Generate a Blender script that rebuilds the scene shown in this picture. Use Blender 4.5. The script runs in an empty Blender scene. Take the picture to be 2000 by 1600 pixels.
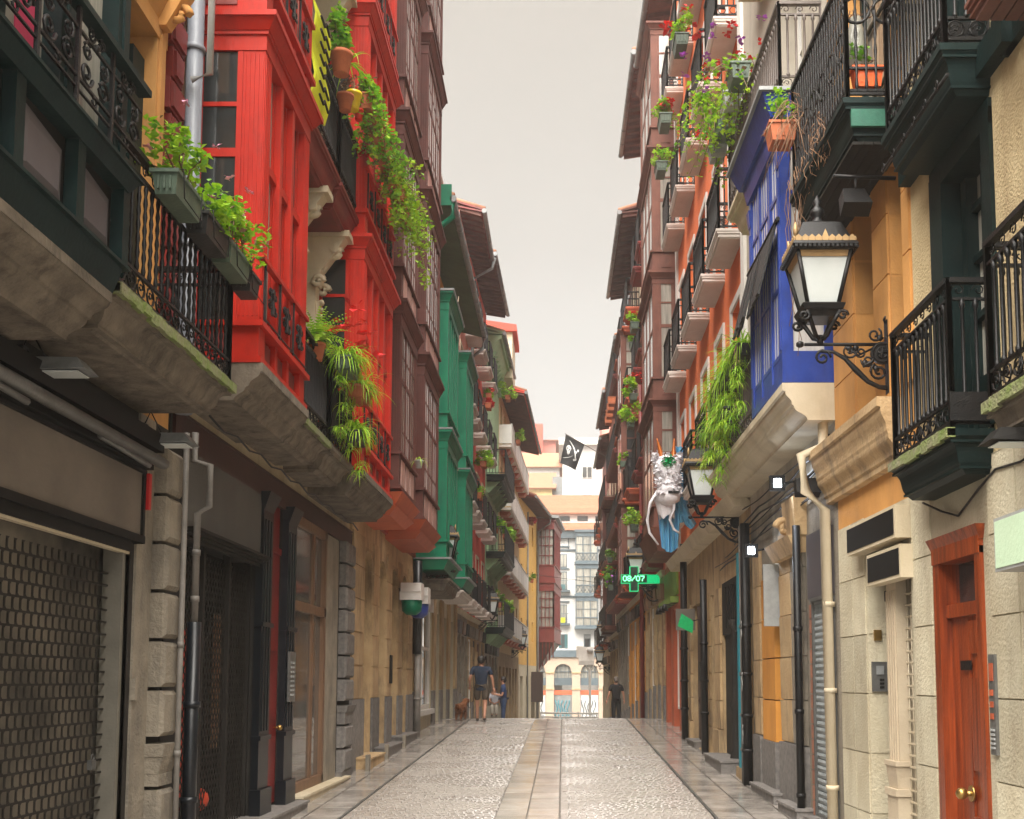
import bpy, math, random
from mathutils import Vector, Matrix, noise
random.seed(11)
R = random.random
U = random.uniform
S = bpy.context.scene
COL = S.collection

# ------------------------------------------------------------ camera, light
cam = bpy.data.cameras.new('camera'); cam_o = bpy.data.objects.new('camera', cam); COL.objects.link(cam_o)
cam_o.location = (0, 0, 1.6); cam_o.rotation_euler = (math.radians(90) + math.atan(184/2100), 0, 0)
cam.sensor_width = 36; cam.lens = 36*2100/2000; cam.shift_x = -0.05; cam.shift_y = 0.173
cam.clip_start = 0.05; cam.clip_end = 5000
S.camera = cam_o
S.render.resolution_x, S.render.resolution_y = 1024, 819
W = bpy.data.worlds.new('World'); S.world = W; W.use_nodes = True
nt = W.node_tree; bg = nt.nodes['Background']
SUN_EL, SUN_ROT = math.radians(58), math.radians(194)
sky = nt.nodes.new('ShaderNodeTexSky'); sky.sky_type = 'NISHITA'; sky.sun_disc = False
sky.sun_elevation = SUN_EL; sky.sun_rotation = SUN_ROT
# overcast veil: warm grey cloud, whiter towards the horizon, with soft cloud structure
tc = nt.nodes.new('ShaderNodeTexCoord'); sp = nt.nodes.new('ShaderNodeSeparateXYZ')
nt.links.new(tc.outputs['Generated'], sp.inputs[0])
rp = nt.nodes.new('ShaderNodeValToRGB'); cr = rp.color_ramp
cr.elements[0].position = 0.0; cr.elements[0].color = (2.1, 2.12, 2.08, 1)
cr.elements[1].position = 0.25; cr.elements[1].color = (1.62, 1.6, 1.53, 1)
e = cr.elements.new(0.38); e.color = (1.3, 1.23, 1.12, 1)
e = cr.elements.new(0.55); e.color = (1.17, 1.07, .93, 1)
e = cr.elements.new(1.0); e.color = (1.3, 1.2, 1.07, 1)
nt.links.new(sp.outputs[2], rp.inputs[0])
cn = nt.nodes.new('ShaderNodeTexNoise'); cn.inputs['Scale'].default_value = 3.2; cn.inputs['Detail'].default_value = 4
nt.links.new(tc.outputs['Generated'], cn.inputs[0])
mr = nt.nodes.new('ShaderNodeMapRange'); mr.inputs[3].default_value = .9; mr.inputs[4].default_value = 1.09
nt.links.new(cn.outputs[0], mr.inputs[0])
vm = nt.nodes.new('ShaderNodeVectorMath'); vm.operation = 'SCALE'
nt.links.new(rp.outputs[0], vm.inputs[0]); nt.links.new(mr.outputs[0], vm.inputs['Scale'])
mx = nt.nodes.new('ShaderNodeMix'); mx.data_type = 'RGBA'; mx.inputs[0].default_value = .98
nt.links.new(sky.outputs[0], mx.inputs[6]); nt.links.new(vm.outputs[0], mx.inputs[7])
nt.links.new(mx.outputs[2], bg.inputs[0]); bg.inputs[1].default_value = 0.05
sl = bpy.data.lights.new('sun', 'SUN'); sl.energy = 1.5; sl.angle = math.radians(70); sl.color = (1, .95, .88)
so = bpy.data.objects.new('sun', sl); COL.objects.link(so); so.location = (0, -20, 40)
so.rotation_euler = (math.radians(90) - SUN_EL, 0, math.radians(-14))
S.view_settings.view_transform = 'Standard'; S.view_settings.look = 'None'
S.view_settings.gamma = 1; S.view_settings.use_curve_mapping = False
S.view_settings.exposure = 3.45
try:
    S.cycles.max_bounces = 7; S.cycles.diffuse_bounces = 4; S.cycles.volume_bounces = 1; S.cycles.use_denoising = True
    S.cycles.transparent_max_bounces = 12
except Exception: pass

# ------------------------------------------------------------ materials
MATS = {}
def mat(name, c1, c2=None, rough=.7, scale=3., stretch=(1, 1, 1), bump=.15, bscale=40., metal=0., spec=.5,
        dirt=0., dcol=(.03, .027, .022), rvar=0., trans=0., emit=None, es=0., dscale=1.1, rlo=None):
    if name in MATS: return MATS[name]
    m = bpy.data.materials.new(name); m.use_nodes = True; n = m.node_tree.nodes; l = m.node_tree.links
    b = n['Principled BSDF']; MATS[name] = m
    b.inputs['Roughness'].default_value = rough; b.inputs['Metallic'].default_value = metal
    b.inputs['Specular IOR Level'].default_value = spec
    t = n.new('ShaderNodeTexCoord'); mp = n.new('ShaderNodeMapping'); l.new(t.outputs['Object'], mp.inputs[0])
    mp.inputs['Scale'].default_value = stretch
    if c2 is None: c2 = tuple(v*.72 for v in c1)
    nz = n.new('ShaderNodeTexNoise'); nz.inputs['Scale'].default_value = scale; nz.inputs['Detail'].default_value = 6
    nz.inputs['Roughness'].default_value = .62
    l.new(mp.outputs[0], nz.inputs['Vector'])
    r = n.new('ShaderNodeValToRGB'); r.color_ramp.elements[0].position = .33; r.color_ramp.elements[1].position = .68
    r.color_ramp.elements[0].color = (*c2, 1); r.color_ramp.elements[1].color = (*c1, 1)
    l.new(nz.outputs[0], r.inputs[0]); out = r.outputs[0]
    if dirt > 0:
        n2 = n.new('ShaderNodeTexNoise'); n2.inputs['Scale'].default_value = dscale; n2.inputs['Detail'].default_value = 9
        n2.inputs['Roughness'].default_value = .7
        m2 = n.new('ShaderNodeMapping'); m2.inputs['Scale'].default_value = (2.2, 2.2, .55); m2.inputs['Location'].default_value = (3.1, 7.7, 1.3)
        l.new(t.outputs['Object'], m2.inputs[0]); l.new(m2.outputs[0], n2.inputs['Vector'])
        r2 = n.new('ShaderNodeValToRGB'); r2.color_ramp.elements[0].position = .5; r2.color_ramp.elements[1].position = .72
        r2.color_ramp.elements[0].color = (0, 0, 0, 1); r2.color_ramp.elements[1].color = (dirt,)*3 + (1,)
        l.new(n2.outputs[0], r2.inputs[0])
        x = n.new('ShaderNodeMix'); x.data_type = 'RGBA'; l.new(r2.outputs[0], x.inputs[0]); l.new(out, x.inputs[6]); x.inputs[7].default_value = (*dcol, 1)
        out = x.outputs[2]
    # per-object tint so that repeats are individuals
    oi = n.new('ShaderNodeObjectInfo'); hv = n.new('ShaderNodeHueSaturation'); rr = n.new('ShaderNodeMapRange')
    rr.inputs[3].default_value = .83; rr.inputs[4].default_value = 1.14
    l.new(oi.outputs['Random'], rr.inputs[0]); l.new(rr.outputs[0], hv.inputs['Value']); l.new(out, hv.inputs['Color'])
    l.new(hv.outputs[0], b.inputs['Base Color'])
    if bump:
        n3 = n.new('ShaderNodeTexNoise'); n3.inputs['Scale'].default_value = bscale; n3.inputs['Detail'].default_value = 4
        l.new(t.outputs['Object'], n3.inputs['Vector'])
        bp = n.new('ShaderNodeBump'); bp.inputs['Strength'].default_value = bump; bp.inputs['Distance'].default_value = .02
        l.new(n3.outputs[0], bp.inputs['Height']); l.new(bp.outputs[0], b.inputs['Normal'])
    if rlo is not None:
        n4 = n.new('ShaderNodeTexNoise'); n4.inputs['Scale'].default_value = .9; n4.inputs['Detail'].default_value = 5
        l.new(t.outputs['Object'], n4.inputs['Vector'])
        r4 = n.new('ShaderNodeMapRange'); r4.inputs[1].default_value = .4; r4.inputs[2].default_value = .62
        r4.inputs[3].default_value = rlo; r4.inputs[4].default_value = rough
        l.new(n4.outputs[0], r4.inputs[0]); l.new(r4.outputs[0], b.inputs['Roughness'])
    if trans:
        tr = n.new('ShaderNodeBsdfTranslucent'); ms = n.new('ShaderNodeMixShader'); ms.inputs[0].default_value = trans
        l.new(hv.outputs[0], tr.inputs[0]); l.new(b.outputs[0], ms.inputs[1]); l.new(tr.outputs[0], ms.inputs[2])
        l.new(ms.outputs[0], n['Material Output'].inputs[0])
    if emit:
        b.inputs['Emission Color'].default_value = (*emit, 1); b.inputs['Emission Strength'].default_value = es
    return m

M = dict(
 red=mat('red_paint', (.50, .022, .009), (.40, .016, .007), .45, 2, bump=.12, bscale=14, dirt=.6, dcol=(.15, .014, .008), dscale=2.6, spec=.22),
 redd=mat('dull_red_paint', (.24, .022, .016), (.15, .015, .012), .5, 3, bump=.1, dirt=.5),
 brown=mat('maroon_paint', (.12, .038, .03), (.08, .026, .021), .5, 2.5, bump=.08, dirt=.35, spec=.25),
 brownR=mat('brown_wood_paint', (.2, .08, .055), (.14, .052, .038), .65, 2.5, bump=.15, dirt=.4, spec=.25),
 orangewood=mat('orange_wood', (.5, .1, .035), (.4, .08, .03), .6, 3),
 green=mat('green_paint', (.002, .19, .095), (.002, .14, .075), .45, 2.5, bump=.12, bscale=14, dirt=.5, dcol=(.01, .06, .045), dscale=2.6, spec=.25),
 gsoffit=mat('green_soffit', (.075, .12, .06), (.045, .08, .04), .9, 1.5, dirt=.5),
 dgreen=mat('dark_green_paint', (.004, .018, .017), (.002, .01, .01), .5, 3, bump=.08, dirt=.3, dcol=(.012, .016, .014), spec=.2),
 teal=mat('teal_paint', (.02, .12, .13), (.02, .09, .1), .45, 3, dirt=.4),
 turq=mat('turquoise_paint', (.005, .25, .33), None, .45, 3),
 black=mat('black_iron', (.006, .006, .0065), (.003, .003, .0035), .45, 8, bump=.2, bscale=90, dirt=.25, dcol=(.03, .018, .012), spec=.35),
 iron2=mat('brown_grey_iron', (.12, .095, .08), (.07, .055, .048), .55, 8, bump=.2),
 ochre=mat('ochre_stone', (.62, .31, .09), (.5, .24, .065), .85, 1.6, dirt=.3, dcol=(.14, .08, .04)),
 sand=mat('sandstone', (.52, .37, .2), (.38, .25, .125), .9, 1.8, bump=.6, bscale=26, dirt=.85, dcol=(.11, .08, .055), dscale=1.6),
 cream=mat('cream_stone', (.54, .5, .37), (.44, .38, .26), .9, 1.6, bump=.5, bscale=40, dirt=.55, dcol=(.24, .19, .13)),
 render_=mat('cream_render', (.56, .46, .27), (.42, .32, .17), .92, 1.1, bump=.7, bscale=45, dirt=.5, dcol=(.24, .16, .08)),
 creamtrim=mat('cream_trim', (.60, .52, .38), (.5, .42, .28), .7, 2, dirt=.35, dcol=(.2, .15, .1)),
 stone=mat('grey_stone', (.3, .26, .2), (.19, .165, .13), .9, 2.2, bump=.7, bscale=35, dirt=.6, dcol=(.06, .055, .05)),
 granite=mat('granite_plinth', (.24, .22, .2), (.14, .13, .125), .8, 14, bump=.6, bscale=60, dirt=.5, dcol=(.05, .045, .045)),
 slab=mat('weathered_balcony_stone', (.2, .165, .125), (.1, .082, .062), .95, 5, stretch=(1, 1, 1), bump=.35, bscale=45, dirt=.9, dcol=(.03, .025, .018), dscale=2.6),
 moss=mat('mossy_stone', (.14, .2, .035), (.22, .2, .13), .95, 5, bump=.9),
 soffit=mat('grey_plaster', (.21, .18, .155), (.13, .11, .1), .95, 1.5, bump=.4, dirt=.5),
 darkwall=mat('dark_shop_front', (.03, .027, .024), (.018, .016, .014), .7, 2, dirt=.3, spec=.2),
 maroonband=mat('dark_maroon_band', (.05, .016, .013), (.03, .011, .009), .5, 2),
 beige=mat('blank_fascia_board', (.18, .15, .12), (.12, .1, .08), .75, 1.3, bump=.15),
 metal=mat('grey_metal', (.2, .2, .19), (.12, .12, .115), .42, 5, metal=.5),
 shutter=mat('dark_shutter_steel', (.035, .031, .026), (.015, .013, .011), .6, 5, metal=.1, bump=.2, spec=.2),
 alu=mat('aluminium_shutter', (.62, .66, .66), (.45, .49, .5), .35, 5, metal=.45),
 zinc=mat('zinc', (.26, .27, .27), (.18, .19, .19), .5, 3, metal=.2, dirt=.4),
 pipe=mat('blue_grey_pipe', (.2, .22, .25), (.15, .165, .19), .45, 3),
 pipeg=mat('pale_pipe', (.22, .2, .18), (.13, .12, .105), .55, 4, dirt=.4),
 navy=mat('navy_gloss_paint', (.004, .007, .011), (.002, .004, .007), .35, 3, bump=.1),
 reddoor=mat('deep_red_door', (.22, .012, .01), (.14, .01, .008), .35, 3),
 wood=mat('varnished_wood', (.33, .06, .013), (.1, .017, .006), .28, 3, stretch=(8, 8, .4), bump=.1),
 wood2=mat('brown_wood', (.24, .13, .07), (.16, .085, .045), .5, 3, stretch=(6, 6, .5)),
 darkwood=mat('dark_wood', (.07, .04, .032), (.045, .027, .022), .5, 3, stretch=(5, 5, .6)),
 blue=mat('blue_paint', (.03, .065, .32), (.018, .042, .22), .3, 3, bump=.15, bscale=14, dirt=.6, dcol=(.03, .04, .13), dscale=2.8, spec=.35),
 orange=mat('orange_render', (.85, .2, .06), (.74, .16, .045), .85, 1.2, bump=.2, dirt=.15, dcol=(.5, .12, .05)),
 white=mat('white_paint', (.74, .72, .68), (.64, .62, .58), .7, 1.5, dirt=.25, dcol=(.35, .3, .26)),
 slabw=mat('pale_balcony_slab', (.68, .62, .57), (.6, .53, .48), .85, 2, dirt=.3, dcol=(.35, .27, .22)),
 pink=mat('pink_render', (.68, .3, .24), (.6, .25, .2), .85, 1.5, dirt=.3, dcol=(.35, .18, .14)),
 coral=mat('coral_render', (.72, .09, .06), (.6, .075, .05), .85, 1.5, dirt=.2),
 yellow=mat('yellow_render', (.72, .42, .1), (.64, .36, .08), .85, 1.2, dirt=.2, dcol=(.4, .26, .1)),
 paleyel=mat('pale_yellow_render', (.74, .56, .28), (.66, .48, .22), .85, 1.2, dirt=.2, dcol=(.4, .3, .16)),
 lgreen=mat('light_green_render', (.36, .52, .3), (.28, .43, .24), .85, 1.5, dirt=.2),
 tile=mat('clay_tiles', (.42, .2, .12), (.33, .14, .08), .85, 5, dirt=.3),
 rafter=mat('rafter_wood', (.16, .07, .055), (.1, .045, .035), .8, 4),
 glass=mat('window_glass', (.045, .05, .05), (.02, .024, .025), .06, .8, bump=.04, bscale=4, spec=.8),
 brightpane=mat('bright_curtained_pane', (.72, .72, .7), (.5, .5, .49), .12, 2.5, stretch=(5, 5, .35), bump=.03, bscale=4, spec=.8),
 curtain=mat('curtained_window', (.42, .4, .34), (.16, .155, .14), .12, 1.6, stretch=(5, 5, .35), bump=.03, bscale=4, spec=.7),
 sand_far=mat('cream_far_render', (.5, .38, .29), (.43, .32, .24), .9, .6),
 white_far=mat('white_far_render', (.62, .61, .59), (.52, .51, .5), .9, .5),
 bluegrey=mat('blue_grey_paint', (.08, .11, .125), (.06, .085, .1), .6, 2),
 terracotta=mat('terracotta', (.5, .15, .06), (.4, .11, .045), .8, 8),
 gbox=mat('green_plastic', (.09, .13, .09), (.06, .09, .065), .5, 6),
 bbox=mat('black_plastic', (.022, .022, .022), None, .45, 6),
 wbox=mat('pale_plastic', (.4, .41, .4), None, .5, 6),
 soil=mat('soil', (.05, .035, .025), None, 1, 20),
 leaf=mat('bright_leaf', (.46, .66, .03), (.2, .42, .02), .45, 3, bump=0, trans=.35),
 leaf2=mat('green_leaf', (.26, .54, .03), (.09, .28, .02), .4, 3, bump=0, trans=.3),
 leafy=mat('lime_leaf', (.5, .68, .05), (.26, .5, .03), .5, 3, bump=0, trans=.35),
 dry=mat('dry_stems', (.3, .17, .09), (.18, .1, .06), .9, 3, bump=0),
 stem=mat('plant_stem', (.2, .13, .06), None, .8, 3, bump=0),
 rfl=mat('red_petals', (.8, .02, .02), (.6, .01, .015), .6, 3, bump=0),
 pfl=mat('pink_petals', (.8, .35, .5), None, .6, 3, bump=0),
 vfl=mat('violet_petals', (.5, .12, .6), None, .6, 3, bump=0),
 brass=mat('brass', (.6, .38, .12), None, .3, 5, metal=.9),
 gold=mat('dull_gold_paint', (.42, .27, .12), None, .5, 6, metal=.3),
 lampglass=mat('frosted_lamp_glass', (.72, .76, .74), (.6, .65, .63), .25, 2, bump=0),
 skin=mat('skin', (.5, .25, .16), (.45, .21, .13), .55, 3, bump=0),
 hair=mat('dark_hair', (.02, .015, .012), None, .6, 9),
 signdark=mat('blank_dark_sign', (.01, .009, .008), None, .6, 4, bump=.03, spec=.2),
 signgrey=mat('mauve_grey_sign', (.1, .088, .095), (.08, .07, .078), .6, 2, bump=.05),
 yban=mat('yellow_banner_cloth', (.75, .8, .02), None, .7, 4, bump=0, trans=.2),
 white_fur=mat('white_plush', (.78, .76, .78), (.68, .66, .69), .95, 12, bump=.8, bscale=70),
 bcloth=mat('sky_blue_satin', (.2, .5, .72), (.09, .36, .58), .45, 2, stretch=(9, 9, .5), bump=.2, bscale=12),
 orfoil=mat('orange_foil', (.55, .15, .02), None, .3, 9, metal=.4),
 gfluff=mat('green_pompom', (.0, .42, .12), None, .9, 14, bump=.9),
)

# ------------------------------------------------------------ mesh builder
LOC = {}
def wloc(o): return LOC.get(o.name, Vector((0, 0, 0))) if o else Vector((0, 0, 0))
def link(o, parent, world):
    COL.objects.link(o)
    if parent is not None: o.parent = parent; o.location = Vector(world) - wloc(parent)
    else: o.location = world
    LOC[o.name] = Vector(world); return o
def tag(o, label=None, cat=None, group=None, kind=None):
    if label: o['label'] = label
    if cat: o['category'] = cat
    if group: o['group'] = group
    if kind: o['kind'] = kind
    return o
def thing(name, loc, label, cat, group=None):
    o = bpy.data.objects.new(name, None); o.empty_display_size = .1; link(o, None, Vector(loc)); return tag(o, label, cat, group)
class MB:
    def __init__(s, f=None, flip=False): s.v = []; s.f = []; s.T = f; s.flip = flip; s.sm = set()
    def P(s, p): s.v.append(tuple(s.T(*p)) if s.T else tuple(p)); return len(s.v) - 1
    def F(s, idx, sm=False):
        s.f.append(tuple(reversed(idx)) if s.flip else tuple(idx))
        if sm: s.sm.add(len(s.f) - 1)
    def hexa(s, c):
        i = [s.P(p) for p in c]
        for q in ((0, 3, 2, 1), (4, 5, 6, 7), (0, 1, 5, 4), (1, 2, 6, 5), (2, 3, 7, 6), (3, 0, 4, 7)): s.F([i[k] for k in q])
        return s
    def box(s, a0, a1, b0, b1, c0, c1):
        return s.hexa([(a0, b0, c0), (a1, b0, c0), (a1, b1, c0), (a0, b1, c0), (a0, b0, c1), (a1, b0, c1), (a1, b1, c1), (a0, b1, c1)])
    def frus(s, a0, a1, b0, b1, c0, c1, ia, ib):   # box whose bottom is inset by ia, ib on the outside (d) and ends
        return s.hexa([(a0+ia, b0, c0), (a1-ia, b0, c0), (a1-ia, b1-ib, c0), (a0+ia, b1-ib, c0), (a0, b0, c1), (a1, b0, c1), (a1, b1, c1), (a0, b1, c1)])
    def quad(s, a, b, c, d, sm=False): s.F([s.P(a), s.P(b), s.P(c), s.P(d)], sm); return s
    def tri(s, a, b, c): s.F([s.P(a), s.P(b), s.P(c)]); return s
    def tube(s, pts, r, n=6, cap=True, rr=None):
        pts = [Vector(p) for p in pts]; rings = []; up = Vector((.13, .21, .97)).normalized()
        for i, p in enumerate(pts):
            t = (pts[min(i+1, len(pts)-1)] - pts[max(i-1, 0)])
            if t.length < 1e-9: t = Vector((0, 0, 1))
            t.normalize(); a = t.cross(up)
            if a.length < .1: a = t.cross(Vector((1, 0, 0)))
            a.normalize(); b = t.cross(a); q = rr[i] if rr else r
            rings.append([s.P(p + a*math.cos(2*math.pi*k/n)*q + b*math.sin(2*math.pi*k/n)*q) for k in range(n)])
        for i in range(len(rings)-1):
            for k in range(n): s.F([rings[i][k], rings[i][(k+1) % n], rings[i+1][(k+1) % n], rings[i+1][k]], True)
        if cap: s.F(list(reversed(rings[0]))); s.F(rings[-1])
        return s
    def lathe(s, c, prof, n=12, sq=False):
        rings = []
        off = math.pi/4 if sq else 0
        for r, z in prof: rings.append([s.P((c[0] + r*math.cos(off+2*math.pi*k/n), c[1] + r*math.sin(off+2*math.pi*k/n), c[2] + z)) for k in range(n)])
        for i in range(len(rings)-1):
            for k in range(n): s.F([rings[i][k], rings[i][(k+1) % n], rings[i+1][(k+1) % n], rings[i+1][k]], not sq)
        s.F(list(reversed(rings[0]))); s.F(rings[-1]); return s
    def ball(s, c, r, n=10, sc=(1, 1, 1), jit=0):
        m = n//2+1; g = []
        for i in range(m+1):
            th = math.pi*i/m; g.append([])
            for k in range(n):
                ph = 2*math.pi*k/n; q = r*(1 + U(-jit, jit))
                g[-1].append(s.P((c[0]+q*sc[0]*math.sin(th)*math.cos(ph), c[1]+q*sc[1]*math.sin(th)*math.sin(ph), c[2]-q*sc[2]*math.cos(th))))
        for i in range(m):
            for k in range(n): s.F([g[i][k], g[i][(k+1) % n], g[i+1][(k+1) % n], g[i+1][k]], True)
        return s
    def ext(s, poly, e0, e1, ax=1):   # polygon in two axes extruded along the third (ax)
        def mk(u, v, w): q = [u, v]; q.insert(ax, w); return tuple(q)
        a = [s.P(mk(u, v, e0)) for u, v in poly]; b = [s.P(mk(u, v, e1)) for u, v in poly]; n = len(poly)
        s.F(a if ax != 1 else list(reversed(a))); s.F(b if ax == 1 else list(reversed(b)))
        for k in range(n): s.F([a[k], a[(k+1) % n], b[(k+1) % n], b[k]])
        return s
    def ring(s, c, r, t, plane='sz', n=14, nn=4, a0=0, a1=2*math.pi, sx=1):
        pts = []
        for k in range(n+1):
            a = a0+(a1-a0)*k/n; u, w = r*math.cos(a)*sx, r*math.sin(a)
            pts.append((c[0]+u, c[1], c[2]+w) if plane == 'sz' else (c[0], c[1]+u, c[2]+w))
        return s.tube(pts, t, nn)
    def scroll(s, c, r, t, plane='sz', turns=1.4, dirn=1, n=16, a0=0):
        pts = []
        for k in range(n+1):
            q = k/n; a = a0+dirn*turns*2*math.pi*q; rad = r*(1-.8*q); u, w = rad*math.cos(a), rad*math.sin(a)
            pts.append((c[0]+u, c[1], c[2]+w) if plane == 'sz' else (c[0], c[1]+u, c[2]+w))
        return s.tube(pts, t, 4)
    def mesh(s, name, m, origin):
        me = bpy.data.meshes.new(name); o = Vector(origin)
        me.from_pydata([(x-o.x, y-o.y, z-o.z) for x, y, z in s.v], [], s.f)
        for i in s.sm: me.polygons[i].use_smooth = True
        if m is not None: me.materials.append(m if not isinstance(m, str) else M[m])
        return me
    def build(s, name, m, parent=None, label=None, cat=None, group=None, kind=None, loc=None):
        w = Vector(loc) if loc is not None else (wloc(parent) if parent else Vector((0, 0, 0)))
        if loc is None and parent is None and s.v and not kind:
            xs = list(zip(*s.v)); w = Vector(((min(xs[0])+max(xs[0]))/2, (min(xs[1])+max(xs[1]))/2, min(xs[2])))
        o = bpy.data.objects.new(name, s.mesh(name, m, w)); link(o, parent, w); return tag(o, label, cat, group, kind)
def inst(me, name, parent, world, rz=0):
    o = bpy.data.objects.new(name, me); link(o, parent, Vector(world)); o.rotation_euler.z = rz; return o
def copy_tree(root, loc, label, rz=None, sc=None):
    def rec(o, par):
        c = o.copy(); COL.objects.link(c)
        if par is not None: c.parent = par
        for ch in o.children: rec(ch, c)
        return c
    c = rec(root, None); c.location = loc; c['label'] = label
    if rz is not None: c.rotation_euler.z = rz
    if sc is not None: c.scale = (sc, sc, sc)
    return c

# ------------------------------------------------------------ terrain and facades
GP = [(-60, -1.3), (-20, -.96), (12, 0), (26, .42), (28.5, .5), (30.2, .535), (32, .5), (35, .28), (40, -.15), (50, -.9), (70, -1.9), (110, -3.4), (180, -3.5), (900, -3.5)]
def lerp_tab(T, y):
    if y <= T[0][0]: return T[0][1]
    for (a, b), (c, d) in zip(T, T[1:]):
        if y <= c: return b+(d-b)*(y-a)/(c-a)
    return T[-1][1]
def G(y): return lerp_tab(GP, y)
XL = [(-10, -3.4), (38, -3.4), (51, -3.15), (66, -2.7), (74, -1.85), (90, -1.2)]
XR = [(-10, 3.0), (8, 2.95), (11, 2.87), (14, 2.8), (26, 2.8), (30, 2.75), (50, 2.6), (66, 2.45)]
def moulding(b, s0, s1, prof):
    """profile of (d, z) points, bottom to top, run along the wall"""
    b.ext([(0, prof[0][1])]+prof+[(0, prof[-1][1])], s0, s1, 0); return b
def cyma(d0, z0, d1, z1, n=9):
    return [(d0+(d1-d0)*(t-math.sin(2*math.pi*t)*.13), z0+(z1-z0)*(t+math.sin(2*math.pi*t)*.02)) for t in [k/n for k in range(n+1)]]
class Fac:
    def __init__(f, side): f.L = side == 'L'; f.T = XL if f.L else XR
    def p(f, s, d, z): x = lerp_tab(f.T, s); return Vector((x + d if f.L else x - d, s, z))
    def mb(f): return MB(f.p, f.L)
FL, FR = Fac('L'), Fac('R')

def house(F, s0, s1, label, cat='house'):
    return thing('house', F.p((s0+s1)/2, 0, min(G(s0), G(s1))), label, cat)
def wall(F, H, s0, s1, z0, z1, holes, m, depth=.28, name='wall', body=True, d=0.):
    b = F.mb(); ss = sorted({s0, s1, *[h[0] for h in holes], *[h[1] for h in holes]}); zs = sorted({z0, z1, *[h[2] for h in holes], *[h[3] for h in holes]})
    for a, c in zip(ss, ss[1:]):
        for e, g in zip(zs, zs[1:]):
            ms, mz = (a+c)/2, (e+g)/2
            if any(h[0] < ms < h[1] and h[2] < mz < h[3] for h in holes): continue
            b.quad((a, d, e), (c, d, e), (c, d, g), (a, d, g))
    for h in holes:
        a, c, e, g = h[:4]; D = d-depth
        b.quad((a, d, e), (a, D, e), (a, D, g), (a, d, g)); b.quad((c, D, e), (c, d, e), (c, d, g), (c, D, g))
        b.quad((a, D, e), (a, d, e), (c, d, e), (c, D, e)); b.quad((a, d, g), (a, D, g), (c, D, g), (c, d, g))
        b.quad((a, D, e), (c, D, e), (c, D, g), (a, D, g))
    b.quad((s0, d, z0), (s0, d, z1), (s0, -.6, z1), (s0, -.6, z0)); b.quad((s1, d, z0), (s1, -.6, z0), (s1, -.6, z1), (s1, d, z1))
    b.quad((s0, d, z1), (s1, d, z1), (s1, -.6, z1), (s0, -.6, z1))
    if body: b.box(s0+.003, s1-.003, -7, -.6, z0, z1-.003)
    return b.build(name, m, H)
def window(F, H, a, c, e, g, fm='white', d=-.12, cols=2, rows=3, gm=None, name='window', ft=.06, mt=.035):
    b = F.mb(); D0, D1 = d-.05, d
    b.box(a, a+ft, D0, D1, e, g); b.box(c-ft, c, D0, D1, e, g); b.box(a+ft, c-ft, D0, D1, e, e+ft); b.box(a+ft, c-ft, D0, D1, g-ft, g)
    ia, ic, ie, ig = a+ft, c-ft, e+ft, g-ft
    for i in range(1, cols): x = ia+(ic-ia)*i/cols; b.box(x-mt/2, x+mt/2, D0+.005, D1-.004, ie, ig)
    for j in range(1, rows): z = ie+(ig-ie)*j/rows; b.box(ia, ic, D0+.012, D1-.01, z-mt/2, z+mt/2)
    w = b.build(name, fm, H)
    for i in range(cols):
        x0, x1 = ia+(ic-ia)*i/cols, ia+(ic-ia)*(i+1)/cols
        p = F.mb(); p.box(x0, x1, D0-.012, D0, ie, ig); p.build('pane', gm or ('curtain' if R() < .45 else 'glass'), w)
    return w
_bal = {}
def bal_mesh(h, r, m, style):
    k = (round(h, 3), r, m, style)
    if k not in _bal:
        b = MB()
        if style == 'turned': b.lathe((0, 0, 0), [(r*1.7, 0), (r*1.7, .03), (r, .05), (r*1.15, h*.5), (r, h-.07), (r*1.9, h-.05), (r*1.3, h)], 6)
        elif style == 'twist':
            n = 14; b.tube([(0, 0, h*i/n) for i in range(n+1)], r, 5, rr=[r*(1.5 if i % 2 else .85) for i in range(n+1)])
        else: b.box(-r, r, -r, r, 0, h)
        _bal[k] = b.mesh('baluster', M[m], (0, 0, 0))
    return _bal[k]
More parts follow.
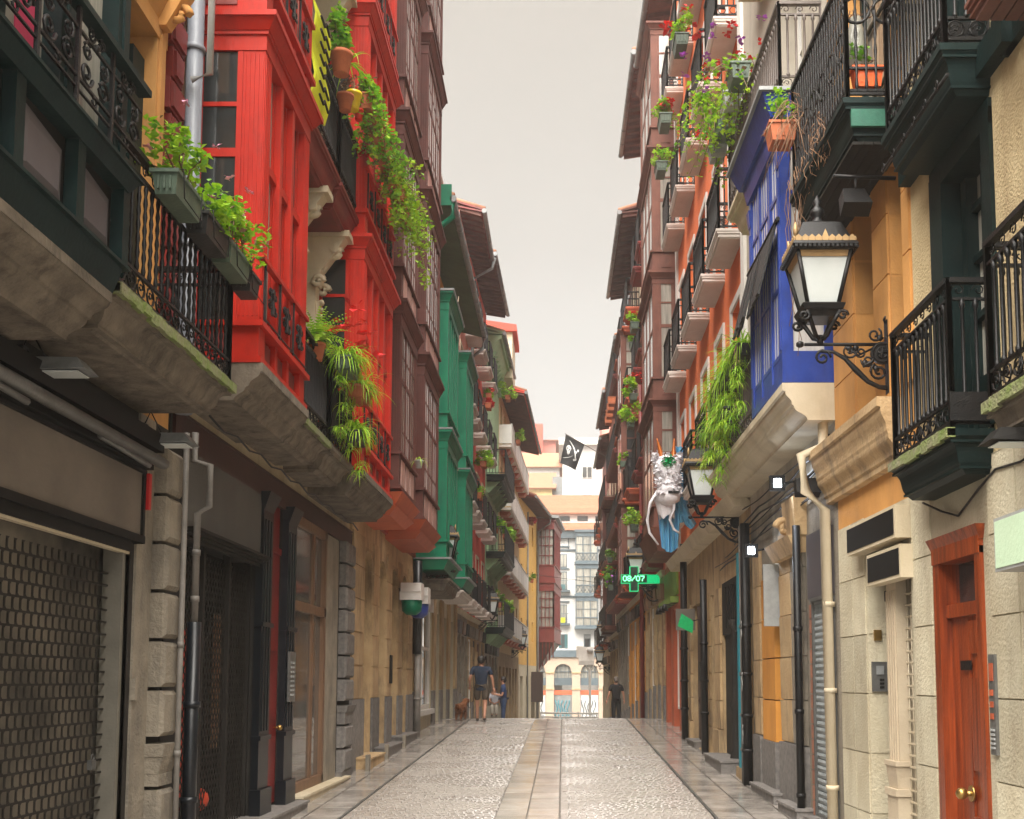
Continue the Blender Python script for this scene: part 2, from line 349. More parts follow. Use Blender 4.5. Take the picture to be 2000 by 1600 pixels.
def railing(F, B, s0, s1, z, d, h=1.0, m='black', style='turned', gap=.11, r=.009, orn=True, near=True, side0=True, side1=True, d0=0.):
    """iron railing: rails, posts and ornament in one mesh; balusters single when they can be told apart"""
    b = F.mb(); t = .018
    zz0, zz1 = z+.05, z+h; zl, zu = z+(.2 if orn else .05), z+h-(.13 if orn else .0)
    def run(p0, p1, bar=True):
        L = math.hypot(p1[0]-p0[0], p1[1]-p0[1]); al = abs(p1[0]-p0[0]) > abs(p1[1]-p0[1])
        def rail(zc, hh, w):
            if al: b.box(p0[0], p1[0], p0[1]-w, p0[1]+w, zc-hh, zc+hh)
            else: b.box(p0[0]-w, p0[0]+w, p0[1], p1[1]-.002, zc-hh, zc+hh)
        rail(zz1, .018, .028); rail(zz0, .012, .012)
        if orn: rail(zl, .01, .012); rail(zu, .01, .012)
        n = max(1, round(L/gap))
        for i in range(1, n):
            q = i/n; s_, d_ = p0[0]+(p1[0]-p0[0])*q, p0[1]+(p1[1]-p0[1])*q
            if near: inst(bal_mesh(zu-zl, r, m, style), 'baluster', RO, F.p(s_, d_, zl))
            else: b.box(s_-r, s_+r, d_-r, d_+r, zl, zu)
        if orn:
            k = max(1, round(L/.16))
            for i in range(k):
                q = (i+.5)/k; s_, d_ = p0[0]+(p1[0]-p0[0])*q, p0[1]+(p1[1]-p0[1])*q
                pl = 'sz' if al else 'dz'; rad = min(.06, L/k*.45)
                b.ring((s_, d_, (zz0+zl)/2), rad, .008, pl, 8, 4)
                if near: b.scroll((s_, d_, (zz0+zl)/2), rad*.6, .006, pl, 1, 1, 6); b.scroll((s_, d_, (zu+zz1)/2), .05, .006, pl, 1.2, 1, 8)
        for q in (p0, p1): b.box(q[0]-t, q[0]+t, q[1]-t, q[1]+t, z, z+h+.02)
    holder = bpy.data.objects.new('railing', bpy.data.meshes.new('railing')); link(holder, B, wloc(B)); RO = B
    run((s0, d), (s1, d))
    if side0: run((s0, d0), (s0, d))
    if side1: run((s1, d0), (s1, d))
    me = b.mesh('railing', M[m], wloc(B)); holder.data = me
    return holder
def balcony(F, H, s0, s1, z, d, sm='slab', h=1.0, rm='black', style='turned', gap=.11, r=.009, orn=True, near=True, th=.28, moss=False, steps=4, inset=.18, label=None, rail=True, side0=True, side1=True):
    b = F.mb(); N = steps*2+2; lip = min(.05, th*.25)
    b.box(s0, s1, 0, d, z-lip, z); t0 = z-lip
    for k in range(N):
        u0, u1 = k/N, (k+1)/N; f = lambda t: inset*(t+math.sin(2*math.pi*t)*.12)+.012
        za, zb_ = t0-(th-lip)*u0, t0-(th-lip)*u1; i0, i1 = f(u0), f(u1)
        b.hexa([(s0+i1*.6, 0, zb_), (s1-i1*.6, 0, zb_), (s1-i1*.6, d-i1, zb_), (s0+i1*.6, d-i1, zb_), (s0+i0*.6, 0, za), (s1-i0*.6, 0, za), (s1-i0*.6, d-i0, za), (s0+i0*.6, d-i0, za)])
        if k in (1, N-2): b.box(s0+i0*.6-.012, s1-i0*.6+.012, 0, d-i0+.012, za-.018, za)
    B = b.build('balcony', sm, H, label)
    if moss:
        q = F.mb(); n = int((s1-s0)/.12)
        for i in range(n):
            a = s0+(s1-s0)*i/n; q.box(a, a+(s1-s0)/n-.004, d-.05-R()*.03, d+.006+R()*.006, z-.05-R()*.025, z+.006+R()*.01)
        q.build('moss_edge', 'moss', B)
    if rail: railing(F, B, s0+.04, s1-.04, z, d-.05, h, rm, style, gap, r, orn, near, side0, side1)
    return B
def gallery(F, H, s0, s1, d, zs, m='red', nb=3, base=.38, ledge=.42, top=.3, post=.14, mull=.07, trans=(.42,), rec=.085, iron=False, sash=False, pm=None, cm=None, capm=None, flute=True, gmf=None, side=True):
    """glazed wooden bay: one frame mesh, each pane and panel its own piece"""
    b = F.mb(); panes = []; panels = []
    for k in range(len(zs)-1):
        z0, z1 = zs[k], zs[k+1]; zb = z0+base; zr = zb+(ledge if iron else 0); zt = z1-top
        b.box(s0-.03, s1+.03, 0, d+.03, z0, z0+.06)                       # bottom sill
        b.box(s0-.045, s1+.045, 0, d+.045, zb-.05, zb)                    # ledge
        for q0, q1 in ((s0, s0+post), (s1-post, s1)):
            b.box(q0, q1, d-post, d, z0+.06, zb-.05); b.box(q0, q1, d-post, d, zb, zt)
            if flute:
                for j in range(4): u = q0+post*(j+.5)/4; b.box(u-.009, u+.009, d, d+.008, zb+.05, zt-.03)
        if flute and side:
            for j in range(5): u = d-post+post*(j+.5)/5; b.box(s0-.008, s0, u-.008, u+.008, zb+.05, zt-.03)
        # frieze and cornice
        b.box(s0-.01, s1+.01, 0, d+.01, zt, zt+top*.45); b.box(s0-.03, s1+.03, 0, d+.03, zt+top*.45, zt+top*.55)
        b.frus(s0-.1, s1+.1, 0, d+.1, zt+top*.55, z1-.05, .06, .06); b.box(s0-.12, s1+.12, 0, d+.12, z1-.05, z1)
        if iron: b.box(s0-.02, s1+.02, d-.02, d+.035, zr-.03, zr+.01)
        a0, a1 = s0+post, s1-post; w = (a1-a0)/nb
        for i in range(1, nb):
            u = a0+w*i; b.box(u-mull/2, u+mull/2, d-.1, d-.01, z0+.06, zb-.05); b.box(u-mull/2, u+mull/2, d-.12, d-.005 if rec > .04 else d-rec+.016, zb, zt)
        zw0, zw1 = zb, zt
        for q in trans: zz = zw0+(zw1-zw0)*(1-q); b.box(a0, a1, d-.12, d-rec+.05 if rec > .06 else d-rec+.012, zz-.04, zz+.04)
        if sash:
            for i in range(nb):
                u = a0+w*(i+.5); b.box(u-.014, u+.014, d-.12, d-rec+.01, zw0, zw1)
            for q in (.2, .6, .8): zz = zw0+(zw1-zw0)*q; b.box(a0, a1, d-.12, d-rec+.007, zz-.014, zz+.014)
        for i in range(nb):
            u0, u1 = a0+w*i+mull/2*(i > 0), a0+w*(i+1)-mull/2*(i < nb-1)
            for c in ((u0, u0+.035), (u1-.035, u1)): b.box(c[0], c[1], d-.12, d-rec+.02 if rec > .04 else d-rec+.01, zw0, zw1)
            panes.append((u0+.03, u1-.03, d-rec-.015, d-rec, zw0, zw1)); panels.append((u0+.04, u1-.04, d-.07, d-.045, z0+.1, zb-.09))
        b.box(a0, a1, d-.1, d-.072, z0+.06, zb-.05)
        if side:
            for ss, e in ((s0, 1), (s1, -1)):
                q0, q1 = (ss, ss+.05) if e > 0 else (ss-.05, ss)
                b.box(q0, q1, 0, .07, z0+.06, zt); b.box(q0, q1, .07, d-post, z0+.06, zb-.05)
                for q in trans: zz = zw0+(zw1-zw0)*(1-q); b.box(q0, q1, .07, d-post, zz-.04, zz+.04)
                zz = zw0+(zw1-zw0)*.8; b.box(q0, q1, .07, d-post, zz-.02, zz+.02)
                b.box(q0-.004, q1, .07, .14, zb+.002, zt-.002); b.box(q0-.004, q1, d-post-.05, d-post-.002, zb+.002, zt-.002)
                panes.append((q0+.015, q1-.015, .07, d-post, zw0, zw1)); panels.append((q0-.012 if e > 0 else q1-.002, q0+.002 if e > 0 else q1+.012, .13, d-post-.07, z0+.12, zb-.11))
        b.box(s0+.05, s1-.05, 0, d-.1, z0+.02, z0+.05)
    Gy = b.build('gallery', m, H)
    for c in panes: q = F.mb(); q.box(*c); q.build('pane', gmf() if gmf else ('curtain' if R() < .35 else 'glass'), Gy)
    for c in panels:
        if rec < .05 and c[1]-c[0] > .05: c = (c[0], c[1], c[2]+.03, c[3]+.05, c[4], c[5])
        q = F.mb(); q.box(*c); q.build('panel', pm or m, Gy)
    if capm:
        q = F.mb(); q.box(s0-.14, s1+.14, 0, d+.14, zs[-1], zs[-1]+.05); q.build('roof_cap', capm, Gy)
    if iron:
        for k in range(len(zs)-1):
            q = F.mb()
            zb = zs[k]+base; a0, a1 = s0+post*.6, s1-.04; n = nb
            for i in range(n):
                u0, u1 = a0+(a1-a0)*i/n, a0+(a1-a0)*(i+1)/n; mid = (u0+u1)/2; z_ = zb+.04; zz = zb+ledge-.04; c = (z_+zz)/2
                q.box(u0-.008, u0+.008, d+.005, d+.025, zb, zz+.02); q.box(u0, u1, d+.008, d+.02, z_+.02, z_+.032)
                q.ring((mid, d+.014, c), .085, .01, 'sz', 10, 4, sx=.6)
                q.scroll((mid-.09, d+.014, c-.05), .06, .01, 'sz', 1.3, 1, 10); q.scroll((mid+.09, d+.014, c-.05), .06, .01, 'sz', 1.3, -1, 10)
                q.scroll((mid-.09, d+.014, c+.08), .05, .009, 'sz', 1.3, -1, 10, 1); q.scroll((mid+.09, d+.014, c+.08), .05, .009, 'sz', 1.3, 1, 10, 2)
                q.ext([(mid-.03, c-.12), (mid+.03, c-.12), (mid+.015, c+.02), (mid+.04, c+.08), (mid, c+.13), (mid-.04, c+.08), (mid-.015, c+.02)], d+.004, d+.03)
            q.build('iron_scrollwork', 'black', Gy)
    return Gy
def eave(F, H, s0, s1, z, d, sm='rafter', gutter='zinc', rafters=True, slope=.18, pitch=.38, rm='rafter'):
    b = F.mb(); zi = z+d*slope
    b.hexa([(s0, -.3, zi), (s1, -.3, zi), (s1, d, z), (s0, d, z), (s0, -.3, zi+.05), (s1, -.3, zi+.05), (s1, d, z+.05), (s0, d, z+.05)])
    b.hexa([(s0, -6, zi+1.9), (s1, -6, zi+1.9), (s1, d+.03, z+.06), (s0, d+.03, z+.06), (s0, -6, zi+1.97), (s1, -6, zi+1.97), (s1, d+.03, z+.12), (s0, d+.03, z+.12)])
    Rf = b.build('roof', sm, H)
    if rafters:
        n = int((s1-s0)/pitch)
        for i in range(n):
            a = s0+.06+(s1-s0-.15)*i/max(1, n-1); q = F.mb()
            q.hexa([(a, 0, zi-.14), (a+.09, 0, zi-.14), (a+.09, d-.04, z-.12), (a, d-.04, z-.12), (a, 0, zi-.02), (a+.09, 0, zi-.02), (a+.09, d-.04, z-.002), (a, d-.04, z-.002)])
            q.build('rafter', rm, Rf)
    q = F.mb(); q.tube([(s0-.03, d+.07, z+.03), (s1+.03, d+.07, z+.03)], .075, 10)
    k = int((s1-s0)/.8)
    for i in range(k+1): a = s0+(s1-s0)*i/max(k, 1); q.tube([(a-.02, d+.07, z+.03), (a+.02, d+.07, z+.03)], .088, 10)
    q.build('gutter', gutter, Rf)
    n = int((s1-s0)/.24); q = F.mb()
    for i in range(n):
        a = s0+(s1-s0)*(i+.5)/n; q.tube([(a, d+.08, z+.13), (a, -1.2, z+.13+(d+1.28)*.31)], .1, 6)
    q.build('roof_tiles', 'tile', Rf, kind='stuff')
    return Rf
def pipe_(pts, r, m, label, name='drainpipe', cat='drainpipe', F=None, clamps=()):
    b = MB(F.p if F else None, F.L if F else False); b.tube(pts, r, 10)
    P0 = thing(name, (F.p(*pts[-1]) if F else pts[-1]), label, cat); b.build('tube', m, P0)
    for c in clamps:
        q = MB(F.p if F else None); q.tube([(pts[-1][0], pts[-1][1], c-.025), (pts[-1][0], pts[-1][1], c+.025)], r*1.22, 10); q.build('clamp', m, P0)
    return P0
# ------------------------------------------------------------ ground
paving = mat('wet_paving', (.46, .42, .38), (.25, .225, .2), .24, 3, bump=.15, bscale=30, dirt=.35, dcol=(.07, .06, .05), rlo=.05, spec=.9)
gutterm = mat('wet_gutter_stone', (.56, .52, .46), (.42, .385, .34), .25, 3, bump=.15, bscale=25, dirt=.35, dcol=(.42, .25, .1), rlo=.06, spec=.9)
settm = mat('granite_setts', (.38, .34, .3), (.3, .265, .235), .42, 4, bump=.06, bscale=70, dirt=.5, dcol=(.2, .165, .135), rlo=.14, spec=.7)
mortar = mat('joint_mortar', (.24, .21, .185), None, .8, 9, bump=.3)
grnd = mat('far_ground', (.12, .12, .11), None, .9, .5)
ys = [-40, -20, -5, 5] + [8+i*1.5 for i in range(30)] + [56, 62, 70, 80, 95, 110, 140, 200, 280, 380, 480]
b = MB()
for a, c in zip(ys, ys[1:]):
    for x0, x1 in ((-300, -4), (-4, 4), (4, 300)): b.quad((x0, a, G(a)-.06), (x1, a, G(a)-.06), (x1, c, G(c)-.06), (x0, c, G(c)-.06))
b.build('ground', grnd, None, kind='structure')
b = MB()
for a, c in zip(ys[:-6], ys[1:-6]): b.quad((-3.6, a, G(a)-.035), (3.3, a, G(a)-.035), (3.3, c, G(c)-.035), (-3.6, c, G(c)-.035))
road = b.build('road', mortar, None, kind='structure')
# granite setts, laid in rows with uneven heads
b = MB(); y = 9.4
while y < 33:
    lens = .085+.02*(y > 20)
    for xa, xb in ((-2.57, -.80), (-.04, 1.76)):
        x = xa
        while x < xb-.04:
            w = min(U(.085, .125), xb-x); h = U(-.0018, .0018); g = .005; yy = y+U(-.006, .006)
            z0, z1 = G(y)-.03, G(y)+h; z2 = G(y+lens)+h+U(-.001, .001); k = .009
            c = [(x+g, yy+g, z0), (x+w-g, yy+g, z0), (x+w-g, yy+lens-g, z0), (x+g, yy+lens-g, z0), (x+g+k, yy+g+k, z1), (x+w-g-k, yy+g+k, z1+U(-.001, .001)), (x+w-g-k, yy+lens-g-k, z2), (x+g+k, yy+lens-g-k, z2)]
            i = [b.P(p) for p in c]
            for q in ((4, 5, 6, 7), (0, 1, 5, 4), (1, 2, 6, 5), (3, 0, 4, 7)): b.F([i[t] for t in q])
            x += w
    y += lens
b.build('setts', settm, road, kind='stuff')
b = MB()
for a, c in zip(ys[:-6], ys[1:-6]):
    if a < 32: continue
    for x0, x1 in ((-2.57, -.8), (-.04, 1.76)): b.quad((x0, a, G(a)-.004), (x1, a, G(a)-.004), (x1, c, G(c)-.004), (x0, c, G(c)-.004))
b.build('far_roadway', settm, road)
def slabs(parent, m, name, x0, x1, ya, yb, lo, hi):
    y = ya
    while y < yb:
        L = U(lo, hi); y2 = min(y+L, yb); j = U(-.003, .003); g = .005
        q = MB(); c = [(x0+g, y+g, G(y)-.04), (x1-g, y+g, G(y)-.04), (x1-g, y2-g, G(y2)-.04), (x0+g, y2-g, G(y2)-.04)]
        q.hexa(c+[(x, yy, z+.042+j) for x, yy, z in c]); q.build(name, m, parent); y = y2
slabs(road, gutterm, 'gutter_stone', -.79, -.43, 9, 44, .4, .62); slabs(road, gutterm, 'gutter_stone', -.42, -.05, 9, 44, .4, .62)
b = MB(); b.box(-3.6, -2.6, -20, -19, -1.2, -1.1)
pl = MB().box(-4.2, -3.3, 2, 9, -.35, -.32).build('pavement', paving, None, kind='structure')
pr = MB().box(3.1, 4, 2, 9, -.35, -.32).build('pavement', paving, None, kind='structure')
for x0, x1 in ((-3.45, -3.02), (-3.01, -2.6)): slabs(pl, paving, 'paving_stone', x0, x1, 8.6, 52, .28, .5)
for x0, x1 in ((1.79, 2.2), (2.21, 2.6), (2.61, 3.0)): slabs(pr, paving, 'paving_stone', x0, x1, 8.6, 52, .28, .5)
for x, par in ((-2.585, pl), (1.775, pr)):
    q = MB(); [q.hexa([(x-.012, a, G(a)-.03), (x+.012, a, G(a)-.03), (x+.012, c, G(c)-.03), (x-.012, c, G(c)-.03), (x-.012, a, G(a)+.004), (x+.012, a, G(a)+.004), (x+.012, c, G(c)+.004), (x-.012, c, G(c)+.004)]) for a, c in zip(ys, ys[1:]) if 5 <= a < 52]; q.build('steel_edge', 'metal', par)
def step(F, H, a, c, d, z, m='granite', name='doorstep', t=.03, lb=None):
    b = F.mb(); b.box(a+.02, c-.02, -.3, d-.02, G(a)-.1, z-t); b.box(a, c, -.3, d, z-t, z); return b.build(name, m, H, lb)

# ------------------------------------------------------------ LEFT 1: dark green gallery house (nearest, left)
F = FL
H1 = house(F, 3.0, 9.1, 'nearest left house with dark green glazed gallery over a dark roller shutter shop')
wall(F, H1, 2.0, 9.1, 3.75, 9.5, [(7.15, 8.45, 4.0, 6.9)], 'ochre', .45)
wall(F, H1, 2.0, 9.1, -.6, 3.75, [(4.0, 8.3, -.6, 3.3)], 'darkwall', .35, name='shop_wall')
# moulded surround of the balcony door, dark shutters in the recess
b = F.mb()
for a, c in ((6.98, 7.15), (8.45, 8.62)): b.box(a, c, 0, .05, 4.0, 7.0); b.box(a+.04, c-.04, .05, .075, 4.0, 6.95)
b.box(6.95, 8.65, 0, .06, 6.9, 7.05); b.frus(6.9, 8.7, 0, .16, 7.05, 7.25, .08, .1); b.build('door_surround', 'ochre', H1)
b = F.mb(); b.box(7.2, 7.75, -.42, -.36, 4.0, 6.85); b.box(7.8, 8.4, -.42, -.36, 4.0, 6.85)
for a in (7.2, 7.8): [b.box(a+.06, a+.5, -.365, -.345, z, z+.04) for z in [4.3+.09*i for i in range(26)]]
b.build('balcony_door', 'dgreen', H1)
b = F.mb(); b.box(8.22, 8.45, -.4, -.05, 4.0, 6.7); b.build('folded_shutter', 'dgreen', H1)
for s_ in (7.05, 8.5):   # carved consoles over the door
    b = F.mb(); b.frus(s_-.08, s_+.08, 0, .3, 7.0, 7.3, .02, .18); b.scroll((s_, .2, 7.12), .09, .04, 'dz', 1.1); b.build('console', 'ochre', H1)
for i in range(16):      # red rusticated quoins
    z = 4.05+i*.3; b = F.mb(); w = .24 if i % 2 else .34; b.frus(8.72+(.34-w)/2, 9.06-(.34-w)/2, 0, .06, z, z+.27, 0, 0); b.frus(8.74+(.34-w)/2, 9.04-(.34-w)/2, .06, .085, z+.03, z+.24, .02, 0); b.build('quoin', 'redd', H1)
# stone base of gallery with worn cyma moulding
b = F.mb()
moulding(b, 2, 6.12, cyma(.5, 3.58, .62, 3.7)+cyma(.64, 3.705, .75, 3.8)+[(.76, 3.8), (.76, 3.86)])
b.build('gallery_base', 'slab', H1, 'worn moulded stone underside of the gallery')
b = F.mb(); b.frus(2, 6.16, 0, .8, 3.86, 4.02, .0, .06); b.box(2, 6.2, 0, .83, 4.02, 4.04); b.box(2, 6.2, 0, .9, 4.55, 4.57); b.frus(2, 6.18, 0, .88, 4.48, 4.55, .03, .05)
gx = .82; ps = [2.9, 3.55, 4.2, 4.85, 5.5]
for a in ps+[6.09]: b.box(a, a+.09, gx-.07, gx, 4.04, 4.48)
for a in (2.9, 3.75, 4.6, 5.3, 5.98): b.box(a, a+.16, gx-.16, gx-.02, 4.57, 8.5); b.box(a+.05, a+.11, gx-.02, gx-.005, 4.6, 8.4)
b.box(2, 6.14, gx-.2, gx-.03, 7.3, 7.5); b.box(6.02, 6.14, 0, .1, 4.57, 8.5); b.box(6.03, 6.13, .1, gx-.1, 4.04, 4.5)
b.box(2, 6.2, gx+.02, gx+.1, 5.1, 5.14); b.box(2, 6.2, 0, gx-.16, 7.38, 7.45)
g = b.build('gallery', 'dgreen', H1)
for a, c in zip(ps, ps[1:]+[6.09]):
    q = F.mb(); q.box(a+.09, c, gx-.09, gx-.075, 4.06, 4.48); q.build('panel', 'signdark', g)
    q = F.mb(); q.hexa([(a+.12, gx-.075, 4.1), (c-.03, gx-.075, 4.1), (c-.03, gx-.075, 4.4), (a+.12, gx-.075, 4.46), (a+.22, gx-.05, 4.14), (c-.1, gx-.05, 4.14), (c-.1, gx-.05, 4.34), (a+.22, gx-.05, 4.36)]); q.build('raised_panel', 'signgrey', g)
for a, c in ((3.06, 3.75), (3.91, 4.6), (4.76, 5.3), (5.46, 5.98)): q = F.mb(); q.box(a, c, gx-.14, gx-.12, 4.6, 7.3); q.build('pane', 'curtain' if a > 4 else 'glass', g)
q = F.mb(); q.box(6.06, 6.08, .1, gx-.16, 4.5, 7.3); q.build('pane', 'glass', g)
q = F.mb(); q.box(5.02, 5.26, gx-.119, gx-.112, 4.75, 6.1); q.build('pink_curtain', mat('pink_cloth', (.6, .04, .12), None, .8, 4), g)
q = F.mb()
for k in range(8):
    a = 2.8+k*.42; c = a+.42; mid = (a+c)/2
    q.box(a-.012, a+.012, gx+.05, gx+.07, 4.57, 5.1); q.box(a, c, gx+.05, gx+.065, 4.72, 4.735); q.box(a, c, gx+.05, gx+.065, 4.98, 4.995); q.box(a, c, gx+.05, gx+.065, 4.66, 4.67)
    for sg in (-1, 1):
        q.scroll((mid+sg*.1, gx+.06, 4.8), .07, .011, 'sz', 1.4, sg, 14); q.scroll((mid+sg*.1, gx+.06, 4.92), .055, .01, 'sz', 1.4, -sg, 12, 1)
        q.scroll((mid+sg*.06, gx+.06, 5.045), .045, .009, 'sz', 1.3, sg, 10)
    q.ring((mid, gx+.06, 4.695), .025, .008, 'sz', 8); q.ball((mid, gx+.06, 5.0), .022, 6)
q.build('iron_scrollwork', 'black', g)
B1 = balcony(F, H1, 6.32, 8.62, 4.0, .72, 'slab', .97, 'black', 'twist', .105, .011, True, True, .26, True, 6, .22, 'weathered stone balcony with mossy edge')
q = F.mb(); [q.scroll((6.36, .15+.2*i, 4.35+.35*(i % 2)), .1, .01, 'dz', 1.4, 1, 12) for i in range(3)]; q.build('side_scroll', 'black', B1)
# shop: fascia boards, awning cassette, roller shutter
b = F.mb(); b.box(4.0, 8.42, .0, .06, 2.74, 3.24); b.build('fascia_board', 'beige', H1)
b = F.mb(); b.box(4.0, 8.45, -.02, .09, 2.68, 2.74); b.box(4.0, 8.46, .06, .085, 3.24, 3.27); b.box(8.42, 8.46, -.02, .08, 2.68, 3.27); b.box(4.0, 8.3, .0, .05, 2.6, 2.68); b.build('fascia_frame', 'signdark', H1)
b = F.mb(); b.box(4.0, 8.3, -.02, .03, 2.58, 2.63); b.build('shutter_lintel', 'creamtrim', H1)
AW = thing('awning', F.p(6.5, .2, 3.27), 'folded black shop awning in its cassette above the blank beige fascia', 'awning')
b = F.mb(); b.box(3.6, 8.5, .0, .12, 3.28, 3.56); b.box(3.6, 8.5, .12, .2, 3.42, 3.56); b.build('cassette', 'signdark', AW)
b = F.mb(); b.tube([(3.6, .2, 3.36), (8.5, .2, 3.33)], .045, 10); b.build('roller_tube', 'metal', AW)
for a, c in ((5.6, 6.3), (7.4, 8.2)): b = F.mb(); b.tube([(a, .16, 3.31), (c, .2, 3.26)], .023, 6); b.build('folding_arm', 'metal', AW)
RS = thing('roller_shutter', F.p(6.2, -.1, G(6)), 'dark perforated steel roller shutter closing the nearest left shop', 'shutter')
b = F.mb(); rows = 46; cw = .085; y0 = 5.6; PT = .094; cw = .1; nz_ = int((2.6+.4)/PT)
for j in range(nz_):
    z = -.4+j*PT; zz = z+PT
    b.box(y0, 8.2, -.1, -.085, z-.006, z+.008) if j < 999 else None
    n = int((8.2-y0)/cw)
    for i in range(n):
        a = y0+i*cw+(cw/2 if j % 2 else 0); b.box(a-.006, a+.006, -.098, -.088, z+.008, zz-.006)
        for sg in (-1, 1):
            b.quad((a+sg*.006, -.09, z+.008), (a+sg*.026, -.09, z+.008), (a+sg*.006, -.09, z+.026), (a+sg*.006, -.09, z+.026)); b.quad((a+sg*.006, -.09, zz-.006), (a+sg*.026, -.09, zz-.006), (a+sg*.006, -.09, zz-.024), (a+sg*.006, -.09, zz-.024))
b.build('slat_grid', 'shutter', RS, kind='stuff')
b = F.mb(); b.box(8.2, 8.38, -.13, .0, -.5, 2.62); b.box(8.2, 8.24, -.0, .02, -.5, 2.62); b.build('guide_rail', mat('olive_grey_paint', (.2, .185, .15), None, .5, 4), RS)
b = F.mb(); b.box(7.95, 8.02, -.085, -.05, .95, 1.02); b.ring((7.985, -.06, 1.04), .022, .006); b.build('padlock', 'metal', RS)
b = F.mb(); b.box(4.0, 8.3, -.2, -.17, -.5, 2.62); b.build('shop_interior', mat('dim_shop_interior', (.3, .26, .2), (.05, .047, .04), .8, 1.3), H1)
for k in range(7): # goods seen dimly behind the shutter
    a = 5.7+k*.13; q = F.mb(); q.box(a, a+.1, -.165, -.14, .2+R()*.8, 1.5+R()*.8); q.build('display_board', random.choice(['ochre', 'wood2', 'signgrey']), H1)
# rusticated pilaster at the party wall
b = F.mb(); b.box(8.46, 8.78, -.3, .02, -.5, 3.74); b.build('pilaster', 'stone', H1)
for i in range(9):
    z = -.05+i*.4; q = F.mb()
    if i == 2: q.frus(8.74, 9.11, 0, .19, z+.24, z+.34, .01, .02); q.frus(8.76, 9.1, 0, .17, z+.1, z+.24, .015, .04); q.frus(8.78, 9.09, 0, .13, z, z+.1, .0, .0); q.build('pilaster_moulding', 'stone', H1); continue
    q.hexa([(8.78, 0, z), (9.1, 0, z), (9.1, .12, z), (8.78, .12, z), (8.78, 0, z+.37), (9.1, 0, z+.37), (9.1, .12, z+.37), (8.78, .12, z+.37)])
    q.hexa([(8.78, .12, z), (9.1, .12, z), (9.08, .155, z+.035), (8.8, .155, z+.035), (8.78, .12, z+.37), (9.1, .12, z+.37), (9.08, .155, z+.335), (8.8, .155, z+.335)]); q.build('quoin_block', 'stone', H1)
b = F.mb(); b.box(8.7, 9.15, 0, .13, -.6, .0); b.build('pilaster_plinth', 'granite', H1)
tag(MB(F.p, True).box(8.47, 8.52, .06, .1, 2.96, 3.25).build('sign_tag', mat('red_plastic', (.6, .01, .01), None, .5, 4), None, 'small red vertical box on pilaster beside the awning end', 'sign'))
tag(MB(F.p, True).box(8.45, 8.5, .01, .05, 1.45, 1.62).build('switch_box', 'stone', None, 'small grey key switch box on stone pilaster by shutter', 'switch box'))
# flood light fittings under the balconies
def flood(F, s_, z, d, label, m='zinc', on=False):
    T = thing('flood_lamp', F.p(s_, 0, z), label, 'flood lamp', 'flood lamps on the house fronts')
    b = F.mb(); b.tube([(s_, 0, z+.1), (s_, d*.5, z+.12), (s_, d, z+.06)], .016, 6); b.box(s_-.04, s_+.04, 0, .05, z+.02, z+.16); b.build('arm', 'black', T)
    b = F.mb(); b.hexa([(s_-.12, d-.05, z-.02), (s_+.1, d-.05, z-.02), (s_+.1, d+.35, z-.01), (s_-.12, d+.35, z-.01), (s_-.08, d, z+.07), (s_+.08, d, z+.07), (s_+.07, d+.28, z+.07), (s_-.07, d+.28, z+.07)]); b.build('housing', m, T)
    b = F.mb(); b.box(s_-.09, s_+.07, d, d+.3, z-.026, z-.021); b.build('lamp_glass', 'lampglass', T)
    q = F.mb(); q.tube([(s_, .02, z+.12), (s_-.05, .1, z+.25), (s_+.02, .16, z+.1), (s_, .12, z-.06), (s_-.03, .03, z-.1)], .007, 5); q.build('cable', 'black', T)
    return T
flood(F, 6.55, 3.52, .12, 'grey flood lamp on bracket under the near stone gallery base'); flood(F, 8.5, 3.5, .1, 'grey flood lamp on bracket above red tag at shop corner')
pipe_([(9.12, .12, 9), (9.12, .12, 4.1), (9.12, .12, 3.9)], .075, 'pipe', 'thick blue grey drainpipe between ochre wall and red gallery', F=F, clamps=(5.4, 7.2))
pipe_([(9.2, .2, 3.75), (9.2, .2, 3.5), (9.2, .34, 3.46), (9.2, .34, 3.1), (9.2, .24, 3.04), (9.2, .24, 2.0)], .03, 'pipeg', 'pale bent gas pipe on the rusticated pilaster', F=F, clamps=(2.3, 2.7))
pipe_([(9.2, .24, 2.1), (9.2, .24, -.3)], .06, 'navy', 'dark grey downpipe cover at foot of rusticated pilaster', F=F, clamps=(.6, 1.4))
pipe_([(9.0, .2, 3.7), (9.0, .2, 1.7), (9.0, .2, -.3)], .024, 'pipeg', 'thin grey pipe running down the near stone pilaster', F=F, clamps=(1.0, 1.9))
pipe_([(9.0, .3, 9), (9.0, .3, 6.9), (9.0, .14, 6.85)], .03, 'wbox', 'small white elbow pipe beside top of red gallery', F=F)

# ------------------------------------------------------------ LEFT 2: red gallery house
H2 = house(F, 9.15, 17.2, 'bright red house with two tall red timber galleries and iron balconies')
hol = []
for z in (4.43, 7.8, 11.2): hol += [(11.35, 12.45, z, z+2.35), (12.9, 13.8, z, z+2.35)]
wall(F, H2, 9.15, 16.95, 3.95, 16, hol, mat('cream_red_wall', (.50, .42, .29), (.4, .32, .2), .85, 2, dirt=.3), .3)
wall(F, H2, 9.15, 17.2, -.6, 3.95, [(9.55, 11.85, -.6, 2.9), (12.24, 12.9, -.6, 3.75), (13.45, 15.3, -.6, 3.7)], 'darkwall', .5, name='shop_wall')
b = F.mb(); b.box(9.2, 17.0, 0, .03, 3.72, 3.95); b.box(9.2, 13.4, 0, .05, 3.66, 3.72); b.box(9.2, 17, 0, .045, 3.95, 3.97)
b.build('fascia_band', 'maroonband', H2)
zs = [4.4, 7.62, 10.95, 14.2]
def redg(): return 'curtain' if R() < .3 else 'glass'
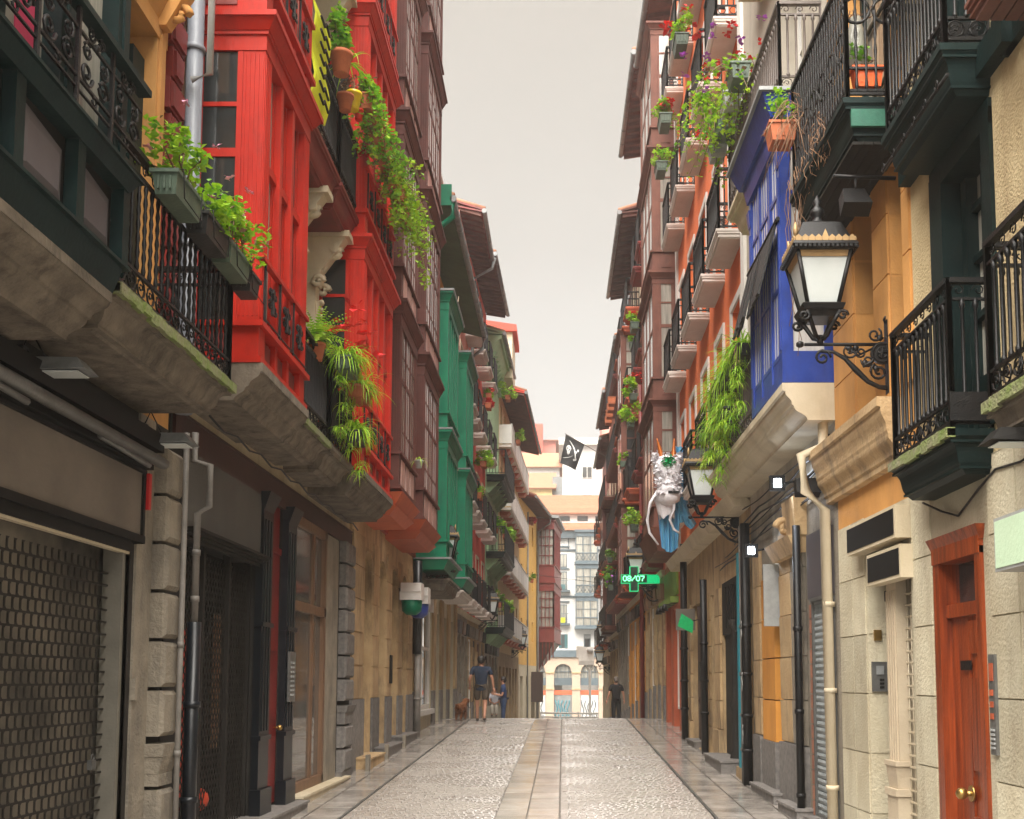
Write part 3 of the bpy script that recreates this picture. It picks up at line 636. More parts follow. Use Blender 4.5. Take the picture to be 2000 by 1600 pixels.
for s0, s1, nb in ((9.3, 10.98, 3), (14.15, 16.55, 4)):
    gallery(F, H2, s0, s1, .7, zs, 'red', nb, .38, .6, .32, .2, .085, (.38,), iron=True, pm='redd', gmf=redg)
    b = F.mb()
    moulding(b, s0-.02, s1+.02, cyma(.5, 4.06, .6, 4.18)+cyma(.63, 4.19, .73, 4.32)+[(.75, 4.32), (.75, 4.398)])
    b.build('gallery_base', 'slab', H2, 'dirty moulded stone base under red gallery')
# stone consoles, pilasters and ionic capitals beside the balcony doors
for z in (4.43, 7.8):
    for s_ in (11.2, 12.66, 13.95):
        b = F.mb(); b.box(s_-.11, s_+.11, 0, .12, z, z+2.5); b.box(s_-.15, s_+.15, 0, .17, z, z+.25); b.frus(s_-.16, s_+.16, 0, .2, z+2.42, z+2.6, .04, .06)
        b.box(s_-.05, s_+.05, .12, .15, z+.4, z+2.2); b.scroll((s_-.17, .16, z+2.42), .085, .04, 'dz', 1.2, 1, 12); b.scroll((s_+.17, .16, z+2.42), .085, .04, 'dz', 1.2, 1, 12)
        b.build('pilaster', 'creamtrim', H2)
        b = F.mb(); b.frus(s_-.1, s_+.1, 0, .5, z+2.62, z+3.05, .01, .3); b.scroll((s_, .36, z+2.9), .13, .05, 'dz', 1.3, 1, 14, 1); b.scroll((s_, .13, z+2.7), .09, .045, 'dz', 1.2, -1, 12)
        b.tube([(s_-.12, .36, z+2.9), (s_+.12, .36, z+2.9)], .06, 10); b.box(s_-.15, s_+.15, 0, .56, z+3.05, z+3.13); b.build('console', 'creamtrim', H2)
        for k in range(9):
            q = F.mb(); q.ball((s_+U(-.03, .03), .17, z+2.2-.1*k), U(.03, .045), 6); q.build('carved_drop', 'creamtrim', H2)
    for a, c in ((11.35, 12.45), (12.9, 13.8)): window(F, H2, a, c, z, z+2.35, 'redd', -.2, 2, 3)
balcony(F, H2, 11.1, 12.68, 4.43, .62, 'slab', 1.0, 'black', 'turned', .085, .011, True, True, .3, True, 5, .26)
balcony(F, H2, 12.76, 14.1, 4.43, .62, 'slab', 1.0, 'black', 'turned', .085, .011, True, True, .3, False, 5, .26)
for s0, s1 in ((11.05, 12.95), (13.02, 14.6)):
    for z in (7.85, 11.3): balcony(F, H2, s0, s1, z, .62, 'redd', 1.05, 'black', 'turned', .08, .011, True, z < 9, .32, False, 6, .16, 'dull red painted timber balcony')
# ground floor shop with lattice grilles
GR = thing('lattice_grille', F.p(10.7, -.08, G(10)), 'dark folding lattice grille across the shop left of the red door', 'grille')
b = F.mb(); st = .085
for (a, c) in ((9.58, 10.25), (10.33, 11.05), (11.13, 11.8)):
    for k in range(int((c-a)/st)+1):
        s_ = a+k*st; j = 0
        pts = []
        z = -.1
        while z < 2.85: pts.append((s_+(st*.42 if j % 2 else -st*.42), -.08, z)); z += .1; j += 1
        b.tube(pts, .006, 4); b.tube([(p[0]-2*(p[0]-s_), -.075, p[2]) for p in pts], .006, 4)
b.build('lattice', 'shutter', GR, kind='stuff')
for a in (9.55, 10.27, 11.07, 11.8):
    q = F.mb(); q.box(a, a+.055, -.12, -.05, -.25, 2.9); q.build('grille_post', 'darkwall', GR)
q = F.mb(); q.box(9.55, 11.85, -.13, -.04, -.25, -.1); q.build('bottom_rail', 'darkwall', GR)
b = F.mb(); b.box(9.55, 11.85, -.3, -.26, -.3, 2.9); b.build('shop_glass', 'glass', H2)
q = F.mb(); q.box(10.1, 10.7, -.25, -.23, .5, 2.1); q.build('poster', mat('red_poster', (.7, .06, .025), (.35, .02, .01), .6, 4), H2); q = F.mb(); q.box(11.2, 11.6, -.25, -.23, .9, 2.3); q.build('poster', 'wood2', H2); q = F.mb(); q.ball((10.6, -.17, .45), .12, 10); q.build('lantern_ornament', mat('red_orange_paper', (.6, .06, .02), None, .5, 4), H2)
b = F.mb(); b.box(9.5, 11.9, 0, .05, 2.9, 3.66); b.build('fascia_board', mat('dark_grey_fascia', (.1, .098, .09), (.075, .073, .067), .7, 1.2), H2)
b = F.mb()
for k in range(4): b.box(9.5, 11.95, 0, .05+.03*k, 2.86+.03*k, 2.885+.03*k)
b.build('fascia_cornice', 'darkwall', H2)
for a in (11.82, 12.9):
    b = F.mb(); b.box(a, a+.4, 0, .08, .1, 3.6); b.box(a-.03, a+.43, 0, .12, G(12), .42); b.box(a-.02, a+.42, .0, .105, .95, 1.0); b.box(a-.02, a+.42, 0, .105, 2.2, 2.25)
    for k in range(3): b.box(a+.06+.11*k, a+.1+.11*k, .08, .095, 1.05, 3.4)
    b.frus(a-.03, a+.43, 0, .16, 3.5, 3.7, .04, .08); b.build('pilaster', 'navy', H2)
b = F.mb(); b.box(12.24, 12.9, -.1, -.02, .18, 3.1); [b.box(12.34, 12.8, -.02, .0, z, z+.6) for z in (.35, 1.15, 1.95)]; b.box(12.24, 12.9, -.15, .0, 3.1, 3.18); b.box(12.24, 12.9, -.12, -.03, 3.18, 3.75)
dr = b.build('door', 'reddoor', H2); q = F.mb(); q.ball((12.8, .05, 1.05), .035, 8); q.tube([(12.8, -.02, 1.05), (12.8, .04, 1.05)], .012, 6); q.build('door_knob', 'brass', dr)
IC = thing('intercom', F.p(13.0, .12, 1.35), 'steel door entry panel with two rows of buttons on navy pilaster', 'intercom')
b = F.mb(); b.box(12.93, 13.22, .096, .12, 1.35, 1.95); b.build('plate', 'metal', IC)
for i in range(8):
    for j in range(2): q = F.mb(); q.box(12.99+j*.1, 13.03+j*.1, .12, .13, 1.42+i*.055, 1.445+i*.055); q.build('button', 'wbox', IC)
b = F.mb(); b.box(13.45, 13.55, -.3, .0, .1, 3.75); b.box(15.2, 15.3, -.3, .02, .1, 3.75); b.box(13.45, 15.3, -.3, .02, 3.6, 3.78); b.box(13.45, 15.3, -.3, .02, 2.5, 2.62); b.box(13.45, 15.3, -.25, .02, .12, .3); b.box(14.6, 14.72, -.28, -.015, .3, 3.6)
sw = b.build('shop_window', 'wood2', H2)
mirror = mat('plate_glass', (.3, .29, .27), (.2, .2, .19), .03, .8, bump=.01, spec=1.0, metal=.6)
for a, c, z0, z1 in ((13.55, 14.6, .3, 2.5), (14.72, 15.2, .3, 2.5), (13.55, 14.6, 2.62, 3.6), (14.72, 15.2, 2.62, 3.6)): q = F.mb(); q.box(a, c, -.06, -.04, z0, z1); q.build('pane', mirror, sw)
step(F, H2, 9.4, 11.0, .12, .0, 'granite'); step(F, H2, 11.0, 13.42, .28, .14, 'granite'); step(F, H2, 13.42, 16.4, .2, .18, 'creamtrim')
b = F.mb(); b.box(15.3, 16.1, 0, .02, -.2, 3.7); b.build('wall_panel', 'stone', H2)
for i in range(10):
    z = .25+i*.35; q = F.mb()
    if i == 2: q.frus(16.23, 16.92, 0, .17, z+.18, z+.28, .01, .03); q.box(16.25, 16.9, 0, .12, z, z+.18); q.build('pilaster_moulding', 'granite', H2); continue
    q.hexa([(16.25, 0, z), (16.9, 0, z), (16.9, .1, z), (16.25, .1, z), (16.25, 0, z+.32), (16.9, 0, z+.32), (16.9, .1, z+.32), (16.25, .1, z+.32)]); q.hexa([(16.25, .1, z), (16.9, .1, z), (16.86, .13, z+.03), (16.29, .13, z+.03), (16.25, .1, z+.32), (16.9, .1, z+.32), (16.86, .13, z+.29), (16.29, .13, z+.29)]); q.build('quoin_block', 'granite', H2)
b = F.mb(); b.box(16.15, 17.0, 0, .11, -.2, .25); b.build('pilaster_plinth', 'granite', H2)
b = F.mb(); b.tube([(9.2+.4*i, .32, 3.9-.05*(i % 2)) for i in range(18)], .01, 5); tag(b.build('cable', 'black', None, 'thin black cable strung under the stone balconies of the red house', 'cable'))

# ------------------------------------------------------------ LEFT 3: maroon twin galleries over sandstone arches
H3 = house(F, 17.2, 24.2, 'maroon house with two tall many paned galleries over sandstone arches')
wall(F, H3, 16.95, 24.0, 4.45, 17.5, [(19.5, 20.1, 4.9+3.2*k, 7.2+3.2*k) for k in range(4)], 'pink', .2)
pier = [(17.2, 18.25), (19.1, 19.75), (20.6, 21.2), (22.05, 22.6), (23.35, 24.2)]
hol = [(a[1], c[0], -.3, 3.9) for a, c in zip(pier, pier[1:])]
wall(F, H3, 17.2, 24.2, -.3, 4.45, hol, 'sand', .7, name='arcade_wall')
for a, c in zip(pier, pier[1:]):
    s0, s1 = a[1], c[0]; q = F.mb(); n = 8
    for k in range(n):   # segmental arch heads
        u0, u1 = s0+(s1-s0)*k/n, s0+(s1-s0)*(k+1)/n; f = lambda u: 3.55+.3*math.sqrt(max(0, 1-((u-(s0+s1)/2)/((s1-s0)/2))**2))
        q.hexa([(u0, -.7, f(u0)), (u1, -.7, f(u1)), (u1, 0, f(u1)), (u0, 0, f(u0)), (u0, -.7, 3.9), (u1, -.7, 3.9), (u1, 0, 3.9), (u0, 0, 3.9)])
    q.build('arch', 'sand', H3)
    b = F.mb(); b.box(s0+.02, s1-.02, -.66, -.6, .35, 3.6); [b.box(s0+.1, s1-.1, -.6, -.585, z, z+.7) for z in (.6, 1.5, 2.4)]; b.build('door', 'darkwood', H3)
for a, c in pier:
    b = F.mb(); b.box(a-.025, c+.025, 0, .04, G(a)-.1, 1.3); b.build('plinth', 'granite', H3)
    for z in [1.3+.55*i for i in range(5)]:
        b = F.mb(); b.frus(a+.01, c-.01, .001, .022, z+.012, z+.54, 0, 0); b.build('ashlar_block', 'sand', H3)
step(F, H3, 17.6, 19.0, .3, .36, 'sand'); step(F, H3, 19.3, 21.2, .28, .42, 'granite'); step(F, H3, 21.4, 23.6, .25, .5, 'granite')
for x in (17.35, 19.2, 21.3): q = F.mb(); q.box(x, x+.14, .24, .3, G(x)-.1, G(x)+.26); q.build('kerb_post', 'stone', H3)
b = F.mb(); b.box(17.0, 24.2, 0, .06, 4.38, 4.5); b.build('string_course', 'redd', H3)
def whitish(): return 'brightpane' if R() < .6 else 'curtain'
for s0, s1 in ((17.3, 19.25), (20.3, 22.7)):
    z_ = [4.66, 7.9, 11.2, 14.4, 17.4] if s0 > 19 else [4.72, 7.87, 11.15, 14.3, 17.4]
    gallery(F, H3, s0, s1, .72, z_, 'brown', 3, .62, 0, .42, .2, .07, (.4,), rec=.02, sash=True, pm=mat('pinkish_panel', (.5, .3, .26), None, .5, 3), gmf=whitish)
    b = F.mb(); b.frus(s0-.08, s1+.08, 0, .8, 4.44, 4.66, .14, .16); b.frus(s0-.02, s1+.02, 0, .7, 4.3, 4.44, .12, .14); b.build('gallery_base', 'orangewood', H3, 'orange painted underside of maroon gallery')
ICB = MB(F.p, True).box(20.95, 21.17, .025, .05, 1.55, 2.1).build('intercom', 'signdark', None, 'slim black door entry plate on sandstone pier', 'intercom')
for s_, m2, lab in ((22.1, 'green', 'hanging white shop lamp with green lower part by sandstone arch'), (23.2, 'blue', 'hanging white shop lamp with blue lower part by drainpipe')):
    T = thing('sign_lamp', F.p(s_, .3, 3.1), lab, 'shop lamp'); b = F.mb(); b.frus(s_-.2, s_+.2, .08, .5, 3.42, 3.6, -.05, 0); b.box(s_-.22, s_+.22, .06, .5, 3.25, 3.42); b.build('hood', 'white', T)
    b = F.mb(); b.lathe((s_, .28, 2.95), [(.1, 0), (.2, .08), (.22, .3)], 10); b.build('bowl', m2, T); b = F.mb(); b.box(s_-.03, s_+.03, 0, .1, 3.35, 3.5); b.build('bracket', 'black', T)
pipe_([(24.15, .12, 4.3), (24.15, .12, 2.2)], .1, 'navy', 'black downpipe at the sandstone corner, pale below', F=F, clamps=(3.8, 3.0)).children[0]
pipe_([(24.15, .14, 2.2), (24.15, .14, .3)], .075, 'pipeg', 'pale lower length of drainpipe at sandstone corner', F=F, clamps=(1.2,))

# ------------------------------------------------------------ LEFT 4: green galleries
H4 = house(F, 24.3, 34, 'yellow house with two bright green galleries and a deep green soffit')
wall(F, H4, 24.3, 34, 4.3, 12.75, [], 'yellow', .2)
wall(F, H4, 24.3, 34, -.3, 4.3, [(24.7, 27.6, .9, 3.9), (28.4, 29.4, .4, 3.4), (30.2, 31.2, .4, 3.4), (32, 33.2, .4, 3.4)], 'cream', .35, name='shop_wall')
window(F, H4, 24.7, 27.6, .9, 3.9, 'white', -.02, 2, 2, mirror, 'shop_window', .12, .08)
b = F.mb(); b.box(24.6, 27.8, 0, .14, 3.9, 4.15); b.box(24.6, 27.8, 0, .1, .78, .9); b.box(24.6, 27.8, 0, .05, 3.35, 3.9); b.build('shop_trim', 'white', H4)
b = F.mb(); b.box(24.9, 26.0, 0.05, .07, 3.42, 3.82); b.build('sign_board', 'redd', H4)
for a in (28.4, 30.2, 32): b = F.mb(); b.box(a+.05, a+1, -.3, -.25, .4, 3.3); [b.box(a+.15, a+.9, -.25, -.235, z, z+.6) for z in (.7, 1.5, 2.3)]; b.build('door', 'wood2', H4)
for a in (24.3, 27.75, 29.5, 31.3, 33.3): b = F.mb(); b.box(a, a+.6, 0, .05, G(a)-.2, 1.35); b.build('plinth', 'granite', H4); b = F.mb(); b.box(a, a+.6, 0, .06, 1.36, 4.1); b.build('pier', 'sand', H4)
def gg(): return 'curtain' if R() < .5 else 'glass'
for s0, s1 in ((23.85+.45, 26.7), (29.0, 31.3)):
    gallery(F, H4, s0, s1, .74, [4.35, 7.33, 10.6], 'green', 4, .45, 0, .42, .2, .09, (.25,), rec=.05, gmf=gg, flute=False, capm='zinc')
    b = F.mb(); b.frus(s0-.1, s1+.1, 0, .8, 4.12, 4.35, .08, .12); b.build('gallery_base', 'green', H4)
    for z in (7.34, 4.35): q = F.mb(); q.box(s0-.13, s1+.13, 0, .87, z, z+.04); q.build('zinc_flashing', 'zinc', H4)
balcony(F, H4, 24.6, 27.2, 3.95, .8, 'slab', .3, rail=False, th=.3)
balcony(F, H4, 28.4, 31.4, 4.0, .75, 'slabw', .3, rail=False, th=.18)
balcony(F, H4, 27.2, 28.8, 7.33, .55, 'creamtrim', 1, near=False); balcony(F, H4, 31.8, 33.6, 4.35, .5, 'creamtrim', 1, near=False); balcony(F, H4, 31.8, 33.6, 7.33, .5, 'creamtrim', 1, near=False)
b = F.mb()
for a in (27.4, 31.95): [b.box(a, a+1.2, 0, .03, z, z+2.4) for z in (4.5, 7.5)]
b.build('window_surround', 'cream', H4)
Rf4 = eave(F, H4, 24.0, 34, 12.68, .78, 'gsoffit', 'zinc', False, .35)
q = F.mb(); q.box(23.97, 24.02, -.4, .82, 12.55, 13.05); q.build('barge_board', 'green', Rf4)
pipe_([(24.05, .84, 12.65), (24.05, .84, 12.3), (24.05, .6, 12.1), (24.05, .2, 11.95), (24.05, .1, 11.9)], .07, 'green', 'green swan neck pipe at near end of deep green eave', F=F)
pipe_([(33.95, .84, 12.65), (33.95, .8, 12.3), (33.95, .1, 11.7), (33.95, .08, 9), (33.95, .08, 4.4)], .06, 'zinc', 'grey swan neck pipe at far end of green eave', F=F)
b = MB(); b.box(-6.0, -3.3, 25.5, 29.5, 12.9, 14.6); b.box(-6.1, -3.15, 25.4, 29.6, 14.6, 14.7); at = b.build('rooftop_room', 'white_far', H4)
for k in range(2): q = MB(); q.box(-3.29, -3.27, 26.2+1.5*k, 27+1.5*k, 13.6, 14.3); q.build('pane', 'glass', at)
# ------------------------------------------------------------ generic upper floors for the farther houses
def floors(F, H, s0, s1, zt, fl, m, cols, ww=.95, wh=2.1, fm='white', bal=None, bd=.5, bm='slab', rm='black', ground='stone', zg=None, surr='creamtrim', shut=None, sash=(2, 3), gw=1.5):
    """wall with rows of windows; bal = set of floors with a balcony per window, 'long' = one across"""
    p = (s1-s0)/cols; hol = []
    zg = zg or fl[0]-.35
    for z in fl:
        for k in range(cols): c = s0+p*(k+.5); hol.append((c-ww/2, c+ww/2, z+.05, z+wh))
    hol = [h for h in hol if h[3] < zt-.3]
    wall(F, H, s0, s1, zg, zt, hol, m, .22)
    for h in hol:
        window(F, H, *h, fm, -.14, sash[0], sash[1])
        if surr:
            q = F.mb(); e = .1; q.box(h[0]-e, h[0], 0, .03, h[2], h[3]+e); q.box(h[1], h[1]+e, 0, .03, h[2], h[3]+e); q.box(h[0], h[1], 0, .03, h[3], h[3]+e); q.build('window_surround', surr, H)
        if shut and R() < .6:
            q = F.mb(); q.box(h[0]-.4, h[0]-.02, .035, .06, h[2], h[3]); q.box(h[1]+.02, h[1]+.4, .035, .06, h[2], h[3]); q.build('shutter', shut, H)
    if bal:
        for i, z in enumerate(fl):
            if z+1.2 > zt: continue
            if bal == 'long': balcony(F, H, s0+.3, s1-.3, z, bd, bm, 1., rm, 'bar', .16, .012, False, False, .2, steps=2, inset=.08)
            else:
                for k in range(cols): c = s0+p*(k+.5); balcony(F, H, c-ww/2-.22, c+ww/2+.22, z, bd, bm, 1., rm, 'bar', .15, .012, False, False, .2, steps=3, inset=.12)
    # ground floor: stone piers, shop openings with wooden doors and glass
    n = max(2, round((s1-s0)/gw)); gp = (s1-s0)/n; gh = []
    for k in range(n): c = s0+gp*(k+.5); gh.append((c-gp*.31, c+gp*.31, min(G(s0), G(s1))-.3, zg-.75))
    wall(F, H, s0, s1, min(G(s0), G(s1))-.3, zg, gh, ground, .16, name='shop_wall')
    for k, h in enumerate(gh):
        q = F.mb(); zz = G((h[0]+h[1])/2)
        if k % 2: q.box(h[0], h[1], -.1, -.05, zz-.1, h[3]); [q.box(h[0]+.1, h[1]-.1, -.05, -.035, z, z+.55) for z in (zz+.3, zz+1.1, zz+1.9)]; q.build('door', random.choice(['darkwood', 'wood2', 'darkwall']), H)
        else: window(F, H, h[0], h[1], zz+.3, h[3], random.choice(['wood2', 'darkwood', 'white']), -.03, 1, 2, 'glass', 'shop_window')
        q = F.mb(); q.frus(h[0]-.06, h[1]+.06, 0, .12, h[3]+.05, h[3]+.45, .0, .03); q.build('fascia_board', random.choice(['signdark', 'darkwall', 'beige', 'wood2', 'signgrey']), H)
    for k in range(n+1):
        c = s0+gp*k; a, e = max(s0, c-gp*.19), min(s1, c+gp*.19); q = F.mb(); q.box(a, e, 0, .05, G(c)-.2, G(c)+.95); q.build('plinth', 'granite', H)
        for j in range(4): q = F.mb(); z = G(c)+.97+.5*j; q.frus(a+.01, e-.01, .001, .04, z+.008, z+.49, .006, .012); q.build('ashlar_block', ground, H)
    q = F.mb(); q.frus(s0, s1, 0, .12, zg-.08, zg+.06, .0, .05); q.build('string_course', surr or 'creamtrim', H)
F = FL
H5 = house(F, 34.05, 38, 'narrow salmon pink house with small balconies beyond the green galleries')
fl = [4.2, 7.4, 10.6, 13.7]; floors(F, H5, 34.05, 38, 17.0, fl, 'pink', 2, bal='each', bm='slabw', bd=.55, ground='stone')
eave(F, H5, 34.0, 38, 16.9, .75, 'redd', 'zinc', True, .3)
H6 = house(F, 38.05, 44.6, 'coral house with pale balcony slabs and a brown raftered eave')
floors(F, H6, 38.05, 44.6, 17.1, fl, 'coral', 3, bal='each', bm='slabw', bd=.55, ground='sand')
eave(F, H6, 38.05, 44.6, 17.1, .85)
pipe_([(38.1, .9, 17.0), (38.1, .8, 16.6), (38.1, .1, 16.2), (38.1, .1, 14), (38.1, .1, 4.4)], .06, 'zinc', 'grey drainpipe between the salmon and coral houses', F=F)
H7 = house(F, 44.65, 51.4, 'light green house with dark bracketed balconies and green cornice')
floors(F, H7, 44.65, 51.4, 15.8, [3.8, 7.0, 10.3], 'lgreen', 3, wh=2.3, ground='stone', surr='lgreen')
for z in (3.85, 7.05, 10.35):
    B = balcony(F, H7, 45.0, 51.0, z, .85, 'dgreen', 1.05, 'black', 'bar', .14, .012, False, False, .28, steps=3, inset=.16)
    for k in range(6):
        s_ = 45.3+k*1.05; q = F.mb(); q.hexa([(s_, 0, z-.75), (s_+.12, 0, z-.75), (s_+.12, .1, z-.75), (s_, .1, z-.75), (s_, 0, z-.28), (s_+.12, 0, z-.28), (s_+.12, .55, z-.28), (s_, .55, z-.28)]); q.scroll((s_+.06, .22, z-.5), .14, .05, 'dz', 1.2, 1, 10); q.build('bracket', 'lgreen', H7)
b = F.mb(); b.frus(44.65, 51.4, 0, .55, 15.6, 16.1, 0, .3); b.box(44.65, 51.4, 0, .65, 16.1, 16.25); b.build('cornice', 'lgreen', H7)
for k in range(10): q = F.mb(); s_ = 44.9+k*.66; q.frus(s_, s_+.2, 0, .45, 15.25, 15.62, 0, .3); q.build('cornice_bracket', 'lgreen', H7)
eave(F, H7, 44.65, 51.4, 16.3, .7, 'lgreen', 'zinc', False, .2)
H8 = house(F, 51.5, 65.5, 'pale yellow house with long white panelled balconies and wide red raftered eave')
wall(F, H8, 51.5, 65.5, 3.0, 15.9, [(52.3+k*2.2, 53.2+k*2.2, z, z+2.1) for k in range(6) for z in (3.8, 6.9, 10.1, 13.2)], 'paleyel', .2)
for k in range(6):
    for z in (3.8, 6.9, 10.1, 13.2): window(F, H8, 52.3+k*2.2, 53.2+k*2.2, z, z+2.1, 'white', -.12, 2, 3)
for z in (3.75, 6.85, 10.0, 13.1):
    q = F.mb(); q.frus(51.7, 65.3, 0, .62, z-.12, z, 0, .03); B = q.build('balcony', 'slabw', H8)
    for k in range(14):
        a = 51.75+k*.965; q = F.mb(); q.box(a, a+.95, .58, .61, z+.06, z+.98); q.build('panel', 'white', B)
    q = F.mb(); q.box(51.72, 65.28, .57, .63, z+1.0, z+1.05); q.box(51.7, 51.73, 0, .6, z+.06, z+1); q.build('handrail', 'white', B)
    for k in range(7): a = 52.2+k*2.05; q = F.mb(); q.frus(a, a+.9, 0, .5, z-.3, z-.12, .05, .14); q.build('corbel', 'orangewood', H8)
wall(F, H8, 51.5, 65.5, -2.2, 3.0, [(52.2+k*2.1, 53.4+k*2.1, -2.2, 2.3) for k in range(6)], 'sand', .4, name='shop_wall')
for k in range(6): q = F.mb(); q.box(52.2+k*2.1, 53.4+k*2.1, -.36, -.3, -2.2, 2.3); q.build('door', random.choice(['darkwood', 'glass', 'darkwall']), H8)
eave(F, H8, 51.5, 65.5, 15.6, 1.25, 'coral', 'zinc', True, .25, .3)
b = MB(); b.box(-6, -2.4, 49.5, 52.5, 15.8, 18.0); b.build('rooftop_room', 'creamtrim', H8); b = MB(); b.hexa([(-6.2, 49.3, 18.0), (-2.2, 49.3, 18.0), (-2.2, 52.7, 18.0), (-6.2, 52.7, 18.0), (-6.2, 49.3, 18.9), (-2.2, 49.3, 18.3), (-2.2, 52.7, 18.3), (-6.2, 52.7, 18.9)]); b.build('rooftop_roof', 'coral', H8)
H9 = house(F, 65.6, 74, 'ochre yellow house with small square windows and dark red eave')
wall(F, H9, 65.6, 74, 2.6, 13.0, [(66.6+k*2.5, 67.3+k*2.5, z, z+1.3) for k in range(3) for z in (4.2, 7.6, 10.6)], 'yellow', .2)
for k in range(3):
    for z in (4.2, 7.6, 10.6): window(F, H9, 66.6+k*2.5, 67.3+k*2.5, z, z+1.3, 'wood2', -.1, 2, 1)
wall(F, H9, 65.6, 74, -2.4, 2.6, [(66.4, 67.6, -2.4, 1.9), (69, 70.2, -2.4, 1.9), (71.4, 73.2, -2.4, 1.9)], 'creamtrim', .5, name='shop_wall')
for a in (66.4, 69, 71.4): q = F.mb(); q.box(a, a+1.8 if a > 71 else a+1.2, -.45, -.4, -2.4, 1.9); q.build('door', 'darkwall', H9)
eave(F, H9, 65.6, 74, 12.9, .95, 'redd', 'zinc', True, .2, .35)
pipe_([(73.9, 1.0, 12.85), (73.9, .95, 12.5), (73.9, .12, 11.9), (73.9, .12, 6), (73.9, .12, -1.6)], .07, 'zinc', 'zinc downpipe at far corner of the ochre yellow house', F=F)
pipe_([(69, .1, 12.5), (69, .1, 6), (69, .1, -1.6)], .05, 'zinc', 'thin zinc downpipe in the middle of the ochre yellow wall', F=F)
# corner house with dark red glazed bay, standing across the bend
H10 = thing('house', (-3, 76, G(76)), 'corner house with dark red glazed bay on fanned brackets at street end', 'house')
b = MB(); b.box(-9, -1.75, 74.3, 82, -2.4, 13.2); b.build('wall', 'creamtrim', H10)
b = MB(); b.box(-1.78, -1.65, 74.2, 74.6, -2.4, 2.4); b.build('corner_pier', 'sand', H10)
bay = MB()
x0, x1, ya, yb = -1.8, -.62, 74.1, 80.5
def skew(x, y): return (x + max(0, (y-ya))*.07, y)
def sbox(bb, a, c, e, g, z0, z1):
    bb.hexa([(*skew(a, e), z0), (*skew(c, e), z0), (*skew(c, g), z0), (*skew(a, g), z0), (*skew(a, e), z1), (*skew(c, e), z1), (*skew(c, g), z1), (*skew(a, g), z1)])
for z0 in (4.25, 8.55):
    sbox(bay, x0, x1, ya, yb, z0, z0+1.0); sbox(bay, x0-.05, x1+.06, ya-.06, yb, z0+1.0, z0+1.08); sbox(bay, x0, x1, ya, yb, z0+3.55, z0+4.25); sbox(bay, x0-.05, x1+.08, ya-.1, yb, z0+4.1, z0+4.3); sbox(bay, x0, x1+.04, ya-.05, yb, z0+.0, z0+.1)
    for x in (x0, -1.5, -1.25, -.98, x1-.1): sbox(bay, x, x+.1 if x in (x0, x1-.1) else x+.04, ya, ya+.1, z0+1.08, z0+3.55)
    for z in (1.7, 2.4, 3.0): sbox(bay, x0, x1, ya+.02, ya+.08, z0+z, z0+z+.05)
    for k in range(9): y = ya+.7*k; sbox(bay, x1-.1, x1, y, y+.12, z0+1.08, z0+3.55)
gb = bay.build('gallery', mat('ox_red_paint', (.22, .035, .03), (.17, .028, .025), .5, 3), H10)
for z0 in (4.25, 8.55):
    for x, w in ((-1.7, .2), (-1.46, .21), (-1.21, .23), (-.94, .22)): q = MB(); sbox(q, x, x+w, ya+.1, ya+.12, z0+1.08, z0+3.55); q.build('pane', 'curtain', gb)
    for k in range(8): q = MB(); y = ya+.12+.7*k; sbox(q, x1-.07, x1-.05, y, y+.58, z0+1.08, z0+3.55); q.build('pane', 'curtain', gb)
q = MB(); sbox(q, x0-.15, x1+.3, ya-.3, yb, 12.85, 13.05); q.build('roof', 'zinc', H10)
for k in range(5):
    x = -1.7+.24*k; q = MB(); q.hexa([(x, ya, 3.9), (x+.08, ya, 3.9), (x+.08, ya+.3, 2.4+.2*k), (x, ya+.3, 2.4+.2*k), (x, ya, 4.25), (x+.08, ya, 4.25), (x+.08, ya+1, 4.25), (x, ya+1, 4.25)]); q.build('bracket', 'redd', H10)
q = MB(); q.hexa([(-1.75, ya+.3, 2.4), (-1.65, ya+.3, 2.4), (-1.65, yb, 2.4), (-1.75, yb, 2.4), (-1.8, ya, 4.25), (-.65, ya, 4.25), (-.3, yb, 4.25), (-1.8, yb, 4.25)]); q.build('bay_base', 'darkwood', H10)
tag(MB().box(-2.35, -1.35, 71.5, 73.2, .2, 2.2).build('slatted_box', 'darkwood', None, 'dark slatted wooden box fixed to the corner house wall', 'wall box'))

# ------------------------------------------------------------ far end of the street: the square
FW = thing('apartment_building', (2, 110, G(110)), 'white apartment building with blue grey glazed bay above a cream arcade', 'building')
YF = 110.
def fbox(bb, a, c, z0, z1, d0=0., d1=.2): bb.box(a, c, YF-d1, YF-d0, z0, z1)
b = MB(); b.box(-14, 16, YF, YF+12, 4.7, 17.0); b.build('wall', 'white_far', FW)
arches = [(-6.3, -4.5), (-3.6, -1.75), (-.94, .9), (1.73, 3.6), (4.45, 6.3), (7.15, 9.0)]
b = MB(); x = -14
for a, c in arches+[(16, 16)]:
    if a > x: b.box(x, a, YF-.5, YF, -3.6, 4.0)
    if c > a:
        n = 10; cc, r = (a+c)/2, (c-a)/2
        for k in range(n):
            u0, u1 = a+(c-a)*k/n, a+(c-a)*(k+1)/n; f = lambda u: 2.4+math.sqrt(max(0, r*r-(u-cc)**2))
            b.hexa([(u0, YF-.5, f(u0)), (u1, YF-.5, f(u1)), (u1, YF, f(u1)), (u0, YF, f(u0)), (u0, YF-.5, 4.0), (u1, YF-.5, 4.0), (u1, YF, 4.0), (u0, YF, 4.0)])
    x = c
b.build('arcade', 'sand_far', FW)
for (a, c), (a2, c2) in zip(arches, arches[1:]):
    for z in (.7, 2.35): q = MB(); q.box(c-.06, a2+.06, YF-.58, YF-.5, z, z+.12); q.build('impost', 'sand', FW)
grf = {}
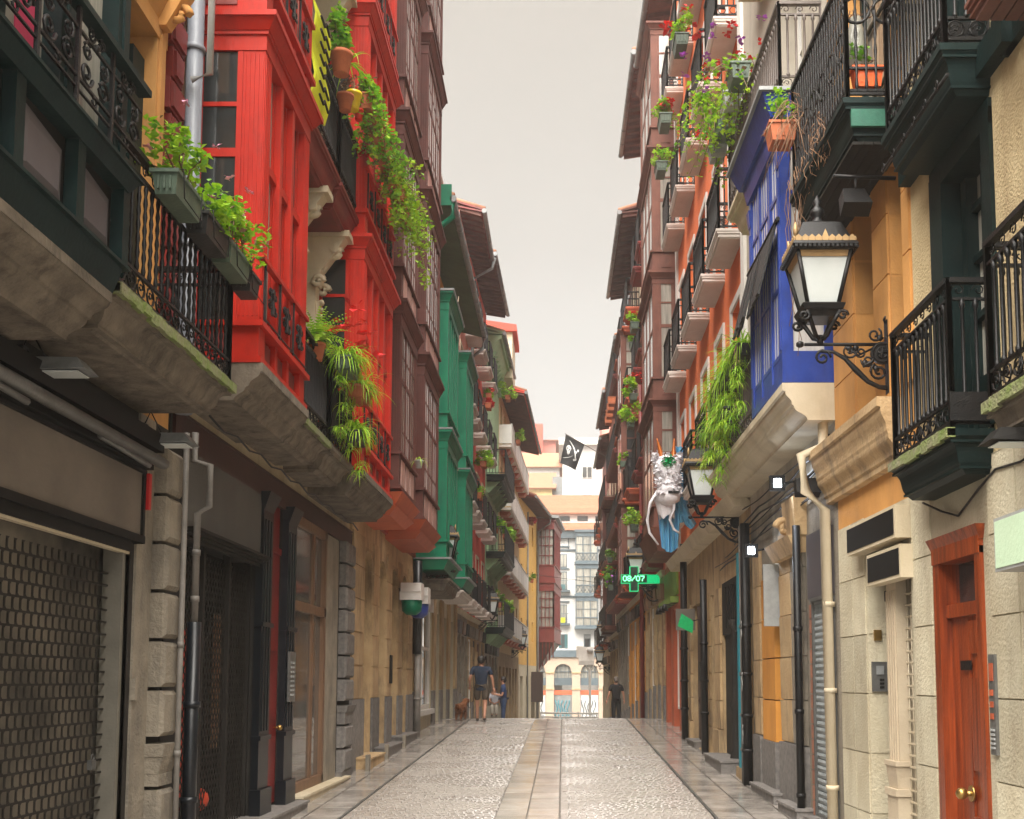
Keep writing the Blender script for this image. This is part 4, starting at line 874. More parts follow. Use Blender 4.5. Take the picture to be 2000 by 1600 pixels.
for i, (a, c) in enumerate(arches):
    q = MB(); q.box(a, c, YF-.12, YF-.05, 1.9, 3.4); aw = q.build('arch_glazing', 'curtain', FW)
    q = MB(); [q.box(u-.03, u+.03, YF-.2, YF-.12, 1.9, 3.4) for u in [a+(c-a)*k/5 for k in range(1, 5)]]; q.box(a, c, YF-.22, YF-.12, 2.5, 2.56); q.build('window_bars', 'bluegrey', aw)
    q = MB(); q.box(a, c, YF-.3, YF-.12, 1.15, 1.9); q.build('grey_panel', 'bluegrey', aw); q = MB(); q.box(a, c, YF-.35, YF-.12, .2, .65); q.build('orange_band', 'orangewood', aw)
    q = MB(); q.box(a+.05, c-.05, YF-.3, YF-.12, -3.6, .15); q.build('shutter', 'zinc' if i % 2 == 0 else 'white_far', aw)
    for k in range(5):
        q = MB(); u = a+.25+k*.3; q.tube([(u+.12*math.sin(j*1.1+k+i), YF-.34, -2.6+.28*j) for j in range(9)], .05, 4); q.build('graffiti_stroke', 'turq' if i % 2 == 0 else 'bluegrey', aw)
b = MB(); fbox(b, -14, 16, 4.0, 4.2, 0, .7); fbox(b, -14, 16, 4.2, 4.72, -.0, .3); b.build('cornice', 'bluegrey', FW)
b = MB(); fbox(b, -14, 16, 16.2, 17.0, 0, .5); fbox(b, -14, 16, 14.9, 15.1, 0, .12); [fbox(b, x, x+.08, 15.1, 16.2, 0, .1) for x in [-13+.9*i for i in range(32)]]; b.build('eave_frieze', 'bluegrey', FW)
b = MB(); fbox(b, -14, 16, 10.1, 10.3, 0, .12); b.build('string_course', 'bluegrey', FW)
for cx_ in (2.4, -6.2, 10.4):
    b = MB(); x0, x1 = cx_-1.15, cx_+1.15
    for z0 in (7.1, 10.4, 13.7):
        b.box(x0, x1, YF-1.1, YF, z0, z0+.12); b.box(x0-.1, x1+.1, YF-1.2, YF, z0+3.05, z0+3.3); b.box(x0, x1, YF-1.05, YF, z0+.85, z0+.95); b.box(x0, x1, YF-1.05, YF-.9, z0+2.6, z0+3.05)
        for k in range(4): u = x0+(x1-x0-.08)*k/3; b.box(u, u+.08, YF-1.1, YF-.9, z0+.1, z0+3.1)
        b.box(x0, x1, YF-1.03, YF-.96, z0+1.75, z0+1.8)
    b.box(x0-.1, x1+.1, YF-1.3, YF, 6.85, 7.1)
    B = b.build('glazed_bay', 'bluegrey', FW)
    for z0 in (7.1, 10.4, 13.7):
        for k in range(3):
            u = x0+.08+(x1-x0-.08)*k/3; q = MB(); q.box(u, u+.68, YF-.98, YF-.94, z0+.95, z0+2.6); q.build('pane', 'curtain', B)
            q = MB(); q.box(u, u+.68, YF-.98, YF-.94, z0+.15, z0+.85); q.build('pane', 'curtain', B)
            if z0 > 10: q = MB(); q.tube([(u, YF-1.02, z0+.15), (u+.34, YF-1.02, z0+.8), (u+.68, YF-1.02, z0+.15)], .03, 4); q.tube([(u, YF-1.02, z0+.8), (u+.34, YF-1.02, z0+.15), (u+.68, YF-1.02, z0+.8)], .03, 4); q.build('lattice_rail', 'bluegrey', B)
for x in (.05, 4.75, -3.4, 7.6):
    for z0 in (7.5, 10.9, 13.2):
        w = MB(); w.box(x-.35, x+.35, YF-.05, YF+.1, z0, z0+1.9 if z0 < 13 else z0+1.4); w.frus(x-.6, x+.6, YF-.16, YF, z0+2.1, z0+2.25, 0, 0); w = w.build('window', 'bluegrey', FW)
        for k in (-1, 1): q = MB(); q.box(x+k*.16-.13, x+k*.16+.13, YF-.08, YF-.05, z0+.1, z0+1.8 if z0 < 13 else z0+1.3); q.build('pane', 'curtain', w)
        if z0 > 13: continue
        q = MB(); q.box(x-.65, x+.65, YF-.8, YF, z0-.25, z0-.05); B = q.build('balcony', 'bluegrey', FW); q = MB()
        for k in range(11): u = x-.6+.12*k; q.box(u-.012, u+.012, YF-.78, YF-.75, z0, z0+.9)
        q.box(x-.63, x+.63, YF-.8, YF-.74, z0+.9, z0+.95); q.build('railing', 'bluegrey', B)
        if x == .05: q = MB(); q.box(x-.3, x+.15, YF-.84, YF-.82, z0, z0+.5); q.build('hung_towel', 'yban' if z0 < 8 else 'teal', B)
for x, cm in ((.0, 'teal'), (2.45, 'zinc'), (4.9, 'teal')):
    q = MB(); q.box(x-.35, x+.35, YF-.04, YF+.05, 4.95, 6.35); w = q.build('window', 'bluegrey', FW); q = MB(); q.box(x-.25, x+.25, YF-.07, YF-.04, 5.0, 6.3); q.build('pane', 'glass', w)
    q = MB(); q.box(x-.45, x-.15, YF-.1, YF-.07, 4.95, 6.35) if cm == 'teal' else q.box(x-.33, x+.33, YF-.12, YF-.07, 5.9, 6.35); q.build('shutter', cm, w)
    if cm == 'teal': q = MB(); q.box(x+.15, x+.45, YF-.1, YF-.07, 4.95, 6.35); q.build('shutter', cm, w)
def rfy(y0, z0, y1, z1, x0, x1, nm, m='tile'):
    b = MB(); b.hexa([(x0, y0, z0), (x1, y0, z0), (x1, y1, z0), (x0, y1, z0), (x0, y0, z0+.12), (x1, y0, z0+.12), (x1, y1, z1), (x0, y1, z1)]); b.build(nm, m, FW)
    n = int((y1-y0)/.45)
    for k in range(n): q = MB(); t = k/n; q.box(x0, x1, y0+(y1-y0)*t, y0+(y1-y0)*t+.14, z0+.12+(z1-z0-.12)*t, z0+.19+(z1-z0-.12)*t); q.build('tile_course', 'tile', FW)
rfy(YF-.7, 17.0, YF+3, 18.3, -14, 16, 'roof')
b = MB(); b.box(-10, 9, YF+3, YF+9, 17.2, 19.2); b.build('attic_wall', 'white_far', FW)
for k in range(9): q = MB(); q.box(-8+1.9*k, -6.9+1.9*k, YF+2.92, YF+3, 18.5, 19.0); q.build('pane', 'glass', FW)
rfy(YF+2.4, 19.2, YF+9.5, 22.4, -11, 5.6, 'upper_roof')
q = MB(); q.tube([(3.95, YF-.15, 17), (3.95, YF-.15, 4.7)], .08, 6); q.build('downpipe', 'zinc', FW)
def block(x0, x1, y0, y1, z1, m, label, wins=(), roof=None, sl=2.):
    H = thing('house', ((x0+x1)/2, y0, -3.5), label, 'house'); b = MB(); b.box(x0, x1, y0, y1, -3.6, z1); b.build('wall', m, H)
    for a, c, z0, z2 in wins:
        q = MB(); q.box(a-.1, c+.1, y0-.08, y0+.02, z0-.1, z2+.1); w = q.build('window', 'white', H)
        for k in (0, 1): q = MB(); mdl = (a+c)/2; q.box(a if k == 0 else mdl+.05, mdl-.05 if k == 0 else c, y0-.12, y0-.07, z0, z2); q.build('pane', 'glass', w)
    if roof: b = MB(); b.hexa([(x0-.5, y0-.6, z1), (x1+.5, y0-.6, z1), (x1+.5, y1, z1), (x0-.5, y1, z1), (x0-.5, y0-.6, z1+.1), (x1+.5, y0-.6, z1+.1), (x1+.5, (y0+y1)/2, z1+sl), (x0-.5, (y0+y1)/2, z1+sl)]); b.build('roof', roof, H)
    return H
TB = block(-.1, 5.4, 140, 152, 32.6, 'white_far', 'tall plain white building behind the tiled roofs', [(2.55, 3.75, 28.3, 29.7), (2.55, 3.75, 24.6, 26.0)])
q = MB(); q.box(-.6, 6.0, 139.3, 152, 32.6, 33.5); q.build('parapet', 'white', TB); q = MB(); q.box(5.2, 6.2, 138.5, 141, -3.5, 32.3); q.build('side_wing', 'pink', TB)
for k in range(3): q = MB(); q.box(5.45, 5.9, 138.42, 138.5, 21.5+3.3*k, 23.2+3.3*k); q.build('pane', 'glass', TB)
q = MB(); q.box(3.5, 6.2, 137.8, 138.4, 23.2, 23.3); [q.box(3.5+.2*k, 3.54+.2*k, 137.8, 137.85, 23.3, 24.3) for k in range(14)]; q.box(3.5, 6.2, 137.8, 137.86, 24.3, 24.36); q.build('terrace_railing', 'zinc', TB)
block(5.9, 10, 160, 170, 46, 'pink', 'tall pink tower block behind the white building')
block(-12, -1.35, 128, 140, 24.6, 'paleyel', 'orange house with sloping tiled roof beside the white building', [], 'tile', 3.2)
block(-1.3, -.12, 129, 136, 26.3, 'zinc', 'blank dark grey gable beside the white building')
block(-12, -.5, 150, 158, 31.6, 'white_far', 'cream house with window row below red roof', [(-7+1.5*k, -6+1.5*k, 29.8, 30.8) for k in range(4)], 'tile', 3.)
block(-12, -1.2, 168, 178, 39.5, 'pink', 'pink rooftop house behind the cream house', [], 'tile', 1.2); block(-5, -3.2, 165, 168, 41.6, 'coral', 'red rooftop stair tower on the hillside')
b = MB(); nx = 56
def hz_(i, j):
    x = -280+10*i; y = 240+22*j; h = 57+9*noise.noise(Vector((x*.02, 2.3, 0)))-.28*max(0, x-4)+3*noise.noise(Vector((x*.09, y*.09, 5)))
    return (x, y, max(-3.6, max(h, 22)*math.sin(min(1, (j+.02)/4)*math.pi/2)))
for i in range(nx):
    for j in range(6): b.quad(hz_(i, j), hz_(i+1, j), hz_(i+1, j+1), hz_(i, j+1), True)
b.build('hills', mat('wooded_hill', (.06, .09, .04), (.035, .06, .03), .95, .15, bump=0), None, kind='structure')
# ------------------------------------------------------------ RIGHT 1: cream house with dark green joinery (nearest, right)
F = FR
H = house(F, 3.0, 8.9, 'nearest right house with cream render, dark green window joinery and varnished wooden street door')
wall(F, H, 2.5, 8.75, 3.15, 9.6, [(7.15, 8.15, 3.35, 5.55), (7.15, 8.15, 6.0, 8.4), (5.0, 6.0, 3.35, 5.55)], 'render_', .35)
wall(F, H, 2.5, 9.0, -.6, 3.15, [(7.5, 8.42, -.4, 2.66)], 'cream', .3, name='shop_wall')
for a, c in ((6.4, 6.9), (6.91, 7.38), (8.5, 8.93)):
    for k in range(6): b = F.mb(); z = -.2+.56*k; b.frus(a+.006, c-.006, .001, .014, z+.006, z+.554, .002, 0); b.build('ashlar_block', 'cream', H)
for a, c, z0, z1 in ((7.15, 8.15, 3.35, 5.55), (7.15, 8.15, 6.0, 8.4), (5, 6, 3.35, 5.55)):
    b = F.mb(); b.box(a-.06, a+.09, -.3, .03, z0, z1); b.box(c-.14, c+.1, -.3, .035, z0, z1); b.box(a-.06, c+.1, -.3, .03, z1-.12, z1+.06); b.box(a+.09, a+.17, -.25, -.12, z0, z1-.1); b.box(c-.24, c-.14, -.25, -.12, z0, z1-.1)
    b.box(a+.1, c-.2, -.24, -.16, z0, z0+.5); b.box((a+c)/2-.05, (a+c)/2+.03, -.24, -.14, z0, z1-.1)
    for q_ in (.95, 1.4, 1.8): b.box(a+.1, c-.2, -.22, -.16, z0+q_, z0+q_+.05)
    w = b.build('window', 'dgreen', H)
    for k in (0, 1):
        mid = (a+c)/2; q = F.mb(); q.box(a+.17 if k == 0 else mid+.03, mid-.05 if k == 0 else c-.24, -.24, -.21, z0+.5, z1-.12); q.build('pane', 'curtain', w)
b = F.mb(); b.box(6.62, 6.78, 0, .12, 5.72, 5.95); b.box(2.5, 6.8, 0, .05, 5.72, 5.9); b.box(6.8, 8.75, 0, .1, 5.75, 5.95); b.build('timber_band', 'dgreen', H)
balcony(F, H, 5.1, 6.62, 3.32, .33, 'slab', 1.02, 'black', 'turned', .1, .012, True, True, .22, True, 3, .12, 'weathered balcony slab with moss', side0=True)
balcony(F, H, 7.22, 8.5, 3.32, .33, 'dgreen', 1.05, 'black', 'turned', .095, .012, True, True, .3, True, 4, .14, 'dark green timber balcony with moss on the edge')
balcony(F, H, 7.05, 8.38, 5.98, .36, 'dgreen', 1.1, 'black', 'turned', .075, .011, True, True, .34, False, 4, .12, 'dark green painted timber balcony')
B = balcony(F, H, 4.6, 6.45, 5.85, .42, 'brownR', 1.1, 'black', 'turned', .12, .011, False, True, .1, False, 2, .05, 'brown boarded upper balcony')
for k in range(4): b = F.mb(); b.box(4.6, 6.4, .02+.09*k, .1+.09*k, 5.72, 5.745); b.build('plank', 'rafter', B)
b = F.mb(); b.tube([(7.0, .33, 5.72), (7.6, .345, 5.72), (8.4, .345, 5.72)], .013, 6)
for k in range(6): s_ = 7.1+.24*k; b.ring((s_, .375, 5.7), .03, .006, 'sz', 10)
b.build('line_bracket', 'black', H)
# sculpted end plates of the balconies (diamond pattern castings)
for z in (3.36, 6.02):
    b = F.mb(); a = 7.21
    for r_ in (.1, .075, .045): b.tube([(a, .17-r_*1.2, z+.11), (a, .17, z+.11+r_*.75), (a, .17+r_*1.2, z+.11), (a, .17, z+.11-r_*.75), (a, .17-r_*1.2, z+.11)], .006, 4)
    b.box(a-.004, a+.004, .03, .31, z+.01, z+.21); b.build('cast_plate', 'black', H)
# street door
b = F.mb(); b.box(7.5, 7.6, -.25, .03, -.4, 2.55); b.box(8.3, 8.42, -.28, .03, -.4, 2.55); b.box(7.5, 8.42, -.25, .04, 2.5, 2.66); b.frus(7.46, 8.46, 0, .07, 2.6, 2.7, .03, .04); b.box(7.6, 8.3, -.24, -.02, 2.08, 2.18); b.box(7.93, 7.97, -.22, -.15, 2.18, 2.5)
D = b.build('door_frame', 'wood', H)
b = F.mb(); b.box(7.6, 8.3, -.12, -.06, -.4, 2.1); [b.frus(7.68, 7.92, -.06, -.035, z, z2, .02, 0) or b.frus(7.98, 8.22, -.06, -.035, z, z2, .02, 0) for z, z2 in ((-.1, .62), (.95, 1.62), (1.8, 2.04))]; [b.box(7.61, 7.64, -.06, -.045, -.3, 2.05), b.box(7.93, 7.97, -.06, -.04, -.3, 2.05)]
b.build('door', 'wood', H); b = F.mb(); b.box(7.6, 8.3, -.14, -.13, 2.18, 2.5); b.build('transom_pane', 'glass', D)
b = F.mb(); b.ball((7.95, .04, .78), .045, 10); b.tube([(7.95, -.06, .78), (7.95, .01, .78)], .02, 8); b.tube([(7.95, -.04, .78), (7.95, -.025, .78)], .06, 12); b.build('door_knob', 'brass', D)
b = F.mb(); b.box(7.9, 8.08, -.045, -.03, 1.68, 1.75); b.build('letter_slot', 'black', D)
IC = thing('intercom', F.p(7.34, 0, 1.1), 'tall narrow metal door entry panel with orange windows right of wooden door', 'intercom')
b = F.mb(); b.box(7.3, 7.4, 0, .035, 1.1, 1.78); b.build('plate', 'metal', IC)
for k in range(3): b = F.mb(); b.box(7.33, 7.38, .035, .042, 1.34+.08*k, 1.38+.08*k); b.build('button', 'orangewood', IC)
b = F.mb(); b.box(7.32, 7.38, .035, .041, 1.6, 1.72); b.build('display', 'orangewood', IC)
b = F.mb(); [b.box(7.32, 7.38, .035, .045, 1.14+.03*k, 1.155+.03*k) for k in range(5)]; b.build('name_plates', 'wbox', IC)
LB = thing('shop_sign', F.p(6.1, .25, 2.3), 'blank pale green light box sign at right edge', 'sign')
b = F.mb(); b.box(5.4, 6.62, .1, .28, 2.27, 2.6); b.build('box', 'wbox', LB); b = F.mb(); b.box(5.42, 6.6, .28, .285, 2.29, 2.58); b.build('face', mat('sign_face', (.6, .78, .56), (.56, .74, .52), .4, 2), LB); b = F.mb(); b.box(6.2, 6.25, 0, .1, 2.4, 2.45); b.build('bracket', 'metal', LB)
flood(F, 6.3, 3.02, .1, 'dark flood lamp tucked under near right mossy balcony', 'signdark')
b = F.mb(); b.tube([(8.4, .1, 3.0), (8.2, .03, 2.9), (7.9, .02, 2.82), (7.5, .02, 2.95), (7.2, .02, 3.03), (6.8, .02, 3.0), (6.5, .02, 3.02)], .009, 5); tag(b.build('cable', 'black', None, 'sagging dark cable on cream wall under the green balcony', 'cable'))

# ------------------------------------------------------------ RIGHT 2: ochre ashlar house
H = house(F, 8.9, 11.1, 'ochre ashlar house with huge dark balcony above the big lantern')
wall(F, H, 8.75, 11.1, 3.15, 9.8, [(8.95, 9.3, 4.1, 6.2), (9.75, 10.35, 4.1, 6.2), (9.2, 10.6, 6.6, 9.0)], 'ochre', .35)
for a, c in ((8.76, 8.94), (9.31, 9.74), (10.36, 11.08)):
    for k in range(4): b = F.mb(); z = 4.1+.56*k; b.frus(a+.006, c-.006, .001, .02, z+.006, z+.552, .004, 0); b.build('ashlar_block', 'ochre', H)
for a, c, z0, z1 in ((8.95, 9.3, 4.1, 6.2), (9.75, 10.35, 4.1, 6.2)):
    for k in range(4): b = F.mb(); z = z0+.55*k; b.box(c-.003, c+.004, -.35, -.002, z+.01, z+.535); b.build('reveal_block', 'ochre', H)
    b = F.mb(); b.box(a, c, -.34, -.28, z0, z1); b.build('door', 'darkwall', H)
window(F, H, 9.2, 10.6, 6.6, 9.0, 'dgreen', -.2, 2, 3)
B = balcony(F, H, 8.75, 10.68, 6.55, .55, 'dgreen', 1.15, 'black', 'twist', .08, .011, False, True, .36, False, 4, .14, 'huge dark timber balcony with green painted side')
for k in range(5): b = F.mb(); b.box(8.82, 10.6, .01+.09*k, .095+.09*k, 6.165, 6.19); b.build('plank', 'darkwall', B)
b = F.mb()
for k in range(6): b.ring((8.95+.3*k, .5, 7.1), .12, .012, 'sz', 14, 5)
for k in range(2): b.ring((8.79, .15+.26*k, 7.35), .115, .014, 'dz', 16, 5)
b.box(8.78, 8.8, 0, .5, 6.62, 6.64); b.box(8.78, 8.8, 0, .5, 6.82, 6.84); b.build('iron_rings', 'black', B)
b = F.mb(); b.box(8.76, 8.79, .03, .48, 6.3, 6.47); b.build('green_board', mat('worn_green_paint', (.02, .14, .085), (.012, .09, .06), .55, 4, dirt=.5), B)
for s_, z in ((9.1, 6.0), (10.5, 6.05)):
    T = thing('spotlight', F.p(s_, .2, z), 'black spotlight on a bar beneath the huge dark balcony, %s' % ('nearer one' if s_ < 10 else 'one by the big lantern top'), 'spotlight'); b = F.mb(); b.tube([(s_, 0, z), (s_, .55, z+.02)], .018, 6); b.tube([(s_, .35, z), (s_-.02, .36, z-.12)], .012, 5); b.build('bar', 'black', T)
    b = F.mb(); b.hexa([(s_-.14, .25, z-.28), (s_-.02, .25, z-.36), (s_-.02, .5, z-.36), (s_-.14, .5, z-.28), (s_-.02, .28, z-.1), (s_+.12, .28, z-.14), (s_+.12, .47, z-.14), (s_-.02, .47, z-.1)]); b.build('lamp_body', 'black', T)
# ground floor of the cream / ochre houses
wall(F, H, 9.0, 11.1, -.6, 3.15, [(9.0, 10.2, -.6, 3.05)], 'cream', .35, name='shop_wall')
for a, c in ((10.22, 10.62), (10.63, 11.08)):
    for k in range(6): b = F.mb(); z = -.2+.56*k; b.frus(a+.005, c-.005, .001, .014, z+.006, z+.554, .002, 0); b.build('ashlar_block', 'cream', H)
for k in range(6): b = F.mb(); z = -.2+.56*k; b.box(10.19, 10.197, -.3, -.003, z+.008, z+.55); b.build('reveal_block', 'cream', H)
b = F.mb()
moulding(b, 9.0, 11.3, [(.04, 3.46), (.07, 3.47), (.07, 3.52)]+cyma(.09, 3.54, .16, 3.7)+cyma(.17, 3.73, .22, 3.93)+[(.25, 3.94), (.25, 4.02)])
b.build('cornice', 'sand', H)
for nm, a, c, z0, z1, dd in (('upper blank black shop sign on cream wall', 8.95, 10.35, 2.8, 3.08, .14), ('lower blank black shop sign over the cast column', 8.9, 9.8, 2.46, 2.74, .12)):
    T = thing('shop_sign', F.p((a+c)/2, 0, z0), nm, 'sign', 'blank black shop signs'); b = F.mb(); b.box(a, c, 0, dd, z0, z1); b.build('frame', 'creamtrim', T); b = F.mb(); b.box(a+.03, c-.03, dd, dd+.006, z0+.03, z1-.03); b.build('face', 'signdark', T)
b = F.mb(); b.box(9.75, 10.19, -.34, -.22, -.6, 2.7); b.box(9.7, 10.19, -.3, -.16, 2.35, 2.45); b.build('door', 'black', H)
b = F.mb(); b.box(9.45, 9.7, -.22, -.02, -.6, 2.6); [b.box(9.48+.06*k, 9.51+.06*k, -.02, -.008, -.4, 2.4) for k in range(4)]; b.frus(9.42, 9.72, -.24, .03, 2.5, 2.62, .0, .05); b.box(9.44, 9.71, -.2, .01, -.6, .6); b.box(9.42, 9.73, -.2, .03, .6, .66); b.frus(9.44, 9.71, -.2, .02, .66, .86, .02, .02); b.box(9.42, 9.73, -.2, .03, .86, .9)
b.build('cast_column', mat('pinkish_cream_paint', (.5, .42, .3), (.42, .34, .24), .5, 3), H)
LG = thing('lattice_grille', F.p(9.2, -.1, G(9)), 'rusty pale lattice grille right of the cast column', 'grille'); b = F.mb()
for k in range(5): s_ = 9.02+.095*k; b.tube([(s_, -.1, -.3), (s_, -.1, 2.5)], .006, 4)
for k in range(27): b.box(9.0, 9.44, -.108, -.094, -.25+.1*k, -.235+.1*k)
b.build('lattice', 'creamtrim', LG, kind='stuff'); b = F.mb(); b.box(9.0, 9.45, -.34, -.3, -.5, 2.6); b.build('shop_glass', 'glass', H)
IC = thing('intercom', F.p(10.18, -.1, 1.5), 'square grey door entry panel with speaker on cream reveal', 'intercom')
b = F.mb(); b.box(10.165, 10.189, -.17, -.02, 1.5, 1.78); b.build('plate', 'metal', IC); b = F.mb(); b.lathe((0, 0, 0), [(.01, 0), (.012, .002)], 6); b = F.mb(); b.box(10.155, 10.166, -.13, -.06, 1.66, 1.74); b.build('speaker', 'zinc', IC)
for k in range(3): b = F.mb(); b.box(10.157, 10.165, -.13, -.09, 1.53+.035*k, 1.55+.035*k); b.build('button', 'signdark', IC)
tag(F.mb().box(10.17, 10.189, -.12, -.05, 1.98, 2.08).build('doorbell', 'brass', None, 'small yellow doorbell plate above the square intercom', 'doorbell'))
pipe_([(11.25, .1, 6.2), (11.25, .1, 4.1), (11.25, .34, 3.98), (11.25, .3, 3.6), (11.25, .1, 3.4), (11.25, .08, -.3)], .055, 'creamtrim', 'cream drainpipe between cornice end and aluminium shutter', F=F, clamps=(.5, 1.5, 2.4))

# ------------------------------------------------------------ RIGHT 3: blue gallery house
H = house(F, 11.1, 15.9, 'old house with a bright blue glazed gallery on a thick cream slab')
wall(F, H, 11.1, 15.9, 3.9, 16, [(13.6, 14.6, 4.8, 7.1), (12.2, 13.2, 8.1, 10.5), (13.8, 14.8, 8.1, 10.5), (12.2, 13.2, 11.6, 14), (13.8, 14.8, 11.6, 14)], mat('pale_render', (.55, .5, .42), (.45, .4, .32), .85, 1.5, dirt=.4), .3)
for a, z in ((13.6, 4.8), (12.2, 8.1), (13.8, 8.1), (12.2, 11.6), (13.8, 11.6)): window(F, H, a, a+1, z, z+2.3, 'white', -.2)
wall(F, H, 11.1, 15.9, -.5, 3.9, [(11.3, 12.2, -.5, 3.1), (13.75, 15.05, -.5, 3.1)], 'stone', .4, name='shop_wall')
b = F.mb(); moulding(b, 11.1, 16.4, cyma(.3, 4.33, .44, 4.48)+cyma(.46, 4.5, .53, 4.64)+[(.56, 4.65), (.56, 4.73)]); b.build('balcony', 'creamtrim', H, 'thick cream moulded slab under blue gallery')
g0, g1, gd = 11.12, 12.75, .55
b = F.mb()
b.box(g0, g1, 0, gd, 4.74, 4.84); b.box(g0+.02, g1-.02, gd-.06, gd-.02, 4.84, 5.05)
for a in (g0, g1-.1): b.box(a, a+.1, gd-.12, gd, 4.84, 7.42); b.frus(a-.02, a+.12, gd-.12, gd+.03, 7.1, 7.3, .02, .02); b.box(a+.03, a+.07, gd, gd+.012, 5.1, 7.0)
for a in (g0+.52, g0+1.06): b.box(a, a+.07, gd-.12, gd-.006, 4.84, 7.42)
b.box(g0, g0+.05, 0, .1, 4.84, 7.5); b.box(g0, g0+.05, .1, gd-.12, 4.84, 5.08); b.box(g0, g0+.05, .1, gd-.12, 6.7, 6.85); b.box(g0, g0+.05, .1, gd-.12, 7.3, 7.5)
b.frus(g0-.05, g1+.05, 0, gd+.06, 7.42, 7.62, .03, .04); b.frus(g0-.16, g1+.16, 0, gd+.2, 7.62, 7.86, .08, .1)
for z in (5.05, 5.8, 6.3, 6.85): b.box(g0+.1, g1-.1, gd-.1, gd-.015, z, z+.05)
for k in range(12): a = g0+.12+(g1-g0-.24)*k/12; b.box(a, a+.018, gd-.085, gd-.022, 5.05, 7.42)
g = b.build('gallery', 'blue', H)
for a, c in ((g0+.1, g0+.52), (g0+.59, g0+1.06), (g0+1.13, g1-.1)):
    for z0, z1 in ((5.1, 5.8), (5.85, 6.85), (6.9, 7.42)): q = F.mb(); q.box(a, c, gd-.045, gd-.03, z0, z1); q.build('pane', 'brightpane', g)
for z0, z1 in ((5.08, 6.7), (6.85, 7.3)): q = F.mb(); q.box(g0+.02, g0+.04, .1, gd-.12, z0, z1); q.build('pane', 'brightpane', g)
q = F.mb(); q.box(g0-.2, g1+.2, 0, gd+.24, 7.86, 7.9); q.build('roof_cap', 'zinc', g)
AW = thing('sun_blind', F.p(11.9, gd, 6.2), 'ragged black roll up blind sloping out from blue gallery', 'blind'); b = F.mb(); n = 12
for k in range(n):
    u0, u1 = g0+.1+(g1-g0-.1)*k/n, g0+.1+(g1-g0-.1)*(k+1)/n-.008; j = U(-.02, .02)
    b.hexa([(u0, gd+.01, 6.5), (u1, gd+.01, 6.5), (u1, gd+.03, 6.52), (u0, gd+.03, 6.52), (u0, gd+.2+j, 5.72+j), (u1, gd+.2+j, 5.72+j), (u1, gd+.22+j, 5.74+j), (u0, gd+.22+j, 5.74+j)])
b.build('slats', 'black', AW); b = F.mb(); b.tube([(g0, gd+.02, 6.53), (g1, gd+.02, 6.53)], .025, 6); b.build('roller', 'black', AW)
balcony(F, H, 12.85, 16.4, 4.73, .52, 'creamtrim', .98, 'iron2', 'turned', .095, .011, True, True, .06, False, 2, .04)
for z in (8.05, 11.45, 14.9): balcony(F, H, 11.3, 14.5, z, .52, 'creamtrim', 1.05, 'iron2', 'turned', .1, .012, True, z < 12, .34, False, 5, .26, 'pale carved stone balcony with brown iron railing')
RS = thing('roller_shutter', F.p(11.7, -.05, G(11.7)), 'bright aluminium roller shutter beside the cream drainpipe', 'shutter'); n = 62
b = F.mb()
for k in range(34): b.tube([(11.33, -.03, .13+.07*k), (12.17, -.03, .13+.07*k)], .027, 5)
for k in range(34):
    for j in range(13): a = 11.34+.062*j+(.03 if k % 2 else 0); b.box(a, a+.022, -.006, .006, .145+.07*k, .175+.07*k)
b.build('slats', 'alu', RS, kind='stuff'); q = F.mb(); q.box(11.3, 11.33, -.1, .02, 0, 2.5); q.box(12.17, 12.21, -.1, .02, 0, 2.5); q.box(11.33, 12.17, -.08, .01, .0, .13); q.build('guide_frame', 'metal', RS)
T = thing('shop_sign', F.p(11.7, .05, 2.5), 'blank mauve grey sign plate above the aluminium shutter', 'sign'); q = F.mb(); q.box(11.3, 12.2, 0, .06, 2.52, 3.25); q.build('plate', 'signgrey', T); q = F.mb(); q.box(11.36, 12.1, .0, .07, 2.48, 2.52); q.build('edge', 'metal', T)
for k in range(14): b = F.mb(); z = .1+.17*k; b.box(12.22, 12.33, .001, .014, z, z+.155); b.build('brick', mat('rough_brick', (.4, .17, .1), (.28, .11, .07), .9, 5, bump=.6), H)
pipe_([(12.4, .13, 3.4), (12.4, .13, 1.6), (12.4, .13, .0)], .045, 'black', 'thin black downpipe on stone pier by aluminium shutter', F=F, clamps=(.3, 1.25, 2.2))
for a, c, m in ((12.5, 13.1, 'stone'), (13.12, 13.72, 'sand'), (15.06, 15.6, 'sand')):
    for k in range(5): b = F.mb(); z = .85+.52*k; b.frus(a+.006, c-.006, .001, .05, z+.006, z+.514, .004, .01); b.build('ashlar_block', m, H)
    b = F.mb(); b.box(a-.02, c+.02, 0, .07, -.2, .84); b.frus(a-.05, c+.05, 0, .12, -.2, .12, -.03, -.03); b.build('plinth', 'granite', H)
b = F.mb(); b.frus(12.45, 13.75, 0, .22, 3.1, 3.3, .03, .1); b.frus(12.4, 13.0, 0, .16, 3.3, 3.75, .02, .03); b.scroll((12.9, .15, 3.45), .1, .05, 'dz', 1.2); b.build('door_cornice', 'sand', H)
orst = mat('orange_painted_stone', (.68, .3, .05), (.6, .25, .04), .8, 2, dirt=.15)
b = F.mb(); b.box(13.75, 15.05, -.42, -.36, -.5, 3.1); b.build('door', 'darkwood', H)
for k in range(4): b = F.mb(); z = .8+.55*k; b.frus(14.1, 15.0, -.3, .03, z+.006, z+.54, .003, 0); b.build('ashlar_block', orst, H)
b = F.mb(); b.box(14.08, 15.02, -.3, .05, -.3, .8); b.build('plinth', 'granite', H)
T = thing('shop_sign', F.p(13.95, .1, 2.6), 'small projecting white sign panel beside the lit blue white floodlight', 'sign'); b = F.mb(); b.box(13.8, 13.84, .02, .22, 2.3, 3.1); b.build('plate', 'wbox', T)
